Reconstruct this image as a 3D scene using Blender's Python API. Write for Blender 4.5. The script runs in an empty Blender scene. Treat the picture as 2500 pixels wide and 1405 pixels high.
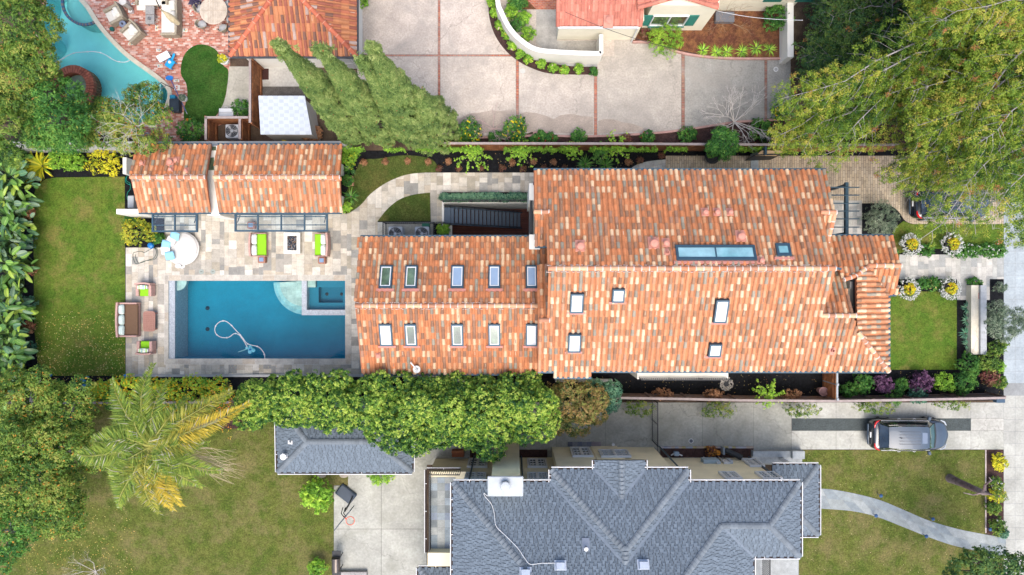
import bpy, bmesh, math, random
import numpy as np
from mathutils import Vector, Matrix
from mathutils.geometry import delaunay_2d_cdt
scene = bpy.context.scene
COL = scene.collection
R = math.radians
PI = math.pi
# ---------------------------------------------------------------- camera: a drone 40 m up, looking straight down
H = 40.0; F = 1664.0
cam = bpy.data.cameras.new("camera"); cam_o = bpy.data.objects.new("camera", cam); COL.objects.link(cam_o)
cam.sensor_width = 36.0; cam.lens = 36.0 * F / 2500.0; cam.clip_start = 0.5; cam.clip_end = 2000
cam_o.location = (0, 0, H); cam_o.rotation_euler = (0, 0, 0)
scene.camera = cam_o
# ---------------------------------------------------------------- sky and soft overcast sun
world = bpy.data.worlds.new("World"); scene.world = world; world.use_nodes = True
nt = world.node_tree; nt.nodes.clear()
sky = nt.nodes.new("ShaderNodeTexSky"); sky.sky_type = 'NISHITA'; sky.sun_disc = False
sky.sun_elevation = R(63); sky.sun_rotation = R(168); sky.air_density = 1.0; sky.dust_density = 4.0; sky.ozone_density = 1.0
bg = nt.nodes.new("ShaderNodeBackground"); bg.inputs[1].default_value = 0.15
ow = nt.nodes.new("ShaderNodeOutputWorld")
nt.links.new(sky.outputs[0], bg.inputs[0]); nt.links.new(bg.outputs[0], ow.inputs[0])
sun = bpy.data.lights.new("sun", 'SUN'); sun.energy = 1.25; sun.angle = R(46); sun.color = (1.0, 0.95, 0.88)
sun_o = bpy.data.objects.new("sun", sun); COL.objects.link(sun_o)
sun_o.rotation_euler = (R(27), 0, R(8)); sun_o.location = (0, 0, 60)
scene.view_settings.view_transform = 'Standard'; scene.view_settings.look = 'None'
scene.view_settings.exposure = 1.2; scene.view_settings.gamma = 1.0; scene.view_settings.use_curve_mapping = False
scene.render.engine = 'CYCLES'
scene.cycles.max_bounces = 6; scene.cycles.transparent_max_bounces = 12
scene.cycles.use_denoising = True

# ---------------------------------------------------------------- helpers
def W(px, py, z=0.0):
    k = (H - z) / F
    return Vector(((px - 1250) * k, (702.5 - py) * k, z))
def W2(px, py, z=0.0):
    v = W(px, py, z); return (v.x, v.y)
def PX(v):
    k = F / (H - v[2]); return (1250 + v[0] * k, 702.5 - v[1] * k)
def tag(o, label=None, cat=None, group=None, kind=None):
    if label: o['label'] = label
    if cat: o['category'] = cat
    if group: o['group'] = group
    if kind: o['kind'] = kind
    return o
def empty(name, loc, rz=0.0, label=None, cat=None, group=None):
    o = bpy.data.objects.new(name, None); COL.objects.link(o)
    o.location = loc; o.rotation_euler = (0, 0, rz); o.empty_display_size = 0.3
    return tag(o, label, cat, group)
def children(o): return list(o.children)
def dup(o, parent=None, loc=None, rz=None, label=None, s=None):
    c = o.copy(); COL.objects.link(c)
    if parent is not None: c.parent = parent
    if loc is not None: c.location = loc
    if rz is not None: c.rotation_euler = (0, 0, rz)
    if s is not None: c.scale = (s, s, s)
    if label: c['label'] = label
    for ch in list(o.children): dup(ch, c)
    return c

# ---------------------------------------------------------------- materials
MATS = {}
def mat(name, col=(0.5, 0.5, 0.5), rough=0.8, var=0.15, scale=4.0, bump=0.0, bscale=30.0, metal=0.0, attr=False,
        spec=0.3, col2=None, fine=0.0, coat=0.0, transl=0.0, k=0.74):
    """procedural: base colour (or the mesh's own painted colour) broken up by two sizes of noise, plus bump"""
    if name in MATS: return MATS[name]
    m = bpy.data.materials.new(name); m.use_nodes = True; MATS[name] = m
    n = m.node_tree.nodes; l = m.node_tree.links
    b = n["Principled BSDF"]
    b.inputs["Roughness"].default_value = rough; b.inputs["Metallic"].default_value = metal
    b.inputs["Specular IOR Level"].default_value = spec
    if coat: b.inputs["Coat Weight"].default_value = coat; b.inputs["Coat Roughness"].default_value = 0.06
    geo = n.new("ShaderNodeNewGeometry")
    if attr:
        a = n.new("ShaderNodeAttribute"); a.attribute_name = "Col"; src = a.outputs["Color"]
    else:
        rgb = n.new("ShaderNodeRGB"); rgb.outputs[0].default_value = (*col, 1); src = rgb.outputs[0]
    if col2 is not None:
        nz = n.new("ShaderNodeTexNoise"); nz.inputs["Scale"].default_value = scale * 0.35; nz.inputs["Detail"].default_value = 5
        l.new(geo.outputs["Position"], nz.inputs["Vector"])
        mr = n.new("ShaderNodeMapRange"); mr.inputs[1].default_value = 0.38; mr.inputs[2].default_value = 0.62
        l.new(nz.outputs[0], mr.inputs[0])
        mx = n.new("ShaderNodeMix"); mx.data_type = 'RGBA'; l.new(mr.outputs[0], mx.inputs[0]); l.new(src, mx.inputs[6])
        mx.inputs[7].default_value = (*col2, 1); src = mx.outputs[2]
    kk = [k]
    def vary(src, sc, amt, det):
        nz = n.new("ShaderNodeTexNoise"); nz.inputs["Scale"].default_value = sc; nz.inputs["Detail"].default_value = det
        nz.inputs["Roughness"].default_value = 0.65
        l.new(geo.outputs["Position"], nz.inputs["Vector"])
        mr = n.new("ShaderNodeMapRange"); mr.inputs[1].default_value = 0.3; mr.inputs[2].default_value = 0.7
        mr.inputs[3].default_value = (1 - amt) * kk[0]; mr.inputs[4].default_value = (1 + amt) * kk[0]; kk[0] = 1.0
        l.new(nz.outputs[0], mr.inputs[0])
        vm = n.new("ShaderNodeVectorMath"); vm.operation = 'SCALE'; l.new(src, vm.inputs[0]); l.new(mr.outputs[0], vm.inputs["Scale"])
        return vm.outputs[0]
    src = vary(src, scale, var, 6)
    if fine: src = vary(src, scale * 9, fine, 2)
    l.new(src, b.inputs["Base Color"])
    if bump:
        nz = n.new("ShaderNodeTexNoise"); nz.inputs["Scale"].default_value = bscale; nz.inputs["Detail"].default_value = 4
        l.new(geo.outputs["Position"], nz.inputs["Vector"])
        bp = n.new("ShaderNodeBump"); bp.inputs["Strength"].default_value = 1.0; bp.inputs["Distance"].default_value = bump
        l.new(nz.outputs[0], bp.inputs["Height"]); l.new(bp.outputs[0], b.inputs["Normal"])
    if transl:
        t = n.new("ShaderNodeBsdfTranslucent"); l.new(src, t.inputs[0])
        ms = n.new("ShaderNodeMixShader"); ms.inputs[0].default_value = transl
        l.new(b.outputs[0], ms.inputs[1]); l.new(t.outputs[0], ms.inputs[2])
        l.new(ms.outputs[0], n["Material Output"].inputs[0])
    return m
def glass(name, tint, ior=1.45, rough=0.02, waves=0.0):
    """clear sheet: lets light through with a tint and mirrors the sky by Fresnel"""
    if name in MATS: return MATS[name]
    m = bpy.data.materials.new(name); m.use_nodes = True; MATS[name] = m
    n = m.node_tree.nodes; l = m.node_tree.links; n.remove(n["Principled BSDF"])
    t = n.new("ShaderNodeBsdfTransparent"); t.inputs[0].default_value = (*tint, 1)
    g = n.new("ShaderNodeBsdfGlossy"); g.inputs[1].default_value = rough
    f = n.new("ShaderNodeFresnel"); f.inputs[0].default_value = ior
    ms = n.new("ShaderNodeMixShader"); l.new(f.outputs[0], ms.inputs[0]); l.new(t.outputs[0], ms.inputs[1]); l.new(g.outputs[0], ms.inputs[2])
    if waves:
        geo = n.new("ShaderNodeNewGeometry"); nz = n.new("ShaderNodeTexNoise"); nz.inputs["Scale"].default_value = 2.2
        l.new(geo.outputs["Position"], nz.inputs["Vector"])
        bp = n.new("ShaderNodeBump"); bp.inputs["Distance"].default_value = waves; l.new(nz.outputs[0], bp.inputs["Height"])
        l.new(bp.outputs[0], g.inputs["Normal"]); l.new(bp.outputs[0], f.inputs["Normal"])
    l.new(ms.outputs[0], n["Material Output"].inputs[0])
    return m
def mirror_glass(name, col, rough=0.04):
    if name in MATS: return MATS[name]
    m = mat(name, col, rough, 0.0, metal=0.0, spec=1.0)
    b = m.node_tree.nodes["Principled BSDF"]; b.inputs["IOR"].default_value = 2.6
    return m

# ---------------------------------------------------------------- mesh builder
class MB:
    def __init__(s): s.v = []; s.f = []; s.c = []; s.M = Matrix.Identity(4); s.col = (0.5, 0.5, 0.5)
    def add(s, vs, fs, col=None):
        o = len(s.v); M = s.M
        s.v += [tuple(M @ Vector(v)) for v in vs]
        c = col or s.col
        for f in fs: s.f.append(tuple(i + o for i in f)); s.c.append(c)
        return s
    def at(s, x=0, y=0, z=0, rz=0, rx=0, ry=0):
        s.M = Matrix.Translation((x, y, z)) @ Matrix.Rotation(rz, 4, 'Z') @ Matrix.Rotation(ry, 4, 'Y') @ Matrix.Rotation(rx, 4, 'X'); return s
    def box(s, x0, y0, z0, x1, y1, z1, col=None, bev=0.0):
        if bev:
            b = bev; xs = [(x0 + b, y0), (x1 - b, y0), (x1, y0 + b), (x1, y1 - b), (x1 - b, y1), (x0 + b, y1), (x0, y1 - b), (x0, y0 + b)]
            cx, cy = (x0 + x1) / 2, (y0 + y1) / 2
            def ins(d): return [(x + (d if x < cx else -d), y + (d if y < cy else -d)) for x, y in xs]
            vs = [(x, y, z0) for x, y in xs] + [(x, y, z1 - b) for x, y in xs] + [(x, y, z1) for x, y in ins(b)]
            fs = [tuple(range(16, 24)), tuple(range(7, -1, -1))]
            for k in (0, 8): fs += [(k + i, k + (i + 1) % 8, k + 8 + (i + 1) % 8, k + 8 + i) for i in range(8)]
            return s.add(vs, fs, col)
        return s.add([(x0, y0, z0), (x1, y0, z0), (x1, y1, z0), (x0, y1, z0), (x0, y0, z1), (x1, y0, z1), (x1, y1, z1), (x0, y1, z1)],
                     [(3, 2, 1, 0), (4, 5, 6, 7), (0, 1, 5, 4), (1, 2, 6, 5), (2, 3, 7, 6), (3, 0, 4, 7)], col)
    def prism(s, pts, z0, z1, col=None, ztop=None):
        n = len(pts); a = sum(pts[i][0] * pts[(i + 1) % n][1] - pts[(i + 1) % n][0] * pts[i][1] for i in range(n))
        if a < 0: pts = pts[::-1]
        if ztop is None: top = [(p[0], p[1], z1) for p in pts]
        else: top = [(p[0], p[1], ztop(p[0], p[1])) for p in pts]
        vs = [(p[0], p[1], z0) for p in pts] + top
        return s.add(vs, [tuple(range(n - 1, -1, -1)), tuple(range(n, 2 * n))] + [(i, (i + 1) % n, n + (i + 1) % n, n + i) for i in range(n)], col)
    def lathe(s, prof, x=0, y=0, z=0, seg=16, col=None, sx=1, sy=1):
        vs = []; fs = []
        for r, h in prof:
            for k in range(seg):
                a = 2 * PI * k / seg; vs.append((x + r * sx * math.cos(a), y + r * sy * math.sin(a), z + h))
        for j in range(len(prof) - 1):
            for k in range(seg):
                k2 = (k + 1) % seg; fs.append((j * seg + k, j * seg + k2, (j + 1) * seg + k2, (j + 1) * seg + k))
        m = (len(prof) - 1) * seg
        fs.append(tuple(range(m, m + seg))); fs.append(tuple(range(seg - 1, -1, -1)))
        return s.add(vs, fs, col)
    def tube(s, pts, r, seg=6, col=None):
        pts = [Vector(p) for p in pts]; n = len(pts); rs = r if isinstance(r, (list, tuple)) else [r] * n
        vs = []; fs = []
        up = Vector((0, 0, 1))
        for i, p in enumerate(pts):
            d = (pts[min(i + 1, n - 1)] - pts[max(i - 1, 0)])
            if d.length < 1e-6: d = Vector((0, 0, 1))
            d.normalize(); ref = up if abs(d.z) < 0.95 else Vector((1, 0, 0))
            a = d.cross(ref).normalized(); b = d.cross(a)
            for k in range(seg):
                t = 2 * PI * k / seg; vs.append(tuple(p + (a * math.cos(t) + b * math.sin(t)) * rs[i]))
        for i in range(n - 1):
            for k in range(seg):
                k2 = (k + 1) % seg; fs.append((i * seg + k, (i + 1) * seg + k, (i + 1) * seg + k2, i * seg + k2))
        fs.append(tuple(range(seg))); fs.append(tuple((n - 1) * seg + k for k in range(seg - 1, -1, -1)))
        return s.add(vs, fs, col)
    def bar(s, p, q, w, h, col=None):
        p = Vector(p); q = Vector(q); d = (q - p).normalized(); ref = Vector((0, 0, 1)) if abs(d.z) < 0.98 else Vector((1, 0, 0))
        a = d.cross(ref).normalized() * (w / 2); b = a.cross(d).normalized() * (h / 2)
        vs = [tuple(x + y) for x in (p, q) for y in (-a - b, a - b, a + b, -a + b)]
        return s.add(vs, [(0, 1, 2, 3), (7, 6, 5, 4), (0, 4, 5, 1), (1, 5, 6, 2), (2, 6, 7, 3), (3, 7, 4, 0)], col)
    def cushion(s, x0, y0, z0, x1, y1, z1, col=None, n=8, puff=0.35):
        """soft pillow: rounded corners, swollen middle"""
        vs = []; fs = []; cx, cy, hx, hy = (x0 + x1) / 2, (y0 + y1) / 2, (x1 - x0) / 2, (y1 - y0) / 2; zm = (z0 + z1) / 2; hz = (z1 - z0) / 2
        for side in (1, -1):
            for i in range(n + 1):
                for j in range(n + 1):
                    a, b = -1 + 2 * i / n, -1 + 2 * j / n
                    e = max(0.0, (1 - a ** 4) * (1 - b ** 4)) ** puff
                    k = 1 - 0.06 * (a * a * b * b)
                    vs.append((cx + a * hx * k, cy + b * hy * k, zm + side * hz * e))
        m = (n + 1) ** 2
        for i in range(n):
            for j in range(n):
                q = i * (n + 1) + j; fs.append((q, q + n + 1, q + n + 2, q + 1)); fs.append((m + q, m + q + 1, m + q + n + 2, m + q + n + 1))
        return s.add(vs, fs, col)
    def build(s, name, material, parent=None, smooth=False, local=None):
        me = bpy.data.meshes.new(name); me.from_pydata(s.v, [], s.f)
        me.validate(verbose=False)
        ca = me.color_attributes.new("Col", 'FLOAT_COLOR', 'CORNER')
        if len(me.polygons) == len(s.f):
            arr = np.ones((len(me.loops), 4), dtype=np.float32)
            cnt = np.array([len(f) for f in s.f]); cc = np.array([c[:3] for c in s.c], dtype=np.float32)
            arr[:, :3] = np.repeat(cc, cnt, axis=0)
            ca.data.foreach_set("color", arr.ravel())
        if smooth: me.polygons.foreach_set("use_smooth", [True] * len(me.polygons))
        me.materials.append(material)
        o = bpy.data.objects.new(name, me); COL.objects.link(o)
        if parent is not None: o.parent = parent
        return o
def thing(name, mb, material, label, cat, group=None, loc=None, smooth=False):
    """single-mesh thing"""
    o = mb.build(name, material, None, smooth)
    if loc is not None: o.location = loc
    return tag(o, label, cat, group)

def soft_bevel(o, w=0.02, seg=2):
    m = o.modifiers.new("bevel", 'BEVEL'); m.width = w; m.segments = seg; m.limit_method = 'ANGLE'; m.angle_limit = R(40); return o

def catmull(pts, n=6, closed=False):
    P = [Vector(p) if len(p) == 3 else Vector((p[0], p[1], 0)) for p in pts]; out = []; N = len(P)
    rng = range(N) if closed else range(N - 1)
    for i in rng:
        if closed: a, b, c, d = P[(i - 1) % N], P[i], P[(i + 1) % N], P[(i + 2) % N]
        else: a, b, c, d = P[max(i - 1, 0)], P[i], P[i + 1], P[min(i + 2, N - 1)]
        for k in range(n):
            t = k / n
            out.append(0.5 * ((2 * b) + (c - a) * t + (2 * a - 5 * b + 4 * c - d) * t * t + (3 * b - a - 3 * c + d) * t ** 3))
    if not closed: out.append(P[-1])
    return out
def cpx(pts, n=6, closed=False):
    return [(v.x, v.y) for v in catmull(pts, n, closed)]
def circ(cx, cy, r, n=32, a0=0, a1=360, ry=None):
    ry = ry or r; full = abs(a1 - a0) >= 360
    return [(cx + r * math.cos(R(a0 + (a1 - a0) * k / (n if full else n - 1))), cy + ry * math.sin(R(a0 + (a1 - a0) * k / (n if full else n - 1)))) for k in range(n)]
def wpts(pts, z=0.0): return [W2(p[0], p[1], z) for p in pts]

def sheet(name, outline, z, material, holes=(), cells=None, joint=(0.3, 0.3, 0.3), kind='structure', label=None, zskirt=None, parent=None):
    """flat sheet clipped to an outline (world XY), with holes; cells = [(polygon, colour)] laid inside it with joints"""
    verts = []; edges = []; faces = []; tags = []
    def addf(poly, t):
        n = len(poly)
        if sum(poly[i][0] * poly[(i + 1) % n][1] - poly[(i + 1) % n][0] * poly[i][1] for i in range(n)) < 0: poly = poly[::-1]
        b = len(verts); verts.extend(Vector((p[0], p[1])) for p in poly); faces.append(list(range(b, b + len(poly)))); tags.append(t)
    addf(outline, 'O')
    for h in holes: addf(h, 'H')
    for poly, c in (cells or ()): addf(poly, c)
    vo, eo, fo, ov, oe, of = delaunay_2d_cdt(verts, [], faces, 0, 1e-5)
    mb = MB(); mb.v = [(v.x, v.y, z) for v in vo]
    for f, orig in zip(fo, of):
        ts = [tags[i] for i in orig]
        if 'O' not in ts or 'H' in ts: continue
        c = next((t for t in ts if not isinstance(t, str)), joint)
        mb.f.append(tuple(f)); mb.c.append(c)
    me_o = mb.build(name, material, parent)
    if kind and parent is None: me_o['kind'] = kind
    if label: me_o['label'] = label
    return me_o
rnd = random.Random(7)
# ---------------------------------------------------------------- ground materials
m_soil = mat("soil", (0.085, 0.055, 0.04), 0.95, 0.35, 2.5, 0.03, 25, fine=0.35, col2=(0.12, 0.085, 0.055))
m_mulch = mat("black_mulch", (0.014, 0.015, 0.018), 0.95, 0.5, 6, 0.06, 45, fine=0.9, spec=0.15)
m_bark = mat("bark_mulch", (0.27, 0.12, 0.05), 0.95, 0.4, 5, 0.06, 40, fine=0.6, col2=(0.16, 0.06, 0.035))
m_dirt = mat("brown_mulch", (0.075, 0.04, 0.035), 0.95, 0.4, 5, 0.05, 40, fine=0.7)
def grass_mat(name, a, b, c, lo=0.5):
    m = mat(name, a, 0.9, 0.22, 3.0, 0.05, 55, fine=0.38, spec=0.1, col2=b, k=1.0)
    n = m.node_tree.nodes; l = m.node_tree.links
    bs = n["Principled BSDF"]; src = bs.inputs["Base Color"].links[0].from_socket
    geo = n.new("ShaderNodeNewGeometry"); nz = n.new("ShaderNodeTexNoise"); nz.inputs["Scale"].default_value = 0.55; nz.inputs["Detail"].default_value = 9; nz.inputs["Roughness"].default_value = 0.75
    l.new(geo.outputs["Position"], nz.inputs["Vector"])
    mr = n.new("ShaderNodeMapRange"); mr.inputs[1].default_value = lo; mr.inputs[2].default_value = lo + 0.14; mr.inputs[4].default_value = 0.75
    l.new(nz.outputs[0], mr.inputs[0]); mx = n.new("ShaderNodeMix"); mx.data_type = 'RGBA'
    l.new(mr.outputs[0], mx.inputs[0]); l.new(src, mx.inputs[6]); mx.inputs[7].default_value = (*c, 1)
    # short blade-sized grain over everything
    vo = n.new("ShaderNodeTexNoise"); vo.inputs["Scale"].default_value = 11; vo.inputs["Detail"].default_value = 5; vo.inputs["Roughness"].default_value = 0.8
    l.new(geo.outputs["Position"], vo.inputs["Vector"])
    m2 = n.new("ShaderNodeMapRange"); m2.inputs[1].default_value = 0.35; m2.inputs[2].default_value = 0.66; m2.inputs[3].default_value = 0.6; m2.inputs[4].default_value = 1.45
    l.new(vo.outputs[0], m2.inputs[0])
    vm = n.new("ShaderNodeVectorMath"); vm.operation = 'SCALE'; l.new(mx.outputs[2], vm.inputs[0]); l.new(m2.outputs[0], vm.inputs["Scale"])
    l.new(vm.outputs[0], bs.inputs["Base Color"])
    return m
m_grass = grass_mat("lawn_grass", (0.07, 0.135, 0.016), (0.105, 0.15, 0.022), (0.19, 0.16, 0.05))
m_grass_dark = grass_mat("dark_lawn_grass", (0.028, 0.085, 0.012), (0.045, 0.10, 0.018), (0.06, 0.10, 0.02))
m_grass_dry = grass_mat("dry_lawn_grass", (0.075, 0.105, 0.018), (0.115, 0.125, 0.03), (0.18, 0.15, 0.065), 0.475)
m_ground_cover = grass_mat("coarse_turf", (0.055, 0.085, 0.018), (0.08, 0.10, 0.025), (0.11, 0.10, 0.03))
m_pave = mat("paving_stone", attr=True, rough=0.75, var=0.2, scale=2.6, bump=0.006, bscale=25, fine=0.12)
m_conc = mat("concrete", attr=True, rough=0.85, var=0.2, scale=0.9, bump=0.006, bscale=40, fine=0.10)
m_plain = mat("painted", attr=True, rough=0.6, var=0.05, scale=3)
def concrete_stains(m, dark, s=0.35, lo=0.5, hi=0.7, amt=0.6):
    n = m.node_tree.nodes; l = m.node_tree.links; bs = n["Principled BSDF"]; src = bs.inputs["Base Color"].links[0].from_socket
    geo = n.new("ShaderNodeNewGeometry"); nz = n.new("ShaderNodeTexNoise"); nz.inputs["Scale"].default_value = s; nz.inputs["Detail"].default_value = 10; nz.inputs["Roughness"].default_value = 0.68
    nz.inputs["Distortion"].default_value = 0.6
    l.new(geo.outputs["Position"], nz.inputs["Vector"]); mr = n.new("ShaderNodeMapRange"); mr.inputs[1].default_value = lo; mr.inputs[2].default_value = hi; mr.inputs[4].default_value = amt
    l.new(nz.outputs[0], mr.inputs[0]); mx = n.new("ShaderNodeMix"); mx.data_type = 'RGBA'; l.new(mr.outputs[0], mx.inputs[0]); l.new(src, mx.inputs[6]); mx.inputs[7].default_value = (*dark, 1)
    # hairline cracks
    vo = n.new("ShaderNodeTexVoronoi"); vo.feature = 'DISTANCE_TO_EDGE'; vo.inputs["Scale"].default_value = 0.17
    nz2 = n.new("ShaderNodeTexNoise"); nz2.inputs["Scale"].default_value = 1.3; nz2.inputs["Detail"].default_value = 6
    l.new(geo.outputs["Position"], nz2.inputs["Vector"]); ad = n.new("ShaderNodeVectorMath"); ad.operation = 'ADD'
    sc = n.new("ShaderNodeVectorMath"); sc.operation = 'SCALE'; sc.inputs["Scale"].default_value = 1.4; l.new(nz2.outputs[1], sc.inputs[0])
    l.new(geo.outputs["Position"], ad.inputs[0]); l.new(sc.outputs[0], ad.inputs[1]); l.new(ad.outputs[0], vo.inputs["Vector"])
    cr = n.new("ShaderNodeMapRange"); cr.inputs[1].default_value = 0.0; cr.inputs[2].default_value = 0.006; cr.inputs[3].default_value = 0.4; cr.inputs[4].default_value = 0.0
    l.new(vo.outputs["Distance"], cr.inputs[0]); m3 = n.new("ShaderNodeMix"); m3.data_type = 'RGBA'; l.new(cr.outputs[0], m3.inputs[0]); l.new(mx.outputs[2], m3.inputs[6]); m3.inputs[7].default_value = (0.1, 0.09, 0.08, 1)
    l.new(m3.outputs[2], bs.inputs["Base Color"]); return m
m_conc_old = concrete_stains(mat("aged_concrete", attr=True, rough=0.9, var=0.16, scale=1.1, bump=0.01, bscale=45, fine=0.16), (0.26, 0.24, 0.215), 0.45, 0.47, 0.68, 0.7)
m_conc_south = concrete_stains(mat("weathered_concrete", attr=True, rough=0.9, var=0.2, scale=0.8, bump=0.006, bscale=40, fine=0.12), (0.20, 0.20, 0.16), 0.45)

# ---------------------------------------------------------------- paving cell generators (world metres)
def ashlar(x0, y0, x1, y1, cols, rng, wmin=0.26, wmax=0.47, lmin=0.3, lmax=0.75, g=0.006, vertical=True):
    out = []
    a0, a1, b0, b1 = (x0, x1, y0, y1) if vertical else (y0, y1, x0, x1)
    u = a0
    while u < a1:
        w = rng.choice([wmin, (wmin + wmax) / 2, wmax]); v = b0 - rng.random() * lmax
        while v < b1:
            L = rng.choice([lmin, lmax * 0.6, lmax, (lmin + lmax) / 2]); c = rng.choice(cols); k = rng.uniform(0.9, 1.1)
            c = (c[0] * k, c[1] * k, c[2] * k)
            if vertical: q = [(u + g, v + g), (u + w - g, v + g), (u + w - g, v + L - g), (u + g, v + L - g)]
            else: q = [(v + g, u + g), (v + L - g, u + g), (v + L - g, u + w - g), (v + g, u + w - g)]
            out.append((q, c)); v += L
        u += w
    return out
def bond(x0, y0, x1, y1, bw, bl, cols, rng, g=0.006, vertical=False, jit=0.1):
    out = []; a0, a1, b0, b1 = (x0, x1, y0, y1) if vertical else (y0, y1, x0, x1)
    n = 0; u = a0
    while u < a1:
        v = b0 - (bl / 2 if n % 2 else 0)
        while v < b1:
            c = rng.choice(cols); k = rng.uniform(1 - jit, 1 + jit); c = tuple(min(1, t * k) for t in c)
            if vertical: q = [(u + g, v + g), (u + bw - g, v + g), (u + bw - g, v + bl - g), (u + g, v + bl - g)]
            else: q = [(v + g, u + g), (v + bl - g, u + g), (v + bl - g, u + bw - g), (v + g, u + bw - g)]
            out.append((q, c)); v += bl
        u += bw; n += 1
    return out
def rect(x0, y0, x1, y1, z=0.0):
    a = W2(x0, y0, z); b = W2(x1, y1, z); return [(a[0], b[1]), (b[0], b[1]), (b[0], a[1]), (a[0], a[1])]
def slabs(xs, ys, col, rng, g=0.008, jit=0.05):
    out = []
    for i in range(len(xs) - 1):
        for j in range(len(ys) - 1):
            a = W2(xs[i], ys[j + 1]); b = W2(xs[i + 1], ys[j]); k = rng.uniform(1 - jit, 1 + jit)
            out.append(([(a[0] + g, a[1] + g), (b[0] - g, a[1] + g), (b[0] - g, b[1] - g), (a[0] + g, b[1] - g)], tuple(t * k for t in col)))
    return out
def bbox(poly): xs = [p[0] for p in poly]; ys = [p[1] for p in poly]; return min(xs), min(ys), max(xs), max(ys)

# ---------------------------------------------------------------- outlines (photo pixels at ground level)
POOL = [(412, 686), (843, 686), (843, 876), (412, 876)]
PIT = [(1084, 497), (1294, 497), (1294, 612), (1084, 612)]
s_ = 3.904
NP = [(470, -60), (440, 60), (395, 180), (402, 262), (440, 310), (486, 358), (497, 405), (478, 455), (386, 548), (440, 640), (500, 715), (560, 800),
      (640, 900), (760, 1000), (900, 1090), (1060, 1150), (1250, 1180), (1420, 1150), (1540, 1070), (1590, 970), (1602, 890), (1570, 830), (1500, 765), (1400, 690),
      (1290, 612), (1180, 525), (1060, 405), (960, 290), (895, 200), (830, 95), (745, -10), (730, -60)]
NPOOL = cpx([(x / s_, y / s_) for x, y in NP], 4, True)
holes = [wpts(POOL), wpts(PIT), wpts(NPOOL)]
big = [(-260, -260), (260, -260), (260, 260), (-260, 260)]
sheet("ground", big, 0.0, m_soil, holes)
# mulched garden beds of the middle property
bed = [(-40, 368), (2450, 368), (2450, 978), (-40, 978)]
sheet("garden_bed", wpts(bed), 0.004, m_mulch, [wpts(POOL), wpts(PIT)])
# ---- lawns
lawn_w = [(82, 480), (90, 455), (112, 438), (140, 434), (305, 432), (307, 918), (110, 918), (92, 880), (84, 800)]
sheet("lawn", wpts(lawn_w), 0.03, m_grass)
lawn_n = cpx([(868, 420), (885, 392), (925, 388), (985, 380), (1045, 386), (1066, 402), (1068, 420), (1035, 422), (990, 428), (945, 446), (905, 474), (880, 502), (845, 523), (838, 500), (850, 460)], 4, True)
sheet("lawn", wpts(lawn_n), 0.03, m_ground_cover)
lawn_i = cpx([(922, 541), (945, 512), (975, 488), (1010, 476), (1050, 471)], 5) + [(1052, 541)]
sheet("lawn", wpts(lawn_i), 0.03, m_ground_cover)
sheet("lawn", wpts([(2168, 712), (2335, 712), (2335, 903), (2168, 903)]), 0.03, m_grass)
sheet("lawn", wpts([(2170, 620), (2180, 560), (2205, 540), (2225, 548), (2450, 548), (2450, 608), (2240, 608), (2190, 620)]), 0.03, m_grass)
sheet("lawn", wpts([(-60, 985), (850, 985), (850, 1185), (815, 1185), (815, 1480), (-60, 1480)]), 0.02, m_grass_dry)
sheet("lawn", wpts([(1950, 1099), (2406, 1099), (2406, 1330), (2450, 1345), (2450, 1480), (1950, 1480)]), 0.02, m_grass_dry)
lawn_p = cpx([(442, 180), (448, 140), (470, 115), (500, 110), (530, 125), (545, 160), (558, 175), (552, 230), (540, 265), (510, 300), (470, 300), (450, 290), (452, 260), (458, 235), (455, 205)], 4, True)
# ---- middle patio, one sheet of random ashlar stone with pool and pit cut out
stone = [(t[0] * 1.08, t[1] * 1.07, t[2] * 1.03) for t in [(0.50, 0.45, 0.38), (0.44, 0.41, 0.36), (0.56, 0.51, 0.44), (0.36, 0.34, 0.31), (0.62, 0.57, 0.50), (0.48, 0.42, 0.34), (0.30, 0.295, 0.28), (0.52, 0.485, 0.43), (0.66, 0.62, 0.56), (0.42, 0.38, 0.31)]]
outer = cpx([(838, 522), (868, 508), (900, 478), (945, 444), (990, 427), (1040, 422)], 5)
inner = cpx([(1050, 471), (1010, 476), (975, 488), (945, 512), (922, 541)], 5)
patio = [(307, 605), (402, 605), (402, 500), (838, 500)] + outer + [(1310, 422), (1310, 470), (1082, 470), (1082, 546), (1052, 546)] + inner + [(922, 580), (1000, 600), (1000, 918), (307, 918)]
hole_pool = [(402, 672), (857, 672), (857, 890), (402, 890)]
pc = wpts(patio); bb = bbox(pc)
sheet("patio_paving", pc, 0.012, m_pave, [wpts(hole_pool)], ashlar(*bb, stone, rnd), (0.33, 0.31, 0.28))
# front path and its spur
fp = wpts([(2195, 622), (2450, 622), (2450, 682), (2416, 682), (2416, 733), (2336, 733), (2336, 682), (2195, 682)])
gstone = [(0.46, 0.46, 0.43), (0.40, 0.40, 0.38), (0.52, 0.50, 0.46), (0.36, 0.37, 0.36), (0.56, 0.54, 0.50), (0.44, 0.43, 0.39)]
sheet("front_path", fp, 0.014, m_pave, [], ashlar(*bbox(fp), gstone, rnd), (0.34, 0.33, 0.31))
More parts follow.
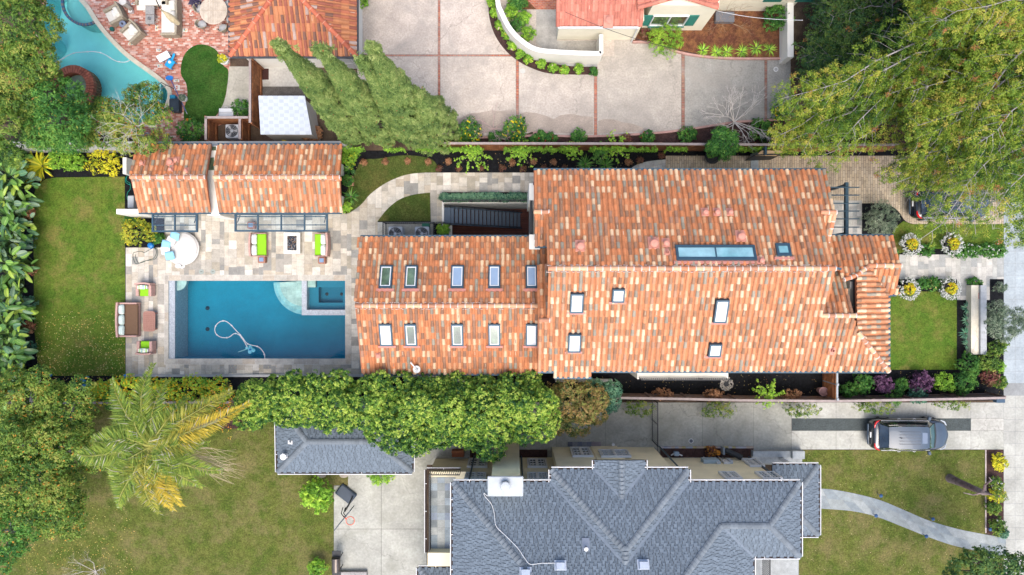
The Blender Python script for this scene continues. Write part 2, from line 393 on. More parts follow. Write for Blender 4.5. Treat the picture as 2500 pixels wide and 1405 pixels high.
# cream clay paver driveway of the middle house
dcol = [(0.50, 0.41, 0.29), (0.46, 0.38, 0.27), (0.54, 0.45, 0.33), (0.48, 0.41, 0.31), (0.42, 0.35, 0.26)]
dv = wpts([(1625, 381), (2300, 381), (2300, 300), (2450, 300), (2450, 548)] + cpx([(2232, 548), (2210, 540), (2192, 515), (2165, 497)], 4) + [(2104, 497), (2104, 575), (2025, 575), (2025, 500), (1625, 500)])
sheet("driveway", dv, 0.01, m_pave, [], bond(*bbox(dv), 0.135, 0.40, dcol, rnd, 0.009, True), (0.16, 0.12, 0.09))
side = wpts(cpx([(1530, 430), (1545, 408), (1580, 395), (1625, 390)], 4) + [(1625, 430)])
sheet("side_path", side, 0.012, m_pave, [], ashlar(*bbox(side), gstone, rnd), (0.34, 0.33, 0.31))
# porch floor beside the driveway
po = wpts([(2025, 490), (2104, 490), (2104, 600), (2025, 600)])
sheet("porch_floor", po, 0.015, m_pave, [], ashlar(*bbox(po), gstone, rnd), (0.34, 0.33, 0.31))
# ---- sidewalk
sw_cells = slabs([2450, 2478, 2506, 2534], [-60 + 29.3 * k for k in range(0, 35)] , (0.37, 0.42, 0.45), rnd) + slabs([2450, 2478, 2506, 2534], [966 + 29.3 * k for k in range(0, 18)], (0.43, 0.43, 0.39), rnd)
sheet("sidewalk", wpts([(2450, -60), (2534, -60), (2534, 1470), (2450, 1470)]), 0.016, m_conc, [], sw_cells, (0.28, 0.29, 0.29))
mb = MB(); a = W2(2534, 1470); b = W2(2541, -60); mb.box(a[0], a[1], -0.1, b[0], b[1], 0.03, (0.42, 0.42, 0.4)); o = mb.build("kerb", m_conc); o['kind'] = 'structure'
sheet("road", wpts([(2541, -1400), (2900, -1400), (2900, 2800), (2541, 2800)]), 0.004, mat("asphalt", (0.055, 0.055, 0.058), 0.9, 0.2, 2, 0.01, 60, fine=0.3))
# ---- south neighbour: driveway slabs, asphalt ribbon, court
cc = (0.39, 0.39, 0.34)
drv = [(1000, 983), (2450, 983), (2450, 1098), (1953, 1098), (1953, 1135), (1042, 1135), (1042, 1480), (815, 1480), (815, 1186), (850, 1186), (850, 1120), (1000, 1120)]
cells = slabs([1000, 1150, 1215, 1358, 1478, 1604], [983, 1140], cc, rnd) + slabs([1606, 1715, 1840, 1932], [983, 1140], cc, rnd) + slabs([1932, 2041, 2151, 2261, 2370, 2451], [983, 1022], (0.44, 0.44, 0.40), rnd) + slabs([1932, 2041, 2151, 2261, 2370, 2451], [1052, 1098], (0.46, 0.46, 0.41), rnd) \
    + slabs([2370, 2451], [1022, 1052], (0.51, 0.50, 0.45), rnd) + slabs([815, 931, 1042], [1120, 1292, 1480], (0.43, 0.43, 0.385), rnd, 0.014)
strip = wpts([(1933, 1022), (2370, 1022), (2370, 1052), (1933, 1052)])
sheet("driveway", wpts(drv), 0.012, m_conc_south, [strip], cells, (0.17, 0.165, 0.15))
sheet("driveway_strip", strip, 0.008, mat("asphalt_strip", (0.07, 0.085, 0.085), 0.9, 0.2, 3, 0.01, 60, fine=0.5))
# curved slate front path
pa = cpx([(1990, 1193), (2030, 1195), (2090, 1206), (2150, 1222), (2210, 1247), (2270, 1272), (2340, 1292), (2400, 1304), (2455, 1313)], 4)
pb = cpx([(2455, 1358), (2430, 1354), (2380, 1344), (2320, 1330), (2260, 1309), (2200, 1285), (2140, 1262), (2080, 1248), (1990, 1241)], 4)
slate = [(0.29, 0.33, 0.34), (0.25, 0.285, 0.30), (0.33, 0.36, 0.36), (0.28, 0.31, 0.31), (0.24, 0.28, 0.30)]
cells = []
na = len(pa)
pbr = pb[::-1]
for i in range(0, na - 2, 2):
    for (t0, t1) in ((0, 0.5), (0.5, 1)) if (i // 2) % 3 else ((0, 0.34), (0.34, 1)):
        q = [(pa[k][0] * (1 - t) + pbr[k][0] * t, pa[k][1] * (1 - t) + pbr[k][1] * t) for k, t in ((i, t0), (i + 2, t0), (i + 2, t1), (i, t1))]
        cx = sum(p[0] for p in q) / 4; cy = sum(p[1] for p in q) / 4
        cells.append((wpts([(cx + (x - cx) * 0.965, cy + (y - cy) * 0.965) for x, y in q]), rnd.choice(slate)))
sheet("slate_path", wpts(pa + pb), 0.035, m_pave, [], cells, (0.30, 0.32, 0.31))
sheet("garden_bed", wpts([(2408, 1099), (2450, 1099), (2452, 1312), (2408, 1302)]), 0.008, m_dirt)
# ---- north neighbour: big cracked court with brick bands
nd = [(872, -60), (1930, -60), (1930, 290), (1700, 312), (1590, 324), (1450, 332), (1320, 330), (1300, 322), (1270, 332), (1000, 332), (872, 300)]
cells = slabs([872, 1069], [-60, 133.5], (0.58, 0.50, 0.43), rnd) + slabs([1075, 1262], [-60, 133.5], (0.59, 0.51, 0.44), rnd) + slabs([872, 1069], [138.5, 340], (0.56, 0.49, 0.42), rnd) + slabs([1075, 1259.5], [138.5, 340], (0.55, 0.48, 0.41), rnd) \
    + slabs([1267, 1450], [138.5, 340], (0.53, 0.47, 0.41), rnd) + slabs([1262, 1500], [-60, 138], (0.59, 0.51, 0.44), rnd) + slabs([1458, 1663], [60, 340], (0.44, 0.40, 0.35), rnd) + slabs([1672, 1866], [120, 340], (0.35, 0.34, 0.31), rnd) + slabs([1873, 1935], [60, 340], (0.37, 0.36, 0.33), rnd)
bk = [(0.48, 0.13, 0.07), (0.40, 0.11, 0.06), (0.54, 0.19, 0.10), (0.44, 0.15, 0.10)]
bk2 = [(0.30, 0.15, 0.11), (0.26, 0.13, 0.09), (0.35, 0.19, 0.13), (0.32, 0.12, 0.09)]
def band(x0, y0, x1, y1, cols, vertical):
    out = []
    if vertical:
        y = y0
        while y < y1: out.append((wpts([(x0 + .8, y + .35), (x1 - .8, y + .35), (x1 - .8, y + 3.4), (x0 + .8, y + 3.4)]), rnd.choice(cols))); y += 3.9
    else:
        x = x0
        while x < x1: out.append((wpts([(x + .35, y0 + .6), (x + 3.4, y0 + .6), (x + 3.4, y1 - .6), (x + .35, y1 - .6)]), rnd.choice(cols))); x += 3.9
    return out
cells += band(1069, -60, 1075, 133, bk, True) + band(1069, 139, 1075, 330, bk, True) + band(872, 133.5, 1262, 138.5, bk, False) + band(1259.5, 140, 1267, 320, bk, True) + band(1450, 180, 1458, 330, bk, True) + band(1663, 120, 1672, 318, bk2, True) + band(1866, 140, 1873, 300, bk2, True)
ndw = wpts(nd)
sheet("motor_court", ndw, 0.01, m_conc_old, [], cells, (0.22, 0.19, 0.165))
for dp in ([(1085, 325), (1090, 305), (1108, 292), (1125, 289), (1145, 278), (1170, 276), (1200, 270), (1225, 272), (1257, 267), (1257, 325)], [(1269, 322), (1269, 278), (1285, 274), (1310, 277), (1335, 284), (1352, 292), (1368, 282), (1395, 279), (1420, 284), (1448, 286), (1448, 328)], [(1460, 327), (1460, 296), (1475, 291), (1498, 292), (1520, 299), (1545, 303), (1570, 313), (1590, 320)]):
    sheet("damp_patch", wpts(dp), 0.013, mat("damp_concrete", (0.40, 0.335, 0.28), 0.8, 0.16, 1.5, fine=0.14))
# planting beds cut over it (slightly proud), curved bed under the white garden wall
cb_o = cpx([(1190, -60), (1192, 10), (1196, 50), (1210, 90), (1235, 125), (1265, 150), (1300, 168), (1340, 180), (1400, 183), (1458, 183)], 5)
cb_i = cpx([(1458, 164), (1400, 163), (1350, 155), (1300, 135), (1262, 105), (1235, 65), (1218, 20), (1212, -60)], 5)
sheet("garden_bed", wpts(cb_o + cb_i), 0.03, m_dirt)
cg = cpx([(1458, 157), (1400, 157), (1350, 149), (1300, 128), (1268, 100), (1240, 60), (1224, 20), (1216, -60)], 5)
sheet("concrete_apron", wpts(cb_i[::-1] + cg), 0.022, mat("apron_concrete", (0.36, 0.36, 0.35), 0.9, 0.2, 2, fine=0.1))
# entry court behind the wall
sheet("entry_walk", wpts([(1309, 25), (1360, 25), (1360, 100), (1470, 100), (1470, 150), (1400, 150), (1345, 135), (1309, 105)]), 0.026, mat("entry_concrete", (0.42, 0.40, 0.36), 0.9, 0.25, 1.2, fine=0.1))
sheet("brick_walk", wpts([(1240, -60), (1360, -60), (1360, 24), (1240, 24)]), 0.026, m_pave, [], bond(*bbox(wpts([(1240, -60), (1360, 24)])), 0.1, 0.21, bk, rnd, 0.006, False), (0.45, 0.40, 0.34))
sheet("garden_bed", wpts([(1232, -60), (1240, 24), (1309, 24), (1309, 107), (1270, 85), (1245, 45)]), 0.03, m_bark)
eb = cpx([(1545, 103), (1580, 103), (1625, 115), (1660, 128), (1720, 138), (1800, 143), (1925, 143)], 4)
sheet("garden_bed", wpts([(1545, 60)] + eb + [(1935, 60), (1935, 0), (1545, 0)]), 0.03, m_bark)
nb = cpx([(1010, 345), (1270, 332), (1305, 326), (1340, 332), (1450, 334), (1600, 325), (1700, 313), (1800, 298), (1930, 291)], 4)
sheet("garden_bed", wpts(nb + [(2300, 291), (2300, 362), (1010, 362)]), 0.03, m_dirt)
sheet("garden_bed", wpts([(1930, -60), (2450, -60), (2450, 300), (1930, 300)]), 0.02, m_soil)
# north-west: brick terrace round the free-form pool
brick_cols = [(0.52, 0.20, 0.14), (0.44, 0.15, 0.10), (0.58, 0.27, 0.20), (0.62, 0.36, 0.29), (0.48, 0.17, 0.11), (0.40, 0.14, 0.10), (0.68, 0.48, 0.41)]
terr_full = wpts([(110, -60), (562, -60), (562, 168), (552, 300), (440, 345), (330, 345), (250, 300), (130, 190), (90, 150), (100, 60)])
sheet("brick_terrace", terr_full, 0.01, m_pave, [wpts(NPOOL), wpts(lawn_p)], bond(*bbox(terr_full), 0.105, 0.215, brick_cols, rnd, 0.006, False, 0.18), (0.45, 0.36, 0.30))
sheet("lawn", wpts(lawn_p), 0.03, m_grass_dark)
sheet("concrete_pad", wpts([(560, 163), (608, 163), (608, 290), (530, 290), (538, 262), (552, 235)]), 0.016, m_conc_south, [], [], (0.42, 0.40, 0.34))
sheet("side_yard", wpts([(632, 150), (775, 150), (775, 212), (632, 212)]), 0.014, m_conc_south, [], [], (0.52, 0.51, 0.48))
sheet("side_yard_edge", wpts([(632, 212), (775, 212), (775, 240), (632, 240)]), 0.01, mat("wet_gravel", (0.13, 0.12, 0.11), 0.9, 0.3, 3, 0.02, 50, fine=0.4))
# ---------------------------------------------------------------- roof planes: z = a + b x + c y
class Plane:
    def __init__(s, px, py, z0, down, slope):
        """plane through the photo point (px,py) standing at height z0, falling towards `down`"""
        p = W(px, py, z0); s.d = Vector((down[0], down[1])).normalized(); s.slope = slope
        s.b = -slope * s.d.x; s.c = -slope * s.d.y; s.a = z0 - s.b * p.x - s.c * p.y
    def z(s, x, y): return s.a + s.b * x + s.c * y
    def hit(s, px, py):
        dx = (px - 1250) / F; dy = (702.5 - py) / F
        t = (H - s.a) / (1 + s.b * dx + s.c * dy); return Vector((dx * t, dy * t, H - t))
def on2(A, B, px, py):
    """the point of the line where A and B meet that appears nearest to photo pixel (px,py)"""
    nb = (A.b - B.b, A.c - B.c); k = B.a - A.a      # nb . xy = k
    L = nb[0] ** 2 + nb[1] ** 2
    p0 = Vector((nb[0] * k / L, nb[1] * k / L)); d = Vector((-nb[1], nb[0])).normalized()
    best = None; t = 0.0; step = 8.0
    for _ in range(40):
        c = []
        for s_ in (t - step, t, t + step):
            q = p0 + d * s_; v = PX((q.x, q.y, A.z(q.x, q.y))); c.append(((v[0] - px) ** 2 + (v[1] - py) ** 2, s_))
        c.sort(); 
        if c[0][1] == t: step *= 0.5
        t = c[0][1]
    q = p0 + d * t; return Vector((q.x, q.y, A.z(q.x, q.y)))
def on3(A, B, C):
    M = Matrix(((A.b - B.b, A.c - B.c), (A.b - C.b, A.c - C.c))); r = Vector((B.a - A.a, C.a - A.a)); q = M.inverted() @ r
    return Vector((q.x, q.y, A.z(q.x, q.y)))
def poly(A, *vs): return [(v if isinstance(v, Vector) else A.hit(*v)) for v in vs]

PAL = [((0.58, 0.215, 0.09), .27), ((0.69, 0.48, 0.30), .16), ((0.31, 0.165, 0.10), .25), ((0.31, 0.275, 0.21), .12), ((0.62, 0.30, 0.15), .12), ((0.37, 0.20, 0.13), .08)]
PAL_LIT = [((0.61, 0.27, 0.135), .31), ((0.73, 0.53, 0.35), .17), ((0.35, 0.195, 0.115), .22), ((0.33, 0.295, 0.23), .12), ((0.64, 0.33, 0.19), .14), ((0.48, 0.27, 0.17), .05)]  # lighter copy of the tile palette, southern light painted into the sunward slopes
PALN = [((0.46, 0.15, 0.08), .26), ((0.34, 0.11, 0.07), .28), ((0.58, 0.24, 0.11), .14), ((0.46, 0.34, 0.29), .14), ((0.22, 0.11, 0.08), .18)]
PALP = [((0.56, 0.20, 0.14), .4), ((0.60, 0.24, 0.17), .3), ((0.50, 0.17, 0.12), .3)]
def pick(pal, rng):
    t = rng.random() * sum(w for _, w in pal)
    for c, w in pal:
        t -= w
        if t <= 0: break
    k = rng.uniform(0.86, 1.12); return (c[0] * k, c[1] * k, c[2] * k)
m_tile = mat("clay_tile", attr=True, rough=0.75, var=0.12, scale=9, bump=0.004, bscale=60, fine=0.14)
m_cap = mat("ridge_tile", attr=True, rough=0.75, var=0.12, scale=9, fine=0.1)
m_stucco = mat("stucco", (0.86, 0.78, 0.60), 0.9, 0.06, 1.5, 0.004, 60)
m_stucco_w = mat("white_stucco", (0.88, 0.86, 0.79), 0.9, 0.06, 1.2, 0.004, 60)
m_stucco_y = mat("yellow_stucco", (0.98, 0.88, 0.62), 0.9, 0.08, 1.2, 0.004, 60)
m_blue = mat("slate_blue_metal", (0.052, 0.105, 0.15), 0.45, 0.08, 3, metal=0.3)
m_white = mat("white_paint", (0.78, 0.79, 0.80), 0.5, 0.04, 3)
m_black = mat("black_metal", (0.02, 0.024, 0.03), 0.5, 0.1, 3)
m_galv = mat("galvanised", (0.45, 0.47, 0.50), 0.35, 0.1, 2, metal=0.8)
def intervals(P2, u, ucoord, wcoord):
    ws = []; n = len(P2)
    for i in range(n):
        a = P2[i]; b = P2[(i + 1) % n]; ua = ucoord(a); ub = ucoord(b)
        if (ua <= u) != (ub <= u):
            t = (u - ua) / (ub - ua); ws.append(wcoord(a) + t * (wcoord(b) - wcoord(a)))
    ws.sort(); return [(ws[i], ws[i + 1]) for i in range(0, len(ws) - 1, 2)]
def tiles(mb, A, P, pitch=0.262, expo=0.345, pal=PAL, rng=None, rad=0.083, hh=0.075, pan=None, phase=0.0, off=None):
    """rows of overlapping barrel tiles with their pans, laid from the eave up"""
    rng = rng or rnd; d = A.d; e = Vector((-d.y, d.x)); sl = A.slope; nrm = math.sqrt(1 + sl * sl)
    P2 = [(v.x, v.y) for v in P]
    uc = lambda p: p[0] * e.x + p[1] * e.y; wc = lambda p: -(p[0] * d.x + p[1] * d.y)
    us = [uc(p) for p in P2]; ws = [wc(p) for p in P2]; dw = expo / nrm; wmin = min(ws) if off is None else off
    N = Vector((-A.b, -A.c, 1)).normalized()
    def pt(u, w, lift):
        x = u * e.x - w * d.x; y = u * e.y - w * d.y
        return (x + N.x * lift, y + N.y * lift, A.z(x, y) + N.z * lift)
    u = min(us) + pitch * (0.5 + phase)
    while u < max(us):
        for (w0, w1) in intervals(P2, u, uc, wc):
            k = math.floor((w0 - wmin) / dw + 0.02); ucj = u + rng.gauss(0, 0.006)
            while True:
                a = max(w0, wmin + k * dw); b = min(w1, wmin + (k + 1) * dw)
                if a >= w1 - 0.02: break
                k += 1
                if b - a < 0.02: continue
                c = pick(pal, rng); tw = rng.gauss(0, 0.006); du = rng.gauss(0, 0.004); zl = rng.uniform(0, 0.008); hj = hh * rng.uniform(0.93, 1.07)
                vs = []
                for (w, r, l) in ((a - 0.015, rad * 1.10, 0.036 + zl), (b + 0.03, rad * 0.84, 0.006)):
                    uu = ucj + du + (tw if w > a else -tw)
                    for q in range(6):
                        t = PI * q / 5; vs.append(pt(uu + r * math.cos(t), w, l + hj * (r / rad) * math.sin(t)))
                mb.add(vs, [(0, 1, 7, 6), (1, 2, 8, 7), (2, 3, 9, 8), (3, 4, 10, 9), (4, 5, 11, 10), (5, 4, 3, 2, 1, 0)], c)
                # spotted, lichened patch on some tiles
                if rng.random() < 0.06 and b - a > 0.2:
                    t0 = rng.uniform(0.9, 2.0); m = a + (b - a) * 0.25; n_ = b - (b - a) * 0.2; r = rad * 1.02; h2 = hj + 0.004
                    cc_ = rng.choice([(0.50, 0.42, 0.30), (0.20, 0.15, 0.13), (0.62, 0.50, 0.38)])
                    mb.add([pt(ucj + r * math.cos(t0), m, 0.028 + h2 * math.sin(t0)), pt(ucj + r * math.cos(t0 + .35), m, 0.028 + h2 * math.sin(t0 + .35)), pt(ucj + r * .92 * math.cos(t0 + .4), n_, 0.02 + h2 * math.sin(t0 + .4)), pt(ucj + r * .92 * math.cos(t0 + .1), n_, 0.02 + h2 * math.sin(t0 + .1))], [(3, 2, 1, 0)], cc_)
        up = u + pitch / 2
        for (w0, w1) in intervals(P2, min(up, max(us) - 0.01), uc, wc):
            k = math.floor((w0 - wmin) / dw); g = pitch / 2 - rad * 0.7
            while True:
                a = max(w0, wmin + k * dw); b = min(w1, wmin + (k + 1) * dw)
                if a >= w1 - 0.02: break
                k += 1
                if b - a < 0.02: continue
                c = pan or (0.52, 0.21, 0.095); j = rng.uniform(0.8, 1.15)
                mb.add([pt(up - g, a, 0.035), pt(up, a, 0.012), pt(up + g, a, 0.035), pt(up + g, b, 0.022), pt(up, b, 0.0), pt(up - g, b, 0.022), pt(up, a, -0.005), pt(up - g, a, -0.005), pt(up + g, a, -0.005)],
                       [(0, 1, 4, 5), (1, 2, 3, 4), (7, 6, 1, 0), (6, 8, 2, 1)], (c[0] * j, c[1] * j, c[2] * j))
        u += pitch
def slab(mb, A, P, th=0.14, col=(0.42, 0.16, 0.08)):
    n = len(P); pts = [(v.x, v.y, A.z(v.x, v.y)) for v in P]
    if sum(pts[i][0] * pts[(i + 1) % n][1] - pts[(i + 1) % n][0] * pts[i][1] for i in range(n)) < 0: pts = pts[::-1]
    mb.add([(x, y, z - th) for x, y, z in pts] + pts, [tuple(range(n - 1, -1, -1)), tuple(range(n, 2 * n))] + [(i, (i + 1) % n, n + (i + 1) % n, n + i) for i in range(n)], col)
def inset(pts, d):
    n = len(pts); a = sum(pts[i][0] * pts[(i + 1) % n][1] - pts[(i + 1) % n][0] * pts[i][1] for i in range(n))
    if a < 0: pts = pts[::-1]
    out = []
    for i in range(n):
        p0, p1, p2 = Vector(pts[i - 1][:2]), Vector(pts[i][:2]), Vector(pts[(i + 1) % n][:2])
        e1 = (p1 - p0).normalized(); e2 = (p2 - p1).normalized(); n1 = Vector((-e1.y, e1.x)); n2 = Vector((-e2.y, e2.x))
        m = n1 + n2
        if m.length < 1e-4: m = n1
        m.normalize(); k = d / max(0.35, m.dot(n1)); out.append((p1.x + m.x * k, p1.y + m.y * k))
    return out
def under(mb, A, P, ins=0.35, z0=0.0, col=(0.66, 0.60, 0.47)):
    """solid wall block below a roof plane, its top following the plane"""
    q = inset([(v.x, v.y) for v in P], ins)
    mb.prism(q, z0, 0, col, ztop=lambda x, y: A.z(x, y) - 0.1)
def caps(mb, p, q, r=0.115, L=0.36, pal=None, mortar=(0.72, 0.60, 0.55), lift=0.06, rng=None, w=0.02):
    rng = rng or rnd; p = Vector(p); q = Vector(q); D = q - p; n = max(1, round(D.length / L)); D.normalize()
    side = D.cross(Vector((0, 0, 1))).normalized(); up = side.cross(D).normalized()
    if up.z < 0: up = -up
    st = (q - p).length / n
    for i in range(n):
        c = pick(pal, rng) if pal else rng.choice([(0.62, 0.24, 0.12), (0.72, 0.47, 0.28), (0.66, 0.30, 0.17), (0.46, 0.22, 0.13), (0.68, 0.38, 0.22)])
        a = p + D * (i * st); b = p + D * ((i + 1) * st + 0.02); vs = []
        for (c0, rr, l) in ((a, r * 0.94, lift), (b, r * 1.04, lift + 0.012)):
            for k in range(7):
                t = PI * k / 6; vs.append(tuple(c0 + side * (rr * math.cos(t)) + up * (l - 0.05 + rr * 0.95 * math.sin(t))))
        mb.add(vs, [(k, k + 1, k + 8, k + 7) for k in range(6)] + [(0, 7, 8, 1)][:0] + [tuple(range(7, 14)), tuple(range(6, -1, -1))], c)
        if mortar:
            vs = []
            for (c0, rr) in ((b - D * 0.03, r * 1.12), (b + D * w, r * 1.12)):
                for k in range(7):
                    t = PI * k / 6; vs.append(tuple(c0 + side * (rr * math.cos(t)) + up * (lift - 0.045 + rr * 0.95 * math.sin(t))))
            mb.add(vs, [(k, k + 1, k + 8, k + 7) for k in range(6)] + [tuple(range(7, 14)), tuple(range(6, -1, -1))], mortar)
def skirt(mb, p, q, off=0.14, w=0.05, col=(0.78, 0.62, 0.56), rng=None):
    """ragged mortar bead both sides of a ridge"""
    rng = rng or rnd; p = Vector(p); q = Vector(q); D = (q - p); L = D.length; D.normalize(); side = D.cross(Vector((0, 0, 1))).normalized()
    for s_ in (-1, 1):
        n = int(L / 0.13)
        for i in range(n):
            if rng.random() < 0.25: continue
            a = p + D * (i * 0.13 + rng.uniform(-.03, .03)) + side * s_ * (off + rng.uniform(-.02, .03)); z = -0.03
            mb.add([tuple(a + Vector((0, 0, z)) + x) for x in (-D * .06 - side * w / 2, D * .06 - side * w / 2, D * .06 + side * w / 2, -D * .06 + side * w / 2)] + [tuple(a + Vector((0, 0, 0.075)))], [(0, 1, 4), (1, 2, 4), (2, 3, 4), (3, 0, 4)], col)
def gutter(mb, p, q, drop=0.06, out=(0, 0), w=0.11, h=0.1, col=None):
    o = Vector((out[0], out[1], 0)) * 0.07
    mb.bar(Vector(p) + o - Vector((0, 0, drop)), Vector(q) + o - Vector((0, 0, drop)), w, h, col)
def shingles(mb, A, P, expo=0.125, rng=None, base=(0.152, 0.19, 0.232), wr=(0.13, 0.22), lift=0.036, off=None, jit=0.09, stag=0.045):
    """laminated shingle tabs: every tab a thin wedge, its butt edge proud and uneven"""
    rng = rng or rnd; d = A.d; e = Vector((-d.y, d.x)); nrm = math.sqrt(1 + A.slope ** 2); P2 = [(v.x, v.y) for v in P]
    uc = lambda p: p[0] * e.x + p[1] * e.y; wc = lambda p: -(p[0] * d.x + p[1] * d.y)
    ws = [wc(p) for p in P2]; us = [uc(p) for p in P2]; dw = expo / nrm; w = min(ws) if off is None else off
    N = Vector((-A.b, -A.c, 1)).normalized()
    def pt(u, w, l):
        x = u * e.x - w * d.x; y = u * e.y - w * d.y; return (x + N.x * l, y + N.y * l, A.z(x, y) + N.z * l)
    row = 0
    while w < max(ws):
        wm = w + dw * 0.5
        for (a, b) in intervals([(p[1], p[0]) for p in P2] if False else P2, min(wm, max(ws) - 1e-3), wc, uc):
            u = a + 0.0; hi = row % 2
            u -= rng.random() * 0.1
            while u < b:
                x1 = u + rng.uniform(*wr); l0 = max(u, a); l1 = min(x1, b); u = x1; hi = 1 - hi
                if l1 - l0 < 0.02: continue
                k = rng.uniform(1 - jit, 1 + jit) * (1.06 if hi else 0.92); c = tuple(t * k for t in base)
                lw = w - (stag if hi else 0.0); L = lift if hi else lift * 0.55; g = 0.011
                mb.add([pt(l0 + g, lw, L), pt(l1 - g, lw, L), pt(l1 - g, w + dw * 1.05, 0.012), pt(l0 + g, w + dw * 1.05, 0.012), pt(l0 + g, lw, 0), pt(l1 - g, lw, 0)],
                       [(3, 2, 1, 0), (0, 1, 5, 4), (1, 2, 5), (0, 4, 3)], c)
        w += dw; row += 1
def hipcaps(mb, p, q, w=0.3, L=0.2, base=(0.175, 0.205, 0.235), rng=None):
    rng = rng or rnd; p = Vector(p); q = Vector(q)
    if p.z > q.z: p, q = q, p
    D = q - p; n = max(1, round(D.length / L)); st = D.length / n; D.normalize()
    side = D.cross(Vector((0, 0, 1))).normalized(); up = side.cross(D).normalized(); up = up if up.z > 0 else -up
    for i in range(n):
        k = rng.uniform(0.88, 1.15); c = tuple(t * k for t in base); a = p + D * i * st; b = p + D * ((i + 1) * st + .02)
        vs = []
        for (c0, l) in ((a, 0.10), (b, 0.04)):
            vs += [tuple(c0 - side * w / 2 + up * (l - .075)), tuple(c0 - side * w * .25 + up * (l - 0.015)), tuple(c0 + up * l), tuple(c0 + side * w * .25 + up * (l - 0.015)), tuple(c0 + side * w / 2 + up * (l - .075))]
        mb.add(vs, [(0, 1, 6, 5), (1, 2, 7, 6), (2, 3, 8, 7), (3, 4, 9, 8), (4, 3, 2, 1, 0)], c)
# ---------------------------------------------------------------- fittings shared by the roofs
def pbox(mb, A, c, hu, hw, l0, l1, col=None, bev=0.0):
    d = A.d; e = Vector((-d.y, d.x)); N = Vector((-A.b, -A.c, 1)).normalized()
    def pt(u, w, l):
        x = c.x + u * e.x - w * d.x; y = c.y + u * e.y - w * d.y; return (x + N.x * l, y + N.y * l, A.z(x, y) + N.z * l)
    i = bev
    vs = [pt(u, w, l0) for u, w in ((-hu, -hw), (hu, -hw), (hu, hw), (-hu, hw))] + [pt(u, w, l1) for u, w in ((-hu + i, -hw + i), (hu - i, -hw + i), (hu - i, hw - i), (-hu + i, hw - i))]
    return mb.add(vs, [(3, 2, 1, 0), (4, 5, 6, 7), (0, 1, 5, 4), (1, 2, 6, 5), (2, 3, 7, 6), (3, 0, 4, 7)], col)
m_blind = mat("white_blind", (0.50, 0.56, 0.63), 0.25, 0.04, 5, spec=0.6, coat=1.0)
m_blind_b = mat("pale_blue_blind", (0.30, 0.41, 0.56), 0.25, 0.08, 2, spec=0.6, coat=1.0)
m_dglass = mat("green_glass", (0.13, 0.20, 0.12), 0.12, 0.5, 2.0, spec=1.0, coat=1.0, col2=(0.04, 0.07, 0.045))
m_tglass = mat("teal_glass", (0.16, 0.42, 0.46), 0.08, 0.25, 1.2, spec=1.0, coat=1.0, col2=(0.30, 0.52, 0.58))
m_flash = mat("painted_flashing", (0.58, 0.25, 0.20), 0.6, 0.15, 6)
def skylight(par, A, x0, y0, x1, y1, kind, flash='down', label=None, stack=0.19):
    c = A.hit((x0 + x1) / 2, (y0 + y1) / 2); k = (H - c.z) / F
    hu = (x1 - x0) / 2 * k; hw = (y1 - y0) / 2 * k
    if abs(A.d.x) > 0.5: hu, hw = hw, hu
    mb = MB(); g = 0.045
    for (cu, cw, a, b) in ((-hu + g, 0, g, hw), (hu - g, 0, g, hw), (0, -hw + g, hu, g), (0, hw - g, hu, g)):
        d = A.d; e = Vector((-d.y, d.x)); cc = Vector((c.x + cu * e.x - cw * d.x, c.y + cu * e.y - cw * d.y))
        pbox(mb, A, cc, a - 0.003, b - 0.003 if cu else b, 0.0, stack + (0.004 if cu else 0), bev=0.008)
    fr = mb.build("skylight", m_blue, par)
    if label: fr['label'] = label
    mb = MB(); w = 0.028; hi, wi = hu - 0.1, hw - 0.1
    for (cu, cw, a, b) in ((-hi, 0, w, wi + w), (hi, 0, w, wi + w), (0, -wi, hi - w, w), (0, wi, hi - w, w)):
        d = A.d; e = Vector((-d.y, d.x)); cc = Vector((c.x + cu * e.x - cw * d.x, c.y + cu * e.y - cw * d.y))
        pbox(mb, A, cc, a, b, 0.0, stack - 0.01)
    mb.build("frame", m_white if kind != 'teal' else m_blue, fr)
    mb = MB(); pbox(mb, A, c, hu - 0.07, hw - 0.07, 0.02, stack - 0.03)
    mb.build("glass", {'white': m_blind, 'blue': m_blind_b, 'green': m_dglass, 'teal': m_tglass}[kind], fr)
    if kind == 'teal' and (x1 - x0) > 100:
        mb = MB(); pbox(mb, A, c, 0.03, hw - 0.06, 0.0, stack - 0.005); mb.build("mullion", m_blue, fr)
    mb = MB(); s_ = -1 if flash == 'down' else 1
    d = A.d; cc = Vector((c.x - s_ * (hw + 0.07) * d.x, c.y - s_ * (hw + 0.07) * d.y)); pbox(mb, A, cc, hu + 0.13, 0.07, 0.02, 0.1, bev=0.015)
    mb.build("flashing", m_flash, fr)
    return fr
m_vent = mat("terracotta_paint", (0.62, 0.27, 0.20), 0.6, 0.12, 6)
def roof_vent(par, A, px, py, r=0.13, h=0.32, hat=True, name="roof_vent"):
    p = A.hit(px, py); k = (H - p.z - h) / F; x, y = (px - 1250) * k, (702.5 - py) * k; z = A.z(x, y)
    mb = MB(); pbox(mb, A, Vector((x, y)), r * 1.7, r * 1.9, 0.05, 0.1, bev=0.02)
    mb.lathe([(r * .75, 0), (r * .7, h * .7)] + ([(r * 1.15, h * .72), (r * 1.2, h * .9), (r * .9, h), (0.01, h + .02)] if hat else [(r * .7, h), (r * .5, h), (r * .5, h * .4)]), x, y, z, 14)
    return mb.build(name, m_vent, par)
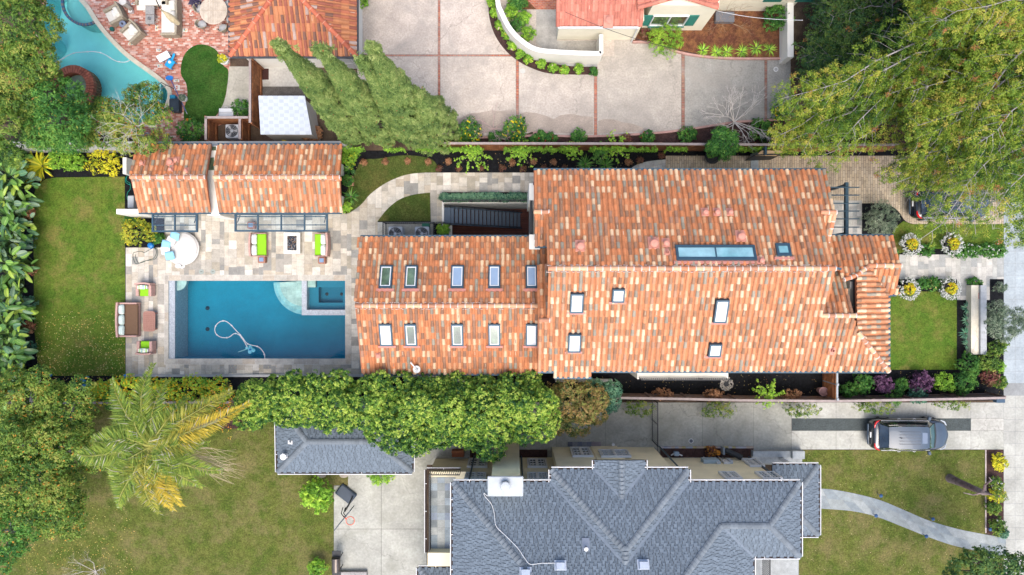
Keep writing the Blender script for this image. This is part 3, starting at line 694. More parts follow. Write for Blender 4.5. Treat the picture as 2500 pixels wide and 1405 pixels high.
def roof_part(par, planes, name="roof", under_mat=None, ins=0.35, slabth=0.16, pal=PAL, **kw):
    """one roof part (tiles of every plane) + one wall part under it"""
    mb = MB()
    for A, P, *o in planes:
        k = dict(kw); 
        if o: k.update(o[0])
        slab(mb, A, P, slabth); tiles(mb, A, P, pal=k.pop('pal', pal), **k)
    return mb.build(name, m_tile, par)
# ================================================================ MIDDLE HOUSE (clay tiles)
house = empty("house", (0, 0, 0), 0, "large house with mottled orange and cream barrel-tile roof and many skylights, in the middle", "house")
N1 = Plane(1600, 417, 6.15, (0, 1), 0.48); Rp = N1.hit(1600, 656)
S1 = Plane(1600, 656, Rp.z, (0, -1), 0.48); zE = S1.hit(2168, 906).z
EA = Plane(2168, 800, zE, (1, 0), 0.48)
PN = Plane(2100, 578, zE, (0, 1), 0.45); PS = Plane(2150, 649, PN.hit(2150, 649).z, (0, -1), 0.45)
TN = Plane(2040, 771, S1.hit(2040, 771).z, (0, 1), 0.48)
LN = Plane(1326, 782, S1.hit(1326, 782).z, (0, 1), 0.48)
NL = Plane(1320, 518, N1.hit(1320, 518).z, (0, -1), 0.48); NR = Plane(2020, 519, N1.hit(2020, 519).z, (0, -1), 0.48)
hip_se = on2(S1, EA, 2168, 906); hip_t = on2(S1, EA, 2092, 812)
pN1 = poly(N1, (1303, 417), (2017, 417), (2038, 519), (2008, 519), (2037, 656), (1340, 656), (1336, 518), (1304, 518))
pS1 = poly(S1, (1340, 656), (2037, 656), (2009, 771), (2084, 771), hip_t, hip_se, (1444, 905), (1444, 920), (1353, 920), (1353, 906), (1313, 906), (1313, 782), (1338, 782))
pEA = poly(EA, hip_t, hip_se, (2168, 717), (2121, 654), (2091, 675), (2092, 812))
pPN = poly(PN, (2022, 578), (2182, 578), (2197, 649), (2119, 649), (2091, 672), (2058, 683), (2048, 662), (2024, 655))
pPS = poly(PS, (2119, 649), (2197, 649), (2189, 718), (2168, 718))
pTN = poly(TN, (2004, 771), (2086, 771), (2062, 684), (2048, 662), (2020, 662), (2000, 720))
pLN = poly(LN, (1315, 782), (1341, 782), (1340, 648), (1311, 648))
pNL = poly(NL, (1304, 518), (1338, 518), (1336, 600), (1307, 600))
pNR = poly(NR, (2008, 519), (2038, 519), (2022, 590), (2004, 590))
roof = roof_part(house, [(N1, pN1), (S1, pS1, {'pal': PAL_LIT}), (EA, pEA, {'pal': PAL_LIT}), (PN, pPN), (PS, pPS), (TN, pTN), (LN, pLN), (NL, pNL), (NR, pNR)])
mb = MB()
for a, b in ((N1.hit(1338, 656), N1.hit(2038, 656)), (N1.hit(1303, 518), N1.hit(1339, 518)), (N1.hit(2003, 519), N1.hit(2040, 519)), (S1.hit(2004, 771), S1.hit(2088, 771)),
             (S1.hit(1316, 782), S1.hit(1341, 782)), (PN.hit(2117, 649), PN.hit(2198, 649)), (PN.hit(2121, 649), PN.hit(2089, 674)), (PN.hit(2092, 672), PN.hit(2060, 683)), (hip_t, hip_se), (NR.hit(2037, 522), NR.hit(2020, 590))):
    mb = MB(); caps(mb, a, b); (skirt(mb, a, b) if (Vector(b) - Vector(a)).length > 3 else None); mb.build("ridge_cap", m_cap, roof)
mb = MB()
for A, P in ((N1, pN1), (S1, pS1), (EA, pEA), (PN, pPN), (PS, pPS), (TN, pTN)): under(mb, A, P, 0.4)
a = W(2052, 676, 5.4); b = W(2096, 822, 5.4); mb.box(a.x, b.y, 0, b.x, a.y, 5.4)
a = W(1308, 420, 4.8); b = W(1318, 900, 4.8); mb.box(a.x, b.y + .1, 0, b.x + .2, a.y - .1, 4.5)
wall_h = mb.build("wall", m_stucco, house)
# balcony in the roof (front) with its rail
mb = MB(); a = W(2056, 683, 5.6); b = W(2090, 815, 5.6); mb.box(a.x, b.y, 5.405, b.x, a.y, 6.15, (0.86, 0.82, 0.68)); mb.box(a.x, a.y - 0.45, 6.15, b.x - 0.1, a.y, 6.4, (0.8, 0.78, 0.72))
bal = mb.build("balcony", m_plain, house)
mb = MB()
for i, dx in enumerate((0, 0.13)):
    p = W(2085, 684, 6.75); q = W(2085, 806, 6.75); mb.bar(p + Vector((dx, 0, -dx)), q + Vector((dx, 0, -dx)), 0.06, 0.06)
for yy in (686, 745, 803): p = W(2085, yy, 6.75); mb.bar(p + Vector((0.02, 0, -1.2)), p, 0.05, 0.05); mb.bar(p + Vector((-0.12, 0, 0)), p + Vector((0.18, 0, 0)), 0.09, 0.09)
mb.build("railing", m_black, bal)
mb = MB()
gutter(mb, N1.hit(1303, 417), N1.hit(2017, 417), out=(0, 1)); gutter(mb, S1.hit(1444, 905), hip_se, out=(0, -1)); gutter(mb, S1.hit(1313, 906), S1.hit(1353, 906), out=(0, -1)); gutter(mb, S1.hit(1353, 920), S1.hit(1444, 920), out=(0, -1))
gutter(mb, hip_se, EA.hit(2168, 718), out=(1, 0)); gutter(mb, PN.hit(2025, 578), PN.hit(2182, 578), out=(0, 1)); gutter(mb, PS.hit(2168, 718), PS.hit(2189, 718), out=(0, -1))
gutter(mb, NL.hit(1306, 600), NL.hit(1336, 600), out=(0, -1)); gutter(mb, W(1313, 655, 5.8), W(1340, 655, 5.8)); gutter(mb, W(2037, 655, 7.9), W(2055, 657, 7.9))
p = W(1304, 448, 5.5); mb.bar(p, p - Vector((0, 0, 5)), 0.1, 0.1); mb.bar(W(1332, 655, 6), W(1342, 655, 6), 0.15, 0.2)
mb.build("gutter", m_blue, house)
for (x0, y0, x1, y1, k, lb) in ((1391, 713, 1424, 761, 'white', 'white square skylight nearest the ridge'), (1386, 811, 1418, 857, 'white', None), (1742, 728, 1775, 785, 'white', None), (1728, 835, 1759, 868, 'white', None), (1493, 702, 1524, 735, 'white', None)):
    skylight(house, S1, x0, y0, x1, y1, k, 'down', None, 0.24)
skylight(house, N1, 1648, 602, 1843, 639, 'teal', 'up', "long two-pane teal skylight beside the ridge"); skylight(house, N1, 1892, 598, 1928, 629, 'teal', 'up')
for x, y, r, ht in ((1418, 601, .15, True), (1598, 594, .16, True), (1628, 594, .12, True), (1631, 616, .09, False), (1812, 577, .15, True), (1724, 518, .11, True), (1753, 518, .11, True), (1785, 518, .10, True), (1862, 636, .10, True)):
    roof_vent(house, N1, x, y, r, 0.3, ht)
roof_vent(house, S1, 2035, 857, .11, .25, False)
# west balcony: two white piers with a dark rail between
mb = MB()
for y0, y1 in ((448, 489), (573, 609)): a = W(1292, y0, 5.2); b = W(1304, y1, 5.2); mb.box(a.x, b.y, 0, b.x + 0.3, a.y, 5.2)
mb.build("pier", m_stucco_w, house)
mb = MB(); p = W(1297, 489, 5.0); q = W(1297, 573, 5.0); mb.bar(p, q, 0.13, 0.06); mb.bar(p - Vector((0, 0, .9)), q - Vector((0, 0, .9)), 0.06, 0.05)
for i in range(12): t = p.lerp(q, i / 11); mb.bar(t, t - Vector((0, 0, .9)), 0.03, 0.03)
mb.build("railing", m_black, house)
# ---- the west wing, lower
WN = Plane(1100, 580, 4.6, (0, 1), 0.42); WS = Plane(1100, 747, WN.hit(1100, 747).z, (0, -1), 0.42)
pWN = poly(WN, (880, 580), (1309, 580), (1309, 596), (1345, 596), (1345, 747), (867, 747)); pWS = poly(WS, (867, 747), (1318, 747), (1316, 912), (883, 912))
wroof = roof_part(house, [(WN, pWN), (WS, pWS)])
mb = MB(); caps(mb, WN.hit(867, 747), WN.hit(1314, 747)); skirt(mb, WN.hit(870, 747), WN.hit(1310, 747)); mb.build("ridge_cap", m_cap, wroof)
mb = MB(); under(mb, WN, pWN, 0.35); under(mb, WS, pWS, 0.35); mb.build("wall", m_stucco, house)
mb = MB(); gutter(mb, WN.hit(880, 580), WN.hit(1304, 580), out=(0, 1)); gutter(mb, WS.hit(883, 912), WS.hit(1313, 912), out=(0, -1)); mb.build("gutter", m_blue, house)
for (x0, x1, k) in ((927, 959, 'green'), (989, 1020, 'green'), (1101, 1133, 'blue'), (1192, 1222, 'blue'), (1283, 1312, 'blue')): skylight(house, WN, x0, 651, x1, 706, k, 'up')
for (x0, x1, k) in ((927, 959, 'white'), (989, 1019, 'green'), (1102, 1132, 'green'), (1192, 1222, 'green'), (1283, 1312, 'white')): skylight(house, WS, x0, 788, x1, 843, k, 'down')
roof_vent(house, WS, 922, 868, .08, .2, True)
p = WS.hit(1020, 900); mb = MB(); mb.lathe([(0.02, 0.3), (.16, .3), (.19, .42), (.17, .43), (0.04, .34)], p.x, p.y, p.z, 20, (0.8, 0.8, 0.78)); mb.lathe([(.06, 0), (.06, .5), (.01, .52)], p.x, p.y, p.z, 10, (0.5, 0.5, 0.5))
q = WS.hit(1005, 884); mb.tube([(q.x, q.y, q.z + .1), (q.x, q.y, q.z + .35), (p.x, p.y, p.z + .42)], .035, 6, (0.8, 0.8, 0.78)); mb.build("satellite_dish", m_plain, house)
# south ledge with its railing, under the eave
mb = MB(); a = W(1556, 898, 3.3); b = W(1778, 926, 3.3); mb.box(a.x, b.y, 0, b.x, a.y + .5, 3.3)
led = mb.build("ledge", m_stucco_w, house)
mb = MB(); ya = b.y + 0.06; mb.bar((a.x + .1, ya, 4.1), (b.x - .1, ya, 4.1), .05, .05); mb.bar((a.x + .1, ya, 3.4), (b.x - .1, ya, 3.4), .04, .04)
n = 42
for i in range(n): x = a.x + .1 + (b.x - a.x - .2) * i / (n - 1); w = .05 if i % 14 == 0 else .022; mb.bar((x, ya, 3.3), (x, ya, 4.1), w, w)
mb.build("railing", m_black, led)

# ================================================================ POOL HOUSE: two tiled roofs and a flat link
ph = empty("pool_house", (0, 0, 0), 0, "low pool house under two clay-tile gables, north of the patio", "building")
QN = Plane(600, 355, 2.75, (0, 1), 0.42); QS = Plane(600, 433, QN.hit(600, 433).z, (0, -1), 0.42)
pA = poly(QN, (334, 355), (515, 355), (503, 433), (318, 433)); pB = poly(QS, (318, 433), (503, 433), (513, 518), (338, 518))
pC = poly(QN, (531, 355), (834, 355), (830, 433), (521, 433)); pD = poly(QS, (521, 433), (830, 433), (834, 518), (534, 518))
r1 = roof_part(ph, [(QN, pA), (QS, pB, {'pal': PAL_LIT})], pitch=0.262); r2 = roof_part(ph, [(QN, pC), (QS, pD, {'pal': PAL_LIT})], pitch=0.262)
mb = MB(); caps(mb, QN.hit(318, 433), QN.hit(500, 433)); skirt(mb, QN.hit(320, 433), QN.hit(500, 433), .13); mb.build("ridge_cap", m_cap, r1)
mb = MB(); caps(mb, QN.hit(521, 433), QN.hit(829, 433)); skirt(mb, QN.hit(523, 433), QN.hit(829, 433), .13); mb.build("ridge_cap", m_cap, r2)
mb = MB()
for A, P, i_ in ((QN, pA, .38), (QS, pB, .38), (QN, pC, .6), (QS, pD, .6)): under(mb, A, P, i_)
a = W(505, 356, 2.5); b = W(536, 526, 2.5); mb.box(a.x, b.y, 0, b.x, a.y, 2.45)
mb.build("wall", m_stucco_w, ph)
mb = MB(); a = W(508, 385, 2.5); b = W(522, 416, 2.5); mb.box(a.x, b.y, 2.45, b.x, a.y, 2.5, (0.05, 0.07, 0.07)); mb.build("skylight", m_dglass, ph); mb = MB(); a = W(505, 358, 2.5); b = W(527, 368, 2.5); mb.box(a.x, b.y, 2.45, b.x, a.y, 2.5, (0.05, 0.07, 0.07)); mb.build("skylight", m_dglass, ph)
mb = MB(); gutter(mb, QN.hit(334, 355), QN.hit(515, 355), out=(0, 1)); gutter(mb, QN.hit(531, 355), QN.hit(834, 355), out=(0, 1)); gutter(mb, QS.hit(338, 518), QS.hit(513, 518), out=(0, -1), w=.08); gutter(mb, QS.hit(534, 518), QS.hit(834, 518), out=(0, -1), w=.08)
mb.build("gutter", m_blue, ph)
for x, y, r in ((413, 395, .13), (414, 413, .08), (344, 398, .09), (452, 416, .08), (428, 390, .09)): roof_vent(ph, QN, x, y, r, .22)
def wallseg(name, pts, z, th, mt, label, cat, z0=0.0, cap=None, capw=0.06, group=None):
    """free-standing garden wall along a pixel polyline measured at its top"""
    P = [W(p[0], p[1], z) for p in pts]; mb = MB(); n = len(P); L = []; Rr = []
    for i, p in enumerate(P):
        d = (P[min(i + 1, n - 1)] - P[max(i - 1, 0)]); d.z = 0; d.normalize(); s_ = Vector((-d.y, d.x, 0))
        L.append(p + s_ * th / 2); Rr.append(p - s_ * th / 2)
    vs = [(v.x, v.y, z0) for v in L] + [(v.x, v.y, z0) for v in Rr] + [(v.x, v.y, z) for v in L] + [(v.x, v.y, z) for v in Rr]
    fs = []
    for i in range(n - 1):
        fs += [(i, i + 1, 2 * n + i + 1, 2 * n + i), (n + i + 1, n + i, 3 * n + i, 3 * n + i + 1), (2 * n + i, 2 * n + i + 1, 3 * n + i + 1, 3 * n + i)]
    fs += [(0, 2 * n, 3 * n, n), (n - 1, 2 * n - 1, 4 * n - 1, 3 * n - 1)]
    mb.add(vs, fs); o = mb.build(name, mt)
    bm = bmesh.new(); bm.from_mesh(o.data); bmesh.ops.recalc_face_normals(bm, faces=bm.faces); bm.to_mesh(o.data); bm.free()
    return tag(o, label, cat, group)
wallseg("garden_wall", [(284, 517), (352, 517)], 2.2, 0.28, m_stucco_w, "short white garden wall jutting west from the pool house corner", "wall")
wallseg("garden_wall", [(304, 385), (304, 425)], 2.0, 0.2, m_stucco_w, "short white wall stub at the pool house's north-west corner", "wall")
wallseg("boundary_wall", [(-50, 352), (845, 350)], 1.9, 0.24, mat("grey_stucco", (0.52, 0.52, 0.50), 0.9, 0.08, 1.5), "long pale stucco boundary wall running behind the pool house", "wall")
# equipment box beside the pool house
mb = MB(); a = W(311, 478, 1.2); b = W(326, 508, 1.2); mb.box(a.x, b.y, 0.15, b.x, a.y, 1.2, bev=.03); mb.box(a.x + .05, b.y + .05, 0, b.x - .05, a.y - .05, .16)
thing("utility_cabinet", mb, mat("cabinet_grey", (0.50, 0.53, 0.56), 0.5, 0.05, 2), "grey metal equipment cabinet against the pool house's west wall", "cabinet")
# glass awnings
def awning(x0, y0, x1, y1, nx, ny, label):
    z = 2.55; a = W(x0, y1, z); b = W(x1, y0, z); t = empty("glass_awning", (a.x, a.y, 0), 0, label, "awning", "glass awnings on the pool house")
    mb = MB(); w = 0.09; X1 = b.x - a.x; Y1 = b.y - a.y
    mb.box(0, 0, z - .12, w, Y1, z); mb.box(X1 - w, 0, z - .12, X1, Y1, z); mb.box(w, 0, z - .12, X1 - w, w, z); mb.box(w, Y1 - w, z - .12, X1 - w, Y1, z)
    for i in range(1, nx): x = X1 * i / nx; mb.box(x - .035, w, z - .1, x + .035, Y1 - w, z - .005)
    mb.build("frame", m_blue, t)
    mb = MB()
    for i in range(1, ny + 1):
        y = Y1 * (i / (ny + .2)) - 0.12; mb.box(w, y, z - .02, X1 - w, y + .05, z + .03)
        for k in range(nx): xx = X1 * (k + .5) / nx; mb.box(xx - .04, y - .01, z + .03, xx + .04, y + .06, z + .05)
    mb.build("glazing_bar", m_blue, t)
    mb = MB(); mb.box(w, w, z - .055, X1 - w, Y1 - w, z - .04); mb.build("glass_panel", glass("awning_glass", (0.90, 0.95, 0.97), 1.7), t)
    for xx in (0.15, X1 - .2): mb = MB(); mb.bar((xx, Y1 * .5, z - .06), (xx, Y1 + .3, z - .7), .04, .04); mb.build("brace", m_blue, t)
    return t
awning(370, 521, 482, 567, 2, 2, "smaller grey-blue steel and glass awning over the lemon bush and daybed"); awning(572, 521, 800, 566, 4, 2, "long grey-blue steel and glass awning in front of the green sofas")
# porch pergola on the driveway side
t = empty("pergola", (0, 0, 0), 0, "blue-grey slatted pergola between the tiled roof and the brick driveway", "pergola")
mb = MB(); p = W(2066, 446, 3.0); q = W(2066, 576, 3.0); mb.bar(p, q, .17, .2); mb.build("beam", m_blue, t)
for y in (458, 477, 497, 516, 535, 555, 573): mb = MB(); p = W(2022, y, 3.12); q = W(2097, y, 3.12); mb.bar(p, q, .05, .12); mb.build("slat", m_blue, t)
for y in (452, 570): mb = MB(); p = W(2066, y, 2.9); mb.bar(p - Vector((0, 0, 2.9)), p, .12, .12); mb.build("post", m_blue, t)

# ================================================================ SOUTH HOUSE (grey shingles)
sh = empty("house", (0, 0, 0), 0, "cream stucco house with hipped blue-grey shingle roof and white gutters, at the bottom", "house")
m_sh = mat("asphalt_shingle", attr=True, rough=0.9, var=0.07, scale=1.2, bump=0.003, bscale=90, fine=0.12)
Z = 6.4
Nm = Plane(1500, 1178, Z, (0, 1), .5); Wm = Plane(1106, 1300, Z, (-1, 0), .5); E1 = Plane(1953, 1270, Z, (1, 0), .5); S2 = Plane(1900, 1359, Z, (0, -1), .5); E2 = Plane(1838, 1390, Z, (1, 0), .5)
N2 = Plane(1500, 1147, Z, (0, 1), .5); W2p = Plane(1346, 1160, Z, (-1, 0), .5); E3 = Plane(1680, 1160, Z, (1, 0), .5); GW = Plane(1452, 1130, Z, (-1, 0), .5); GE = Plane(1574, 1130, Z, (1, 0), .5)
cNW = on2(Nm, Wm, 1106, 1178); farW = on2(Nm, Wm, 1420, 1520); cNE = on2(Nm, E1, 1953, 1178); hR = on2(Nm, E1, 1870, 1273)
hL = on2(Nm, E2, 1757, 1276); farE = on2(Nm, E2, 1560, 1500); vSE = on2(S2, E2, 1838, 1359); cSE = on2(S2, E1, 1953, 1359)
try:
    rR = on3(Nm, S2, E1); rL = on3(Nm, S2, E2)
except Exception: rR, rL = hR, hL
apex = on3(N2, W2p, E3); rb = on2(Nm, W2p, 1518, 1357); rb3 = on3(Nm, W2p, E3)
gA = on3(N2, GW, GE)
P_Nm = [cNW, on2(Nm, W2p, 1346, 1178), rb3, on2(Nm, E3, 1680, 1178), cNE, rR, rL, farE, farW]
P_Wm = [cNW, farW, Wm.hit(1106, 1520)]
P_E1 = [cNE, rR, cSE]; P_S2 = [rR, rL, vSE, cSE]; P_E2 = [rL, farE, E2.hit(1838, 1500), vSE]
c2w = on2(N2, W2p, 1346, 1147); c2e = on2(N2, E3, 1680, 1147)
P_N2 = [c2w, on2(N2, GW, 1452, 1147), gA, on2(N2, GE, 1574, 1147), c2e, apex]
P_W2 = [c2w, apex, rb3, on2(Nm, W2p, 1346, 1178)]; P_E3 = [c2e, apex, rb3, on2(Nm, E3, 1680, 1178)]
gR = on2(GW, GE, 1513, 1124)
P_GW = [GW.hit(1452, 1124), on2(N2, GW, 1452, 1147), gA, gR]; P_GE = [GE.hit(1574, 1124), on2(N2, GE, 1574, 1147), gA, gR]
mb = MB()
for A, P, b in ((Nm, P_Nm, 1), (Wm, P_Wm, 1.0), (E1, P_E1, 1.0), (S2, P_S2, 1.0), (E2, P_E2, 1.05), (N2, P_N2, 1), (W2p, P_W2, 1), (E3, P_E3, 1), (GW, P_GW, 1), (GE, P_GE, 1)):
    P = [Vector(p) for p in P]; slab(mb, A, P, 0.12, (0.05, 0.055, 0.06)); shingles(mb, A, P)
sroof = mb.build("roof", m_sh, sh)
mb = MB()
for a, b in ((cNW, farW), (cNE, rR), (rR, rL), (rL, farE), (rR, cSE), (c2w, apex), (c2e, apex), (apex, rb3), (gR, gA)): mb = MB(); hipcaps(mb, a, b); mb.build("ridge_cap", m_sh, sroof)
mb = MB()
for a, b in ((on2(Nm, W2p, 1346, 1178), rb3), (on2(Nm, E3, 1680, 1178), rb3), (on2(N2, GW, 1452, 1147), gA), (on2(N2, GE, 1574, 1147), gA), (vSE, rL)): mb = MB(); mb.bar(Vector(a) + Vector((0, 0, .03)), Vector(b) + Vector((0, 0, .03)), .13, .03); mb.build("valley_flashing", mat("lead_flashing", (0.17, 0.21, 0.26), 0.5, 0.15, 4), sroof)
def wgutter(mbw, mbd, pts, out):
    for i in range(len(pts) - 1):
        o = Vector((out[i][0], out[i][1], 0)); a, b = Vector(pts[i]), Vector(pts[i + 1]); dz = Vector((0, 0, .06))
        mbd.bar(a + o * .05 - dz, b + o * .05 - dz, .1, .05); mbw.bar(a + o * .12 - dz * .6, b + o * .12 - dz * .6, .035, .12)
        L = (b - a).length; n = int(L / 2.2)
        for k in range(n + 1): p = a.lerp(b, (k + .5) / (n + 1)); mbw.bar(p - dz * .2, p + o * .12 - dz * .2, .03, .02)
mw, md = MB(), MB()
wgutter(mw, md, [Wm.hit(1106, 1520), cNW, P_Nm[1], c2w, N2.hit(1452, 1147), P_GW[0]], [(-1, 0), (0, 1), (-1, 0), (0, 1), (-1, 0)])
wgutter(mw, md, [P_GE[0], N2.hit(1574, 1147), c2e, P_Nm[3], cNE, cSE, vSE, E2.hit(1838, 1500)], [(1, 0), (0, 1), (1, 0), (0, 1), (1, 0), (0, -1), (1, 0)])
gt = mw.build("gutter", m_white, sh); md.build("gutter_trough", mat("trough_brown", (0.05, 0.035, 0.03), 0.9), gt)  # trough strip drawn dark brown inside the white rim
# walls as footprints (metres)
mb = MB(); mb.box(-2.5, -16.4, 0, 11.3, -9.96, 6.28); mb.box(11.2, -13.1, 0, 13.8, -9.965, 6.27); mb.box(2.35, -12, 0, 8.3, -9.36, 6.27); mb.box(4.62, -10, 0, 6.15, -9.3, 6.2)
mb.build("wall", m_stucco_y, sh)
def win_n(par, x0, y0, x1, y1, Y, cols=2, rows=3):
    """white casement pair set on a north-facing wall at depth Y, given as seen in the photo"""
    z0 = 40 - abs(Y) * F / (y0 - 702.5); z1 = 40 - abs(Y) * F / (y1 - 702.5); zm = (z0 + z1) / 2
    X0, X1 = (x0 - 1250) * (40 - zm) / F, (x1 - 1250) * (40 - zm) / F
    mb = MB(); t = .05; mb.box(X0, Y, z0, X1, Y + .07, z1, (0.02, 0.025, 0.03))
    g = mb.build("window", m_dglass, par)
    mb = MB(); w = .09
    for a, b, c, d in ((X0 - w, z0 - w, X1 + w, z0), (X0 - w, z1, X1 + w, z1 + w), (X0 - w, z0, X0, z1), (X1, z0, X1 + w, z1), ((X0 + X1) / 2 - .06, z0, (X0 + X1) / 2 + .06, z1)): mb.box(a, Y, b, c, Y + .12, d)
    for s_ in (0, 1):
        xa = X0 + s_ * (X1 - X0) / 2; xb = xa + (X1 - X0) / 2
        mb.box(xa + .04, Y, z0, xa + .08, Y + .1, z1); mb.box(xb - .08, Y, z0, xb - .04, Y + .1, z1); mb.box((xa + xb) / 2 - .015, Y, z0, (xa + xb) / 2 + .015, Y + .095, z1)
        for r in range(1, rows): zz = z0 + (z1 - z0) * r / rows; mb.box(xa + .08, Y, zz - .018, xb - .08, Y + .097, zz + .018)
    mb.build("frame", m_white, g); return g
for r in ((1291, 1159, 1334, 1174), (1291, 1125, 1331, 1142), (1140, 1159, 1183, 1172), (1146, 1125, 1187, 1142), (1824, 1125, 1852, 1140), (1766, 1157, 1800, 1171), (1856, 1157, 1896, 1171)): win_n(sh, *r, -9.958)
win_n(sh, 1398, 1097, 1440, 1116, -9.358); win_n(sh, 1468, 1103, 1532, 1117, -9.298)
# chimney
mb = MB(); mb.box(-.98, -9.75, 0, .40, -9.02, 7.95); ch = mb.build("chimney", m_stucco_y, sh)
mb = MB(); mb.box(-1.15, -9.8, 7.95, .53, -8.86, 8.05, bev=.03); mb.lathe([(.2, .1), (.15, .1), (.15, .28), (.22, .3), (.24, .36), (.2, .4), (.01, .42)], -.31, -9.25, 7.95, 20); mb.build("chimney_cap", mat("cap_metal", (0.46, 0.50, 0.53), 0.5, 0.15, 1.5), ch)
# roof vents and cable
def boxvent(px, py, w=.28, h=.2):
    p = Nm.hit(px, py); mb = MB(); pbox(mb, Nm, p, w, h, 0.03, 0.06); pbox(mb, Nm, Vector((p.x, p.y - .04)), w * .8, h * .8, .05, .26, bev=.03); return mb.build("roof_vent", mat("vent_metal", (0.50, 0.56, 0.66), 0.5, 0.12, 5), sh)
boxvent(1368, 1381); boxvent(1570, 1379); boxvent(1283, 1398)
p = Nm.hit(1430, 1330); mb = MB(); pbox(mb, Nm, p, .18, .26, .03, .06); mb.lathe([(.09, 0), (.08, .3), (.1, .32), (.01, .34)], p.x, p.y - .12, p.z - .05, 12); mb.build("vent_pipe", m_galv, sh)
cable = [(1190, 1210), (1182, 1203), (1185, 1212), (1200, 1230), (1207, 1255), (1209, 1275), (1215, 1288), (1240, 1312), (1265, 1338), (1280, 1360), (1294, 1376), (1320, 1374), (1356, 1373)]
mb = MB(); mb.tube([Nm.hit(p[0], p[1]) + Vector((0, 0, .1)) if p[0] > 1245 or p[1] < 1240 else Nm.hit(p[0], p[1]) + Vector((0, 0, .1)) for p in cpx(cable, 4)], .016, 5); mb.build("cable", m_white, sh)
# porch roof (east), terrace (west), lower roof (south-west)
PE = Plane(1998, 1200, 3.3, (1, 0), .42); PNn = Plane(1940, 1136, 3.3, (0, 1), .42); PSs = Plane(1970, 1307, 3.3, (0, -1), .42)
a = on2(PE, PNn, 1998, 1136); b = on2(PE, PSs, 1998, 1307); t1 = on2(PE, PNn, 1925, 1212); t2 = on2(PE, PSs, 1925, 1240)
mb = MB()
for A, P in ((PE, [a, t1, t2, b]), (PNn, [PNn.hit(1886, 1136), a, t1, PNn.hit(1880, 1200)]), (PSs, [b, t2, PSs.hit(1900, 1240), PSs.hit(1905, 1307)])): slab(mb, A, P, .12, (0.05, 0.055, 0.06)); shingles(mb, A, P)
pr = mb.build("porch_roof", m_sh, sh)
for u_, v_ in ((a, t1), (b, t2)): mb = MB(); hipcaps(mb, u_, v_); mb.build("ridge_cap", m_sh, pr)
mw, md = MB(), MB(); wgutter(mw, md, [PNn.hit(1886, 1136), a, b, PSs.hit(1905, 1307)], [(0, 1), (1, 0), (0, -1)]); md.build("gutter_trough", MATS["trough_brown"], mw.build("gutter", m_white, pr))
mb = MB()
for px, py in ((1905, 1120), (1925, 1245)): q = W(px, py); mb.lathe([(.2, 0), (.2, .15), (.14, .2), (.13, 3.1), (.2, 3.15), (.2, 3.25)], q.x, q.y, 0, 12)
mb.build("porch_column", m_white, sh)
mb = MB(); a = W(1832, 1130); b = W(1955, 1098); mb.box(a.x, a.y, 0, b.x, b.y, .2, (0.42, 0.44, 0.44)); mb.box(a.x, b.y - .35, .2, b.x, b.y, .42, (0.38, 0.41, 0.42)); a = W(1925, 1115); mb.box(a.x, a.y, .2, a.x + .7, a.y + .45, .6, (0.42, 0.45, 0.46)); mb.build("porch_step", m_pave, sh)
# west terrace over a lower storey
mb = MB(); a = W(1042, 1390, 2.9); b = W(1110, 1148, 2.9); mb.box(a.x + .15, a.y, 0, b.x + 1.5, b.y - .1, 2.88)
mb.box(a.x + .12, W(0, 1385, 3.6).y, 0, b.x + .4, W(0, 1345, 3.2).y, 3.5)
mb.build("terrace_wall", m_stucco_y, sh)
sl2 = [(0.30, 0.36, 0.40), (0.36, 0.42, 0.46), (0.26, 0.31, 0.34), (0.42, 0.44, 0.42), (0.24, 0.27, 0.28), (0.34, 0.37, 0.36), (0.28, 0.33, 0.40)]
a = W(1050, 1342, 2.9); b = W(1112, 1166, 2.9); ter = [(a.x, a.y), (b.x, a.y), (b.x, b.y), (a.x, b.y)]
cells = []
yy = a.y; 
while yy < b.y:
    xx = a.x
    while xx < b.x: k = rnd.choice(sl2); cells.append(([(xx + .006, yy + .006), (xx + .394, yy + .006), (xx + .394, yy + .394), (xx + .006, yy + .394)], k)); xx += .4
    yy += .4
sheet("terrace_floor", ter, 2.9, m_pave, [], cells, (0.30, 0.31, 0.30), None, None, None, sh)
mw, md = MB(), MB(); wgutter(mw, md, [W(1042, 1350, 2.95), W(1042, 1148, 2.95), W(1124, 1148, 2.95)], [(-1, 0), (0, 1)]); md.build("gutter_trough", MATS["trough_brown"], mw.build("gutter", m_white, sh))
mb = MB(); p0 = W(1048, 1350, 3.7); p1 = W(1048, 1160, 3.7); p2 = W(1122, 1160, 3.7); mb.bar(p0, p1, .05, .05); mb.bar(p1, p2, .05, .05)
for a_, b_, n in ((p0, p1, 40), (p1, p2, 15)):
    for i in range(n): q = a_.lerp(b_, i / (n - 1)); mb.bar(q, q - Vector((0, 0, .8)), .025, .025)
mb.build("railing", m_black, sh)
LW = Plane(1022, 1420, 3.2, (-1, 0), .42); LNp = Plane(1060, 1387, 3.2, (0, 1), .42); a = on2(LW, LNp, 1022, 1387); t1 = on2(LW, LNp, 1100, 1470)
mb = MB()
for A, P in ((LW, [a, t1, LW.hit(1022, 1500)]), (LNp, [a, LNp.hit(1110, 1387), LNp.hit(1130, 1470), t1])): slab(mb, A, P, .12, (0.05, 0.055, 0.06)); shingles(mb, A, P)
lr = mb.build("lower_roof", m_sh, sh); mb = MB(); hipcaps(mb, a, t1); mb.build("ridge_cap", m_sh, lr)
mw, md = MB(), MB(); wgutter(mw, md, [LW.hit(1022, 1500), a, LNp.hit(1106, 1387)], [(-1, 0), (0, 1)]); md.build("gutter_trough", MATS["trough_brown"], mw.build("gutter", m_white, lr))
mb = MB(); q = W(1030, 1395); mb.box(q.x + .5, -17, 0, -2.4, q.y - .35, 3.15); mb.build("wall", m_stucco_y, sh)
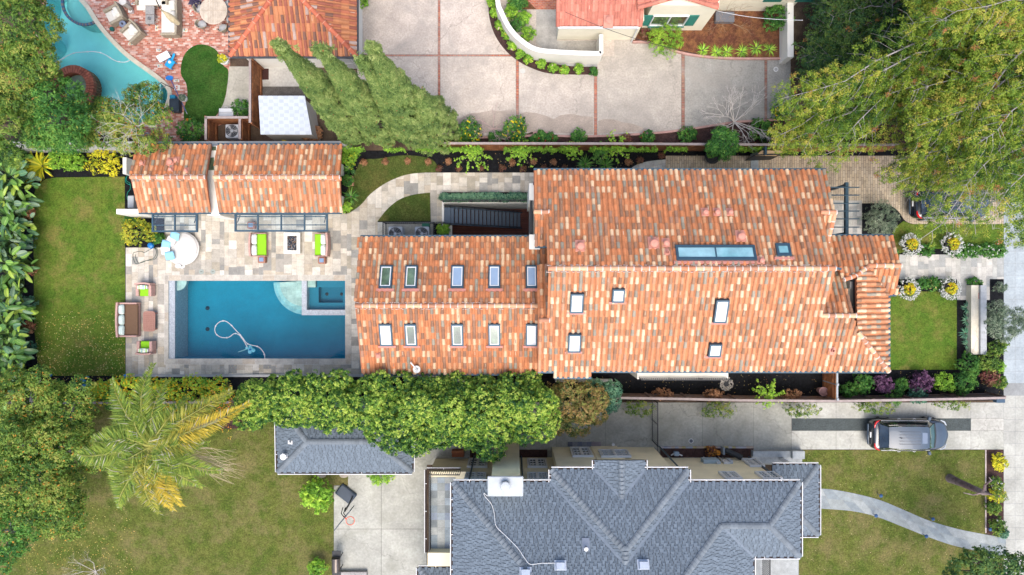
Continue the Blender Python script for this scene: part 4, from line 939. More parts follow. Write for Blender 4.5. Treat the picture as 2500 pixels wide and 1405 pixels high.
# south-east slate landing with black railing
mb = MB(); a = W(1840, 1480); b = W(1952, 1362); mb.box(a.x - .5, a.y, 0, b.x - .1, b.y + 1, .12, (0.36, 0.38, 0.38)); mb.build("landing", m_pave, sh)
mb = MB(); p = W(1880, 1365, 1.5); q = W(1880, 1480, 1.5); mb.bar(p, q, .05, .05)
for i in range(24): r_ = p.lerp(q, i / 23); mb.bar(r_, r_ + Vector((-.0, 0, -1.2)), .03, .03)
mb.build("railing", m_black, sh)
# meters and pipes on the north wall
mb = MB()
for px, w, zz, dep, c in ((1712, .9, .9, .22, (0.40, 0.50, 0.55)), (1742, .25, 1.0, .15, (0.55, 0.6, 0.62)), (1760, .35, 1.0, .12, (0.75, 0.76, 0.76)), (1775, .2, .9, .18, (0.5, 0.55, 0.6))):
    x = (px - 1250) * 39 / F; mb.box(x, -9.96, zz, x + w, -9.96 + dep, zz + .6, c, bev=.02)
for k in range(6): x = 11.2 + k * .22; mb.tube([(x, -9.9, 0), (x, -9.88, .5 + .1 * (k % 3)), (x + .12, -9.93, 1.0)], .025, 6, (0.15, 0.16, 0.17) if k % 2 else (0.6, 0.6, 0.6))
mb.build("meter_box", m_plain, sh)
mb = MB(); mb.tube([(8.62, -9.3, .1), (8.62, -9.3, 6.2)], .045, 6); mb.tube([(13.86, -9.9, .1), (13.86, -9.9, 6.2)], .045, 6); mb.tube([(-2.2, -9.85, .1), (-2.2, -9.85, 6.2)], .05, 6); mb.tube([(.55, -9.88, .1), (.55, -9.88, 6.2)], .045, 6); mb.build("downpipe", m_blue, sh)

# ---- south-west garage
gar = empty("garage", (0, 0, 0), 0, "small detached garage with plain hipped grey shingle roof beside the lawn", "garage")
zg = 2.8
G1 = Plane(840, 1153, zg, (0, -1), .5); Rg = G1.hit(840, 1079); G2 = Plane(840, 1079, Rg.z, (0, 1), .5); G3 = Plane(678, 1110, zg, (-1, 0), .5); G4 = Plane(1006, 1110, zg, (1, 0), .5)
s1, s2, n1, n2 = on2(G1, G3, 678, 1153), on2(G1, G4, 1006, 1153), on2(G2, G3, 678, 980), on2(G2, G4, 1006, 980)
# eave line of the far side at the same height
for v in (n1, n2): pass
k3, k4 = on3(G1, G2, G3), on3(G1, G2, G4)
mb = MB()
for A, P, b in ((G1, [s1, k3, k4, s2], (0.135, 0.165, 0.205)), (G2, [n1, k3, k4, n2], (0.10, 0.12, 0.15)), (G3, [s1, k3, n1], (0.11, 0.13, 0.16)), (G4, [s2, k4, n2], (0.12, 0.145, 0.18))): slab(mb, A, P, .12, (0.05, 0.055, 0.06)); shingles(mb, A, P, base=(0.152, 0.19, 0.232))
gr = mb.build("roof", m_sh, gar)
mb = MB()
for a, b in ((s1, k3), (n1, k3), (k3, k4), (s2, k4), (n2, k4)): mb = MB(); hipcaps(mb, a, b); mb.build("ridge_cap", m_sh, gr)
mw, md = MB(), MB(); wgutter(mw, md, [n2, s2, s1, n1, n2], [(1, 0), (0, -1), (-1, 0), (0, 1)]); md.build("gutter_trough", MATS["trough_brown"], mw.build("gutter", m_white, gar))
mb = MB(); mb.box(n1.x + .3, s1.y + .3, 0, n2.x - .3, n1.y - .3, 2.72); mb.build("wall", m_stucco_y, gar)
p = G3.hit(697, 1112); mb = MB(); pbox(mb, G3, p, .12, .16, .03, .06); mb.lathe([(.13, 0), (.12, .3), (.17, .32), (.17, .4), (.01, .44)], p.x, p.y, p.z, 16); mb.build("vent_pipe", m_white, gar)
p = G3.hit(710, 1080); mb = MB(); pbox(mb, G3, p, .1, .14, .03, .06); mb.lathe([(.06, 0), (.06, .25), (.01, .27)], p.x, p.y, p.z, 10); mb.build("vent_pipe", m_white, gar)

# ================================================================ NORTH SIDE
ng = empty("garage", (0, 0, 0), 0, "white garage under a weathered dark-red clay hip roof, beside the brick terrace", "garage")
z = 2.9
H1 = Plane(700, 137, z, (0, -1), .42); H2 = Plane(562, 60, z, (-1, 0), .42); H3 = Plane(870, 60, z, (1, 0), .42)
h1, h2 = on2(H1, H2, 562, 137), on2(H1, H3, 870, 137); top = on3(H1, H2, H3)
def upto(A, B, y):
    return on2(A, B, 0, y)
t1 = on2(H1, H2, 700, -60); t2 = on2(H1, H3, 720, -60); far = top + Vector((0, 2.5, 0))
if top.y < 17.5: far.z = top.z
nr = roof_part(ng, [(H1, [h1, top, h2]), (H2, [h1, top, Vector((top.x, top.y + 3, top.z)), Vector((h1.x, top.y + 3, h1.z))]), (H3, [h2, top, Vector((top.x, top.y + 3, top.z)), Vector((h2.x, top.y + 3, h2.z))])], pal=PALN, pitch=0.27, expo=0.42, rad=0.09)
mb = MB(); cp = [((0.62, 0.17, 0.09), .6), ((0.5, 0.13, 0.07), .4)]; [(caps(m_, u_, v_, .13, .45, cp, (0.66, 0.28, 0.18)), m_.build("ridge_cap", m_cap, nr)) for u_, v_, m_ in ((h1, top, MB()), (h2, top, MB()), (top, top + Vector((0, 3, 0)), MB()))]
mb = MB(); mb.box(h1.x + .35, h1.y + .3, 0, h2.x - .3, top.y + 2.8, 2.8); mb.build("wall", m_stucco_w, ng)
mb = MB(); gutter(mb, h1, h2, out=(0, -1), w=.09); gutter(mb, h1, Vector((h1.x, top.y + 3, h1.z)), out=(-1, 0), w=.09); gutter(mb, h2, Vector((h2.x, top.y + 3, h2.z)), out=(1, 0), w=.09); mb.build("gutter", mat("dark_gutter", (0.06, 0.07, 0.08), .5), ng)
mb = MB(); X = W(838, 165).x; mb.box(X, h1.y + .22, 0.05, X + .9, h1.y + .3, 2.1, (0.7, 0.7, 0.67)); mb.box(X + .1, h1.y + .2, .2, X + .8, h1.y + .22, 1.0, (0.62, 0.62, 0.6)); mb.box(X + .1, h1.y + .2, 1.1, X + .8, h1.y + .22, 2.0, (0.62, 0.62, 0.6)); mb.build("door", m_plain, ng)
# north house with rose-red roof
nh = empty("house", (0, 0, 0), 0, "cream house with rose-red tile roofs and green shutters at the top edge", "house")
z = 3.0
K1 = Plane(1460, 63, z, (0, -1), .40); pK = poly(K1, (1361, 63), (1567, 63), (1574, -90), (1365, -90))
K2 = Plane(1557, 20, 3.6, (-1, 0), .16); K3 = Plane(1753, 20, 3.6, (1, 0), .16); cR = on2(K2, K3, 1655, 2)
ye = K2.hit(1557, 20).y
pK2 = [K2.hit(1557, 20), Vector((cR.x, ye + .5, cR.z)), Vector((cR.x, ye + 5, cR.z)), Vector((K2.hit(1557, 20).x, ye + 5, 3.6))]
pK3 = [K3.hit(1753, 20), Vector((cR.x, ye + .5, cR.z)), Vector((cR.x, ye + 5, cR.z)), Vector((K3.hit(1753, 20).x, ye + 5, 3.6))]
kr = roof_part(nh, [(K1, pK), (K2, pK2), (K3, pK3)], pal=PALP, pitch=0.3, expo=0.36, rad=0.09, hh=0.05, pan=(0.56, 0.20, 0.14))
for u_, v_ in ((K1.hit(1362, 66), K1.hit(1364, -80)), (K1.hit(1563, 66), K1.hit(1568, 10)), (pK2[0], pK2[1]), (pK3[0], pK3[1])): mb = MB(); caps(mb, u_, v_, .12, .35, PALP, None); mb.build("rake_tile", m_cap, kr)
roof_vent(nh, K1, 1487, 47, .16, .3)
mb = MB(); a = W(1357, 98); b = W(1545, 98); mb.box(a.x + .05, a.y, 0, b.x + .1, a.y + 6, 2.9)
a = W(1563, 75); b = W(1712, 75); mb.prism([(a.x, a.y), (b.x, a.y), (b.x, a.y + 6), (a.x, a.y + 6)], 0, 0, ztop=lambda x, y: min(K2.z(x, y), K3.z(x, y)) - .1)
a = W(1753, 28); b = W(1925, 28); mb.box(a.x - 1, a.y, 0, b.x, a.y + 4, 2.9)
mb.build("wall", mat("cream_wall", (0.92, 0.87, 0.70), 0.9, 0.05, 1.5), nh)
mb = MB(); p, q = K1.hit(1362, 64), K1.hit(1560, 64); gutter(mb, p, q, out=(0, -1), w=.1); mb.tube([q + Vector((0, -.05, -.1)), (q.x - .25, a.y - 1.4, 2.6), (W(1541, 98).x, W(0, 98).y - .1, 2.3), (W(1541, 98).x, W(0, 99).y - .1, 0)], .04, 6); mb.build("gutter", m_white, nh)
Yw = W(0, 75).y - .0
def zn(py): return 40 - Yw * F / (702.5 - py)
for (x0, x1, nm) in ((1592, 1673, 'window'),):
    zz0, zz1 = zn(60), zn(38); k = (40 - (zz0 + zz1) / 2) / F; X0, X1 = (x0 - 1250) * k, (x1 - 1250) * k
    mb = MB(); mb.box(X0, Yw - .03, zz0, X1, Yw, zz1); w = mb.build("window", m_dglass, nh)
    mb = MB(); g = .06
    for r in ((X0 - g, zz0 - g, X1 + g, zz0), (X0 - g, zz1, X1 + g, zz1 + g), (X0 - g, zz0, X0, zz1), (X1, zz0, X1 + g, zz1), ((X0 + X1) / 2 - g / 2, zz0, (X0 + X1) / 2 + g / 2, zz1)): mb.box(r[0], Yw - .09, r[1], r[2], Yw, r[3])
    mb.build("frame", m_white, w)
    for s0, s1_ in ((X0 - .62, X0 - .08), (X1 + .08, X1 + .62)):
        mb = MB(); mb.box(s0, Yw - .06, zz0 - .08, s1_, Yw, zz1 + .05)
        for r in range(9): zc = zz0 + (zz1 - zz0) * (r + .5) / 9; mb.box(s0 + .05, Yw - .085, zc - .05, s1_ - .05, Yw - .06, zc + .02)
        mb.build("shutter", mat("green_shutter", (0.03, 0.20, 0.16), 0.5, 0.1, 3), nh)
    mb = MB(); mb.box(X0 - .1, Yw - .14, zz0 - .16, X1 + .1, Yw, zz0 - .07); mb.build("sill", MATS["green_shutter"], nh)
for xx in (15.2, 17.0): mb = MB(); Yx = W(0, 28).y; mb.box(xx - 1.0, Yx - .05, 1.4, xx, Yx, 2.4); mb.build("shutter", MATS["green_shutter"], nh)
# curved white garden wall and its return
wp = cpx([(1213, -80), (1215, 0), (1224, 30), (1245, 70), (1275, 101), (1310, 121), (1360, 127), (1420, 130), (1468, 131)], 5)
wallseg("garden_wall", wp, 1.5, .26, m_stucco_w, "curved white garden wall sweeping around the north entry court", "wall")
wallseg("garden_wall", [(1468, 84), (1468, 131)], 1.5, .22, m_stucco_w, "short white wall return beside the rose-red house", "wall")
wallseg("garden_wall", [(1930, -60), (1930, 140)], 1.2, .35, m_stucco_w, "white wall between the bark bed and the dark conifers", "wall")
# kerbs
m_kerb = mat("pink_kerb", (0.50, 0.30, 0.26), 0.85, 0.2, 4)
wallseg("kerb", eb and cpx([(1545, 103), (1580, 103), (1625, 115), (1660, 128), (1720, 138), (1800, 143), (1925, 143)], 4), .14, .12, m_kerb, "pink concrete edging below the bark flower bed", "kerb")
wallseg("kerb", cpx([(1010, 345), (1100, 338), (1270, 333), (1300, 330), (1306, 324), (1335, 324), (1345, 331), (1450, 333), (1600, 325), (1700, 313), (1800, 298), (1930, 291)], 4), .14, .12, m_kerb, "long pink concrete edging along the rose bed by the motor court", "kerb")
# fences
m_fence = mat("grey_fence_wood", (0.20, 0.155, 0.145), 0.9, 0.3, 6, 0.006, 40, fine=.2, col2=(0.26, 0.15, 0.11))
m_red = mat("redwood_fence", (0.24, 0.09, 0.04), 0.8, 0.4, 5, 0.006, 30, fine=.3, col2=(0.36, 0.15, 0.06))
m_capw = mat("fence_cap", (0.36, 0.30, 0.285), 0.85, 0.2, 4)
def fence(pts, h, label, mt=None, cap=True, bw=.14, name="fence", tilt=0, group=None, z0=0.0, postmat=None):
    """board fence: boards in one mesh, each post and the cap rail parts of their own; pts = top line in the photo"""
    P = [W(p[0], p[1], h) for p in pts]; t = empty(name, (P[0].x, P[0].y, 0), 0, label, "fence", group); O = Vector((P[0].x, P[0].y, 0)); mb = MB(); cm = MB()
    for i in range(len(P) - 1):
        a, b = P[i] - O, P[i + 1] - O; D = b - a; L = D.length; D.normalize(); S_ = Vector((-D.y, D.x, 0)); n = max(1, int(L / bw))
        for k in range(n):
            q = a + D * (L * (k + .5) / n); hw = L / n / 2 - .004; dz = rnd.uniform(-.03, .01); o = S_ * rnd.uniform(-.006, .006)
            mb.add([tuple(q + D * x + S_ * y + o + Vector((0, 0, z))) for z in (z0 - h, dz - .04) for x, y in ((-hw, -.012), (hw, -.012), (hw, .012), (-hw, .012))], [(3, 2, 1, 0), (4, 5, 6, 7), (0, 1, 5, 4), (1, 2, 6, 5), (2, 3, 7, 6), (3, 0, 4, 7)])
        mb.bar(a + S_ * .035 - Vector((0, 0, .35)), b + S_ * .035 - Vector((0, 0, .35)), .04, .09); mb.bar(a + S_ * .035 - Vector((0, 0, h - .3)), b + S_ * .035 - Vector((0, 0, h - .3)), .04, .09)
        if cap: cm.bar(a - Vector((0, 0, .02)), b - Vector((0, 0, .02)), .13, .035)
        m = max(1, round(L / 2.4))
        for k in range(m + (1 if i == len(P) - 2 else 0)): q = a + D * (L * k / m) + S_ * .06; pm = MB(); pm.bar((q.x, q.y, z0), (q.x, q.y, h - .05), .09, .09); pm.build("post", postmat or mt or m_fence, t)
    mb.build("board_panel", mt or m_fence, t)
    if cap: cm.build("cap_rail", m_capw, t)
    return t
fence([(1000, 350), (1500, 351), (1960, 354), (2200, 354)], 1.9, "long weathered board fence between the rose bed and the black mulch bed", m_red)
fence([(1498, 972), (1680, 975), (1800, 978), (2040, 980), (2230, 977), (2456, 972)], 1.7, "long grey board fence between black mulch and the south driveway")
fence([(-40, 985), (560, 983)], 1.7, "dark board fence mostly hidden by shrubs behind the west lawn", None)
fence([(610, 143), (610, 300)], 1.9, "redwood fence with lattice top beside the white shed", m_red, True)
fence([(500, 287), (606, 287)], 1.6, "redwood screen along the lawn side of the air conditioner pen", m_red)
fence([(502, 287), (502, 342)], 1.6, "slatted redwood screen closing the west end of the air conditioner pen", m_red)
fence([(585, 289), (585, 340)], 1.6, "slatted redwood screen between the air conditioner and the white shed", m_red)
# ================================================================ PLANTS
nrng = np.random.default_rng(11)
def leafmat(name, rough=0.55, transl=0.3):
    m = mat(name, attr=True, rough=rough, var=0.10, scale=1.2, spec=0.3, transl=transl, k=1.0); return m
m_leaf = leafmat("leaf", 0.6, 0.42); m_leaf_gloss = leafmat("glossy_leaf", 0.35, 0.2); m_flower = mat("petal", attr=True, rough=0.7, var=0.0, transl=0.25)
m_bark_t = mat("bark", (0.17, 0.13, 0.11), 0.9, 0.3, 5, 0.01, 20); m_bark_g = mat("grey_bark", (0.40, 0.37, 0.36), 0.9, 0.25, 6); m_bark_w = mat("bleached_twig", (0.62, 0.58, 0.54), 0.85, 0.15, 5)
m_terra = mat("terracotta", (0.55, 0.30, 0.18), 0.8, 0.12, 5)
def unit(a): return a / np.maximum(np.linalg.norm(a, axis=1, keepdims=True), 1e-6)
def leaves(name, P, N, L, Wd, C, material, parent=None, A=None, bend=0.12):
    """thousands of small folded leaves in one mesh"""
    n = len(P); N = unit(N)
    if A is None: A = nrng.normal(size=(n, 3))
    A = unit(A - N * np.sum(A * N, axis=1, keepdims=True)); B = np.cross(N, A)
    L = np.broadcast_to(np.asarray(L, dtype=float), (n,))[:, None]; Wd = np.broadcast_to(np.asarray(Wd, dtype=float), (n,))[:, None]
    V = np.stack([P - A * L / 2, P + B * Wd / 2 - A * L * .08 + N * Wd * bend, P + A * L / 2 - N * L * bend, P - B * Wd / 2 - A * L * .08 + N * Wd * bend], axis=1).reshape(-1, 3)
    me = bpy.data.meshes.new(name); me.vertices.add(4 * n); me.vertices.foreach_set("co", V.astype(np.float32).ravel())
    me.loops.add(4 * n); me.loops.foreach_set("vertex_index", np.arange(4 * n, dtype=np.int32))
    me.polygons.add(n); me.polygons.foreach_set("loop_start", np.arange(0, 4 * n, 4, dtype=np.int32))
    try: me.polygons.foreach_set("loop_total", np.full(n, 4, dtype=np.int32))
    except Exception: pass
    me.update(calc_edges=True)
    ca = me.color_attributes.new("Col", 'FLOAT_COLOR', 'CORNER'); c4 = np.ones((n, 4, 4), dtype=np.float32); c4[:, :, :3] = np.clip(C, 0, 1)[:, None, :]
    ca.data.foreach_set("color", c4.ravel()); me.materials.append(material)
    o = bpy.data.objects.new(name, me); COL.objects.link(o)
    if parent is not None: o.parent = parent
    return o
def palmix(pal, t):
    """t in 0..1 along a list of colours"""
    pal = np.minimum(np.array(pal) * 1.55, 0.85); x = np.clip(t, 0, 0.9999) * (len(pal) - 1); i = x.astype(int); f = (x - i)[:, None]
    return pal[i] * (1 - f) + pal[np.minimum(i + 1, len(pal) - 1)] * f
def lumps(P, s):
    return 0.5 + 0.25 * (np.sin(P[:, 0] * s + 1.3 * np.sin(P[:, 1] * s * .7)) + np.sin(P[:, 1] * s * 1.3 + 2.1 + P[:, 2] * s))
def blob_pts(blobs, n, low=-0.25, keep=0.82, loose=0.0):
    """points spread over the outside of a set of ellipsoids"""
    B = np.array(blobs, dtype=float); area = B[:, 3] * B[:, 4] + B[:, 5] * (B[:, 3] + B[:, 4]) / 2; pr = area / area.sum()
    idx = nrng.choice(len(B), size=int(n * 1.7), p=pr); D = unit(nrng.normal(size=(len(idx), 3))); D[:, 2] = np.where(D[:, 2] < low, -D[:, 2], D[:, 2])
    rr = nrng.uniform(0.72 - loose * .4, 1.05 + loose, size=(len(idx), 1)); P = B[idx, :3] + D * B[idx, 3:] * rr
    ok = np.ones(len(P), bool)
    for b in B: q = (P - b[:3]) / b[3:]; ok &= (np.sum(q * q, axis=1) > keep * .62)
    P, D = P[ok][:n], D[ok][:n]; return P, D
def tufts(T, D, k, r, flat=0.35, up=0.35):
    """k leaves round each tuft centre"""
    m = len(T); idx = np.repeat(np.arange(m), k); o = unit(nrng.normal(size=(m * k, 3)) + D[idx] * 0.7) * r * nrng.uniform(0.3, 1.0, size=(m * k, 1))
    P = T[idx] + o; N = unit(o) * 0.6 + D[idx] * flat + nrng.normal(size=(m * k, 3)) * 0.35; N[:, 2] += up; return P, N, idx
PALS = {
 'hedge': [(0.010, 0.045, 0.014), (0.028, 0.085, 0.018), (0.065, 0.145, 0.022), (0.155, 0.26, 0.03), (0.31, 0.385, 0.07)],
 'cypress': [(0.035, 0.07, 0.022), (0.07, 0.12, 0.035), (0.11, 0.165, 0.05), (0.16, 0.21, 0.075), (0.21, 0.25, 0.10)],
 'conifer': [(0.02, 0.065, 0.014), (0.06, 0.125, 0.016), (0.13, 0.20, 0.02), (0.24, 0.29, 0.035), (0.33, 0.28, 0.055)],
 'darkcon': [(0.014, 0.045, 0.022), (0.03, 0.08, 0.028), (0.06, 0.12, 0.03), (0.11, 0.17, 0.035)],
 'oak': [(0.02, 0.055, 0.014), (0.05, 0.11, 0.02), (0.10, 0.175, 0.025), (0.17, 0.23, 0.04), (0.26, 0.26, 0.06)],
 'olive': [(0.05, 0.085, 0.055), (0.10, 0.145, 0.095), (0.18, 0.22, 0.15), (0.28, 0.32, 0.24)],
 'lime': [(0.05, 0.13, 0.015), (0.12, 0.25, 0.025), (0.22, 0.38, 0.04), (0.36, 0.48, 0.06)],
 'green': [(0.015, 0.06, 0.014), (0.03, 0.11, 0.02), (0.07, 0.18, 0.03), (0.13, 0.25, 0.045)],
 'blue': [(0.02, 0.07, 0.05), (0.045, 0.13, 0.085), (0.09, 0.20, 0.12), (0.16, 0.28, 0.17)],
 'yellow': [(0.10, 0.16, 0.015), (0.30, 0.33, 0.02), (0.52, 0.46, 0.03), (0.68, 0.50, 0.03)],
 'brown': [(0.03, 0.06, 0.02), (0.08, 0.11, 0.03), (0.17, 0.14, 0.045), (0.27, 0.17, 0.07), (0.18, 0.20, 0.05)],
 'dry': [(0.12, 0.06, 0.03), (0.24, 0.12, 0.06), (0.38, 0.21, 0.11), (0.20, 0.10, 0.06)],
 'purple': [(0.035, 0.015, 0.04), (0.08, 0.035, 0.08), (0.14, 0.06, 0.12), (0.17, 0.10, 0.16)],
 'red': [(0.08, 0.02, 0.025), (0.16, 0.05, 0.045), (0.10, 0.08, 0.03), (0.22, 0.10, 0.07)],
 'twoyg': [(0.06, 0.10, 0.015), (0.15, 0.20, 0.02), (0.30, 0.32, 0.03), (0.42, 0.36, 0.05)],
}
def crown(name, blobs, ntuft, k, r, L, Wd, pal, parent=None, low=-0.25, accents=None, up=0.35, gain=1.0, sp=1.6, material=None, spread=0.42, loose=0.0):
    T, D = blob_pts(blobs, ntuft, low, loose=loose)
    tt = 0.5 + (lumps(T, sp) - 0.5) * 0.5 + nrng.normal(size=len(T)) * spread * 0.45
    P, N, idx = tufts(T, D, k, r, up=up)
    t = tt[idx] + nrng.normal(size=len(P)) * 0.13
    C = palmix(PALS[pal], t * gain)
    if accents:
        for col, fr in accents: m = nrng.random(len(P)) < fr; C[m] = np.array(col) * nrng.uniform(.8, 1.15, size=(m.sum(), 1))
    Ls = L * nrng.uniform(.7, 1.3, len(P)); return leaves(name, P, N, Ls, Ls * (Wd / L), C, material or m_leaf, parent)
def trunkset(par, base, tips, r0, mt=None, seg=7, wob=0.12, name="trunk"):
    """tapered trunk that forks into limbs reaching each tip"""
    mb = MB(); b = Vector(base); c = sum((Vector(t) for t in tips), Vector()) / len(tips); f = b.lerp(c, 0.5); f.z = b.z + (c.z - b.z) * .45
    mid = b.lerp(f, .5) + Vector((rnd.uniform(-wob, wob), rnd.uniform(-wob, wob), 0))
    mb.tube([b, mid, f], [r0 * 1.25, r0, r0 * .8], seg)
    for t in tips:
        t = Vector(t); m = f.lerp(t, .5) + Vector((rnd.uniform(-wob, wob) * 2, rnd.uniform(-wob, wob) * 2, (t - f).length * .08)); mb.tube([f, m, t], [r0 * .6, r0 * .38, r0 * .15], 5)
    return mb.build(name, mt or m_bark_t, par)
def tree(base, blobs, label, pal, ntuft, k, r, L, Wd, r0=0.14, cat="tree", name="tree", group=None, mt=None, nlimb=6, **kw):
    """base = ground pixel; blobs = (px, py, z, r_m, rz_m) crown lobes as seen in the photo"""
    b = W(base[0], base[1]); B = []
    for px, py, z, rm, rz in blobs: q = W(px, py, z); B.append((q.x - b.x, q.y - b.y, z, rm, rm, rz))
    t = empty(name, b, 0, label, cat, group)
    tips = [(q[0], q[1], q[2]) for q in (B if len(B) <= nlimb else rnd.sample(B, nlimb))]
    trunkset(t, (0, 0, 0), tips, r0, mt); crown("crown", B, ntuft, k, r, L, Wd, pal, t, **kw); return t
def shrub(px, py, rm, h, pal, label, dens=1.0, L=0.11, Wd=0.055, k=9, tr=0.11, name="shrub", cat="shrub", group=None, accents=None, flowers=None, z=0.0, aspect=1.0, gain=1.0, lobes=7, up=.35):
    """px,py is the middle of the plant as it looks in the photo"""
    q = W(px, py, z + h * .6); t = empty(name, (q.x, q.y, z), rnd.uniform(0, 6), label, cat, group)
    if aspect != 1: t.rotation_euler.z = 0
    B = [(0, 0, h * .5, rm * .72 * aspect, rm * .72, h * .45)]
    for i in range(lobes): a = 2 * PI * i / lobes + rnd.uniform(-.3, .3); d = rm * rnd.uniform(.3, .75); B.append((d * aspect * math.cos(a), d * math.sin(a), h * rnd.uniform(.4, .75), rm * rnd.uniform(.28, .42) * aspect, rm * rnd.uniform(.28, .42), h * .3))
    trunkset(t, (0, 0, 0), [(b[0], b[1], b[2]) for b in B[:5]], max(.02, rm * .05), name="stem")
    crown("foliage", B, int(230 * dens * rm * rm + 30), k, tr, L, Wd, pal, t, accents=accents, gain=gain, sp=3.0, up=up, loose=.38)
    if flowers:
        col, n, s_ = flowers; T, D = blob_pts(B, n, 0.0); P, N, idx = tufts(T + D * 0.05, D, 4, s_ * .7, up=.8)
        leaves("flowers", P, N, s_, s_, np.array(col) * nrng.uniform(.85, 1.1, size=(len(P), 1)), m_flower, t)
    return t
# ---------------------------------------------------------------- the row of broadleaf trees between the middle and south houses
hed = [(632, 985, 4.6, 1.35), (722, 978, 4.8, 1.55), (815, 985, 4.8, 1.6), (905, 985, 5.0, 1.55), (992, 1015, 5.3, 1.95), (1085, 1012, 5.4, 2.0), (1182, 1010, 5.4, 2.1), (1278, 995, 5.2, 1.8)]
hl = ["first broadleaf hedge tree at the west end of the row, nearest the palm", "hedge tree over the west end of the garage roof", "hedge tree directly above the middle of the garage roof", "hedge tree above the east half of the garage roof", "tall yellow-tipped hedge tree overhanging the garage's east corner", "big yellow-green hedge tree just left of the cream chimney", "largest yellow-green hedge tree, directly above the cream chimney", "hedge tree next to the browning shrub tree"]
for (px, py, z, r), lb in zip(hed, hl):
    bl = [(px, py, z - .6, r * .8, 1.5)]
    for i in range(13): a = 2 * PI * i / 13 + rnd.uniform(-.25, .25); d = r * rnd.uniform(.5, .85) / .021; bl.append((px + d * math.cos(a), py + d * math.sin(a) * (1.0), z + rnd.uniform(-1.0, .3), r * rnd.uniform(.28, .42), rnd.uniform(.5, .8)))
    for i in range(6): a = rnd.uniform(0, 6.3); d = r * rnd.uniform(0, .5) / .021; bl.append((px + d * math.cos(a), py + d * math.sin(a), z + rnd.uniform(.1, .7), r * rnd.uniform(.25, .4), rnd.uniform(.4, .6)))
    b0 = W(px, py, z); bp = PX((b0.x, W(0, 962).y, 0))
    tree(bp, bl, lb, 'hedge', int(520 * r * r), 15, 0.125, 0.105, 0.06, .16, group="row of broadleaf hedge trees", gain=1.16, name="hedge_tree", sp=1.1, spread=.55)
tree((1375, 950), [(1400 + dx, 985 + dy, 3.2 + dz, r, .7) for dx, dy, dz, r in ((0, 0, .3, 1.0), (-45, 10, 0, .7), (40, -15, 0, .8), (55, 25, -.3, .6), (10, 45, -.2, .8), (-30, 50, -.4, .6), (-10, -35, .2, .7), (60, -10, .1, .6), (-50, -20, -.2, .6), (25, 20, .8, .6))], "browning shrub tree with orange tips beside the green hedge row", 'brown', 900, 12, .18, .13, .06, .1, name="shrub_tree", spread=.6)
tree((1450, 945), [(1472 + dx, 962 + dy, 2.4 + dz, r, .5) for dx, dy, dz, r in ((0, 0, .2, .65), (20, 20, 0, .5), (-25, -15, .1, .5), (25, -12, -.1, .45), (5, 30, -.3, .4), (-22, 12, 0, .4))], "small blue-green shrub tree at the east end of the hedge row", 'blue', 330, 12, .15, .12, .05, .07, name="shrub_tree")
# ---------------------------------------------------------------- four tall Italian cypresses
def cypress(bx, by, h, r, label, s_=0):
    b = W(bx, by); t = empty("cypress", b, 0, label, "cypress", "tall cypresses beside the motor court")
    mb = MB(); mb.tube([(0, 0, 0), (.05, .03, h * .5), (0, 0, h * .97)], [.24, .15, .02], 8); mb.build("trunk", m_bark_t, t)
    n = int(2500 * h / 14); u = nrng.random(n) ** .85; z = .25 + u * (h - .25)
    f = z / h; prof = 1.12 * r * np.clip(np.minimum((f / .12) ** .6, 1), 0, 1) * np.clip(1 - ((f - .1) / .92).clip(0) ** 1.45, .07, 1)
    a = nrng.random(n) * 2 * PI; ridge = 1 + .08 * np.sin(a * 7 + z * 1.7 + s_) + .06 * np.sin(a * 3 - z * 2.3 + s_) + .06 * np.sin(z * 4.1 + a * 5)
    rr = prof * ridge * nrng.uniform(.86, 1.03, n); T = np.stack([rr * np.cos(a), rr * np.sin(a), z], 1); D = np.stack([np.cos(a) * .7, np.sin(a) * .7, np.full(n, .75)], 1)
    top = nrng.normal(size=(60, 3)) * [.12, .12, .3] + [0, 0, h]; T = np.concatenate([T, top]); D = np.concatenate([D, np.tile([0, 0, 1.], (60, 1))])
    P, N, idx = tufts(T, D, 30, .15, up=.2); P[:, 2] += nrng.normal(size=len(P)) * .07
    tt = .5 + .16 * (ridge[idx[idx < n]] - 1) / .2 if False else .5 + (lumps(T, 2.2) - .5) * .45 + nrng.normal(size=len(T)) * .16
    C = palmix(PALS['cypress'], tt[idx] + nrng.normal(size=len(P)) * .1); C *= [1.2, 1.17, 1.0]; m = nrng.random(len(P)) < .004; C[m] = (.40, .17, .07)
    A = D[idx] * [.8, .8, 2.2] + nrng.normal(size=(len(P), 3)) * .5
    leaves("crown", P, N, .12 * nrng.uniform(.7, 1.3, len(P)), .04, C, m_leaf, t, A=A); return t
cypress(886, 324, 14.0, .98, "leftmost tall cypress, its tip over the dark-red garage roof", 0); cypress(948, 328, 13.8, .92, "second cypress from the left, rising behind the garage door", 2); cypress(1004, 328, 12.6, .72, "third cypress, its smaller tip just left of the next one", 4); cypress(1030, 326, 14.0, 1.05, "fourth cypress, its tip pointing at the garage's right corner", 5); cypress(1066, 326, 8.0, 1.25, "short broad rightmost cypress, beside the yellow-flowering bush", 7)
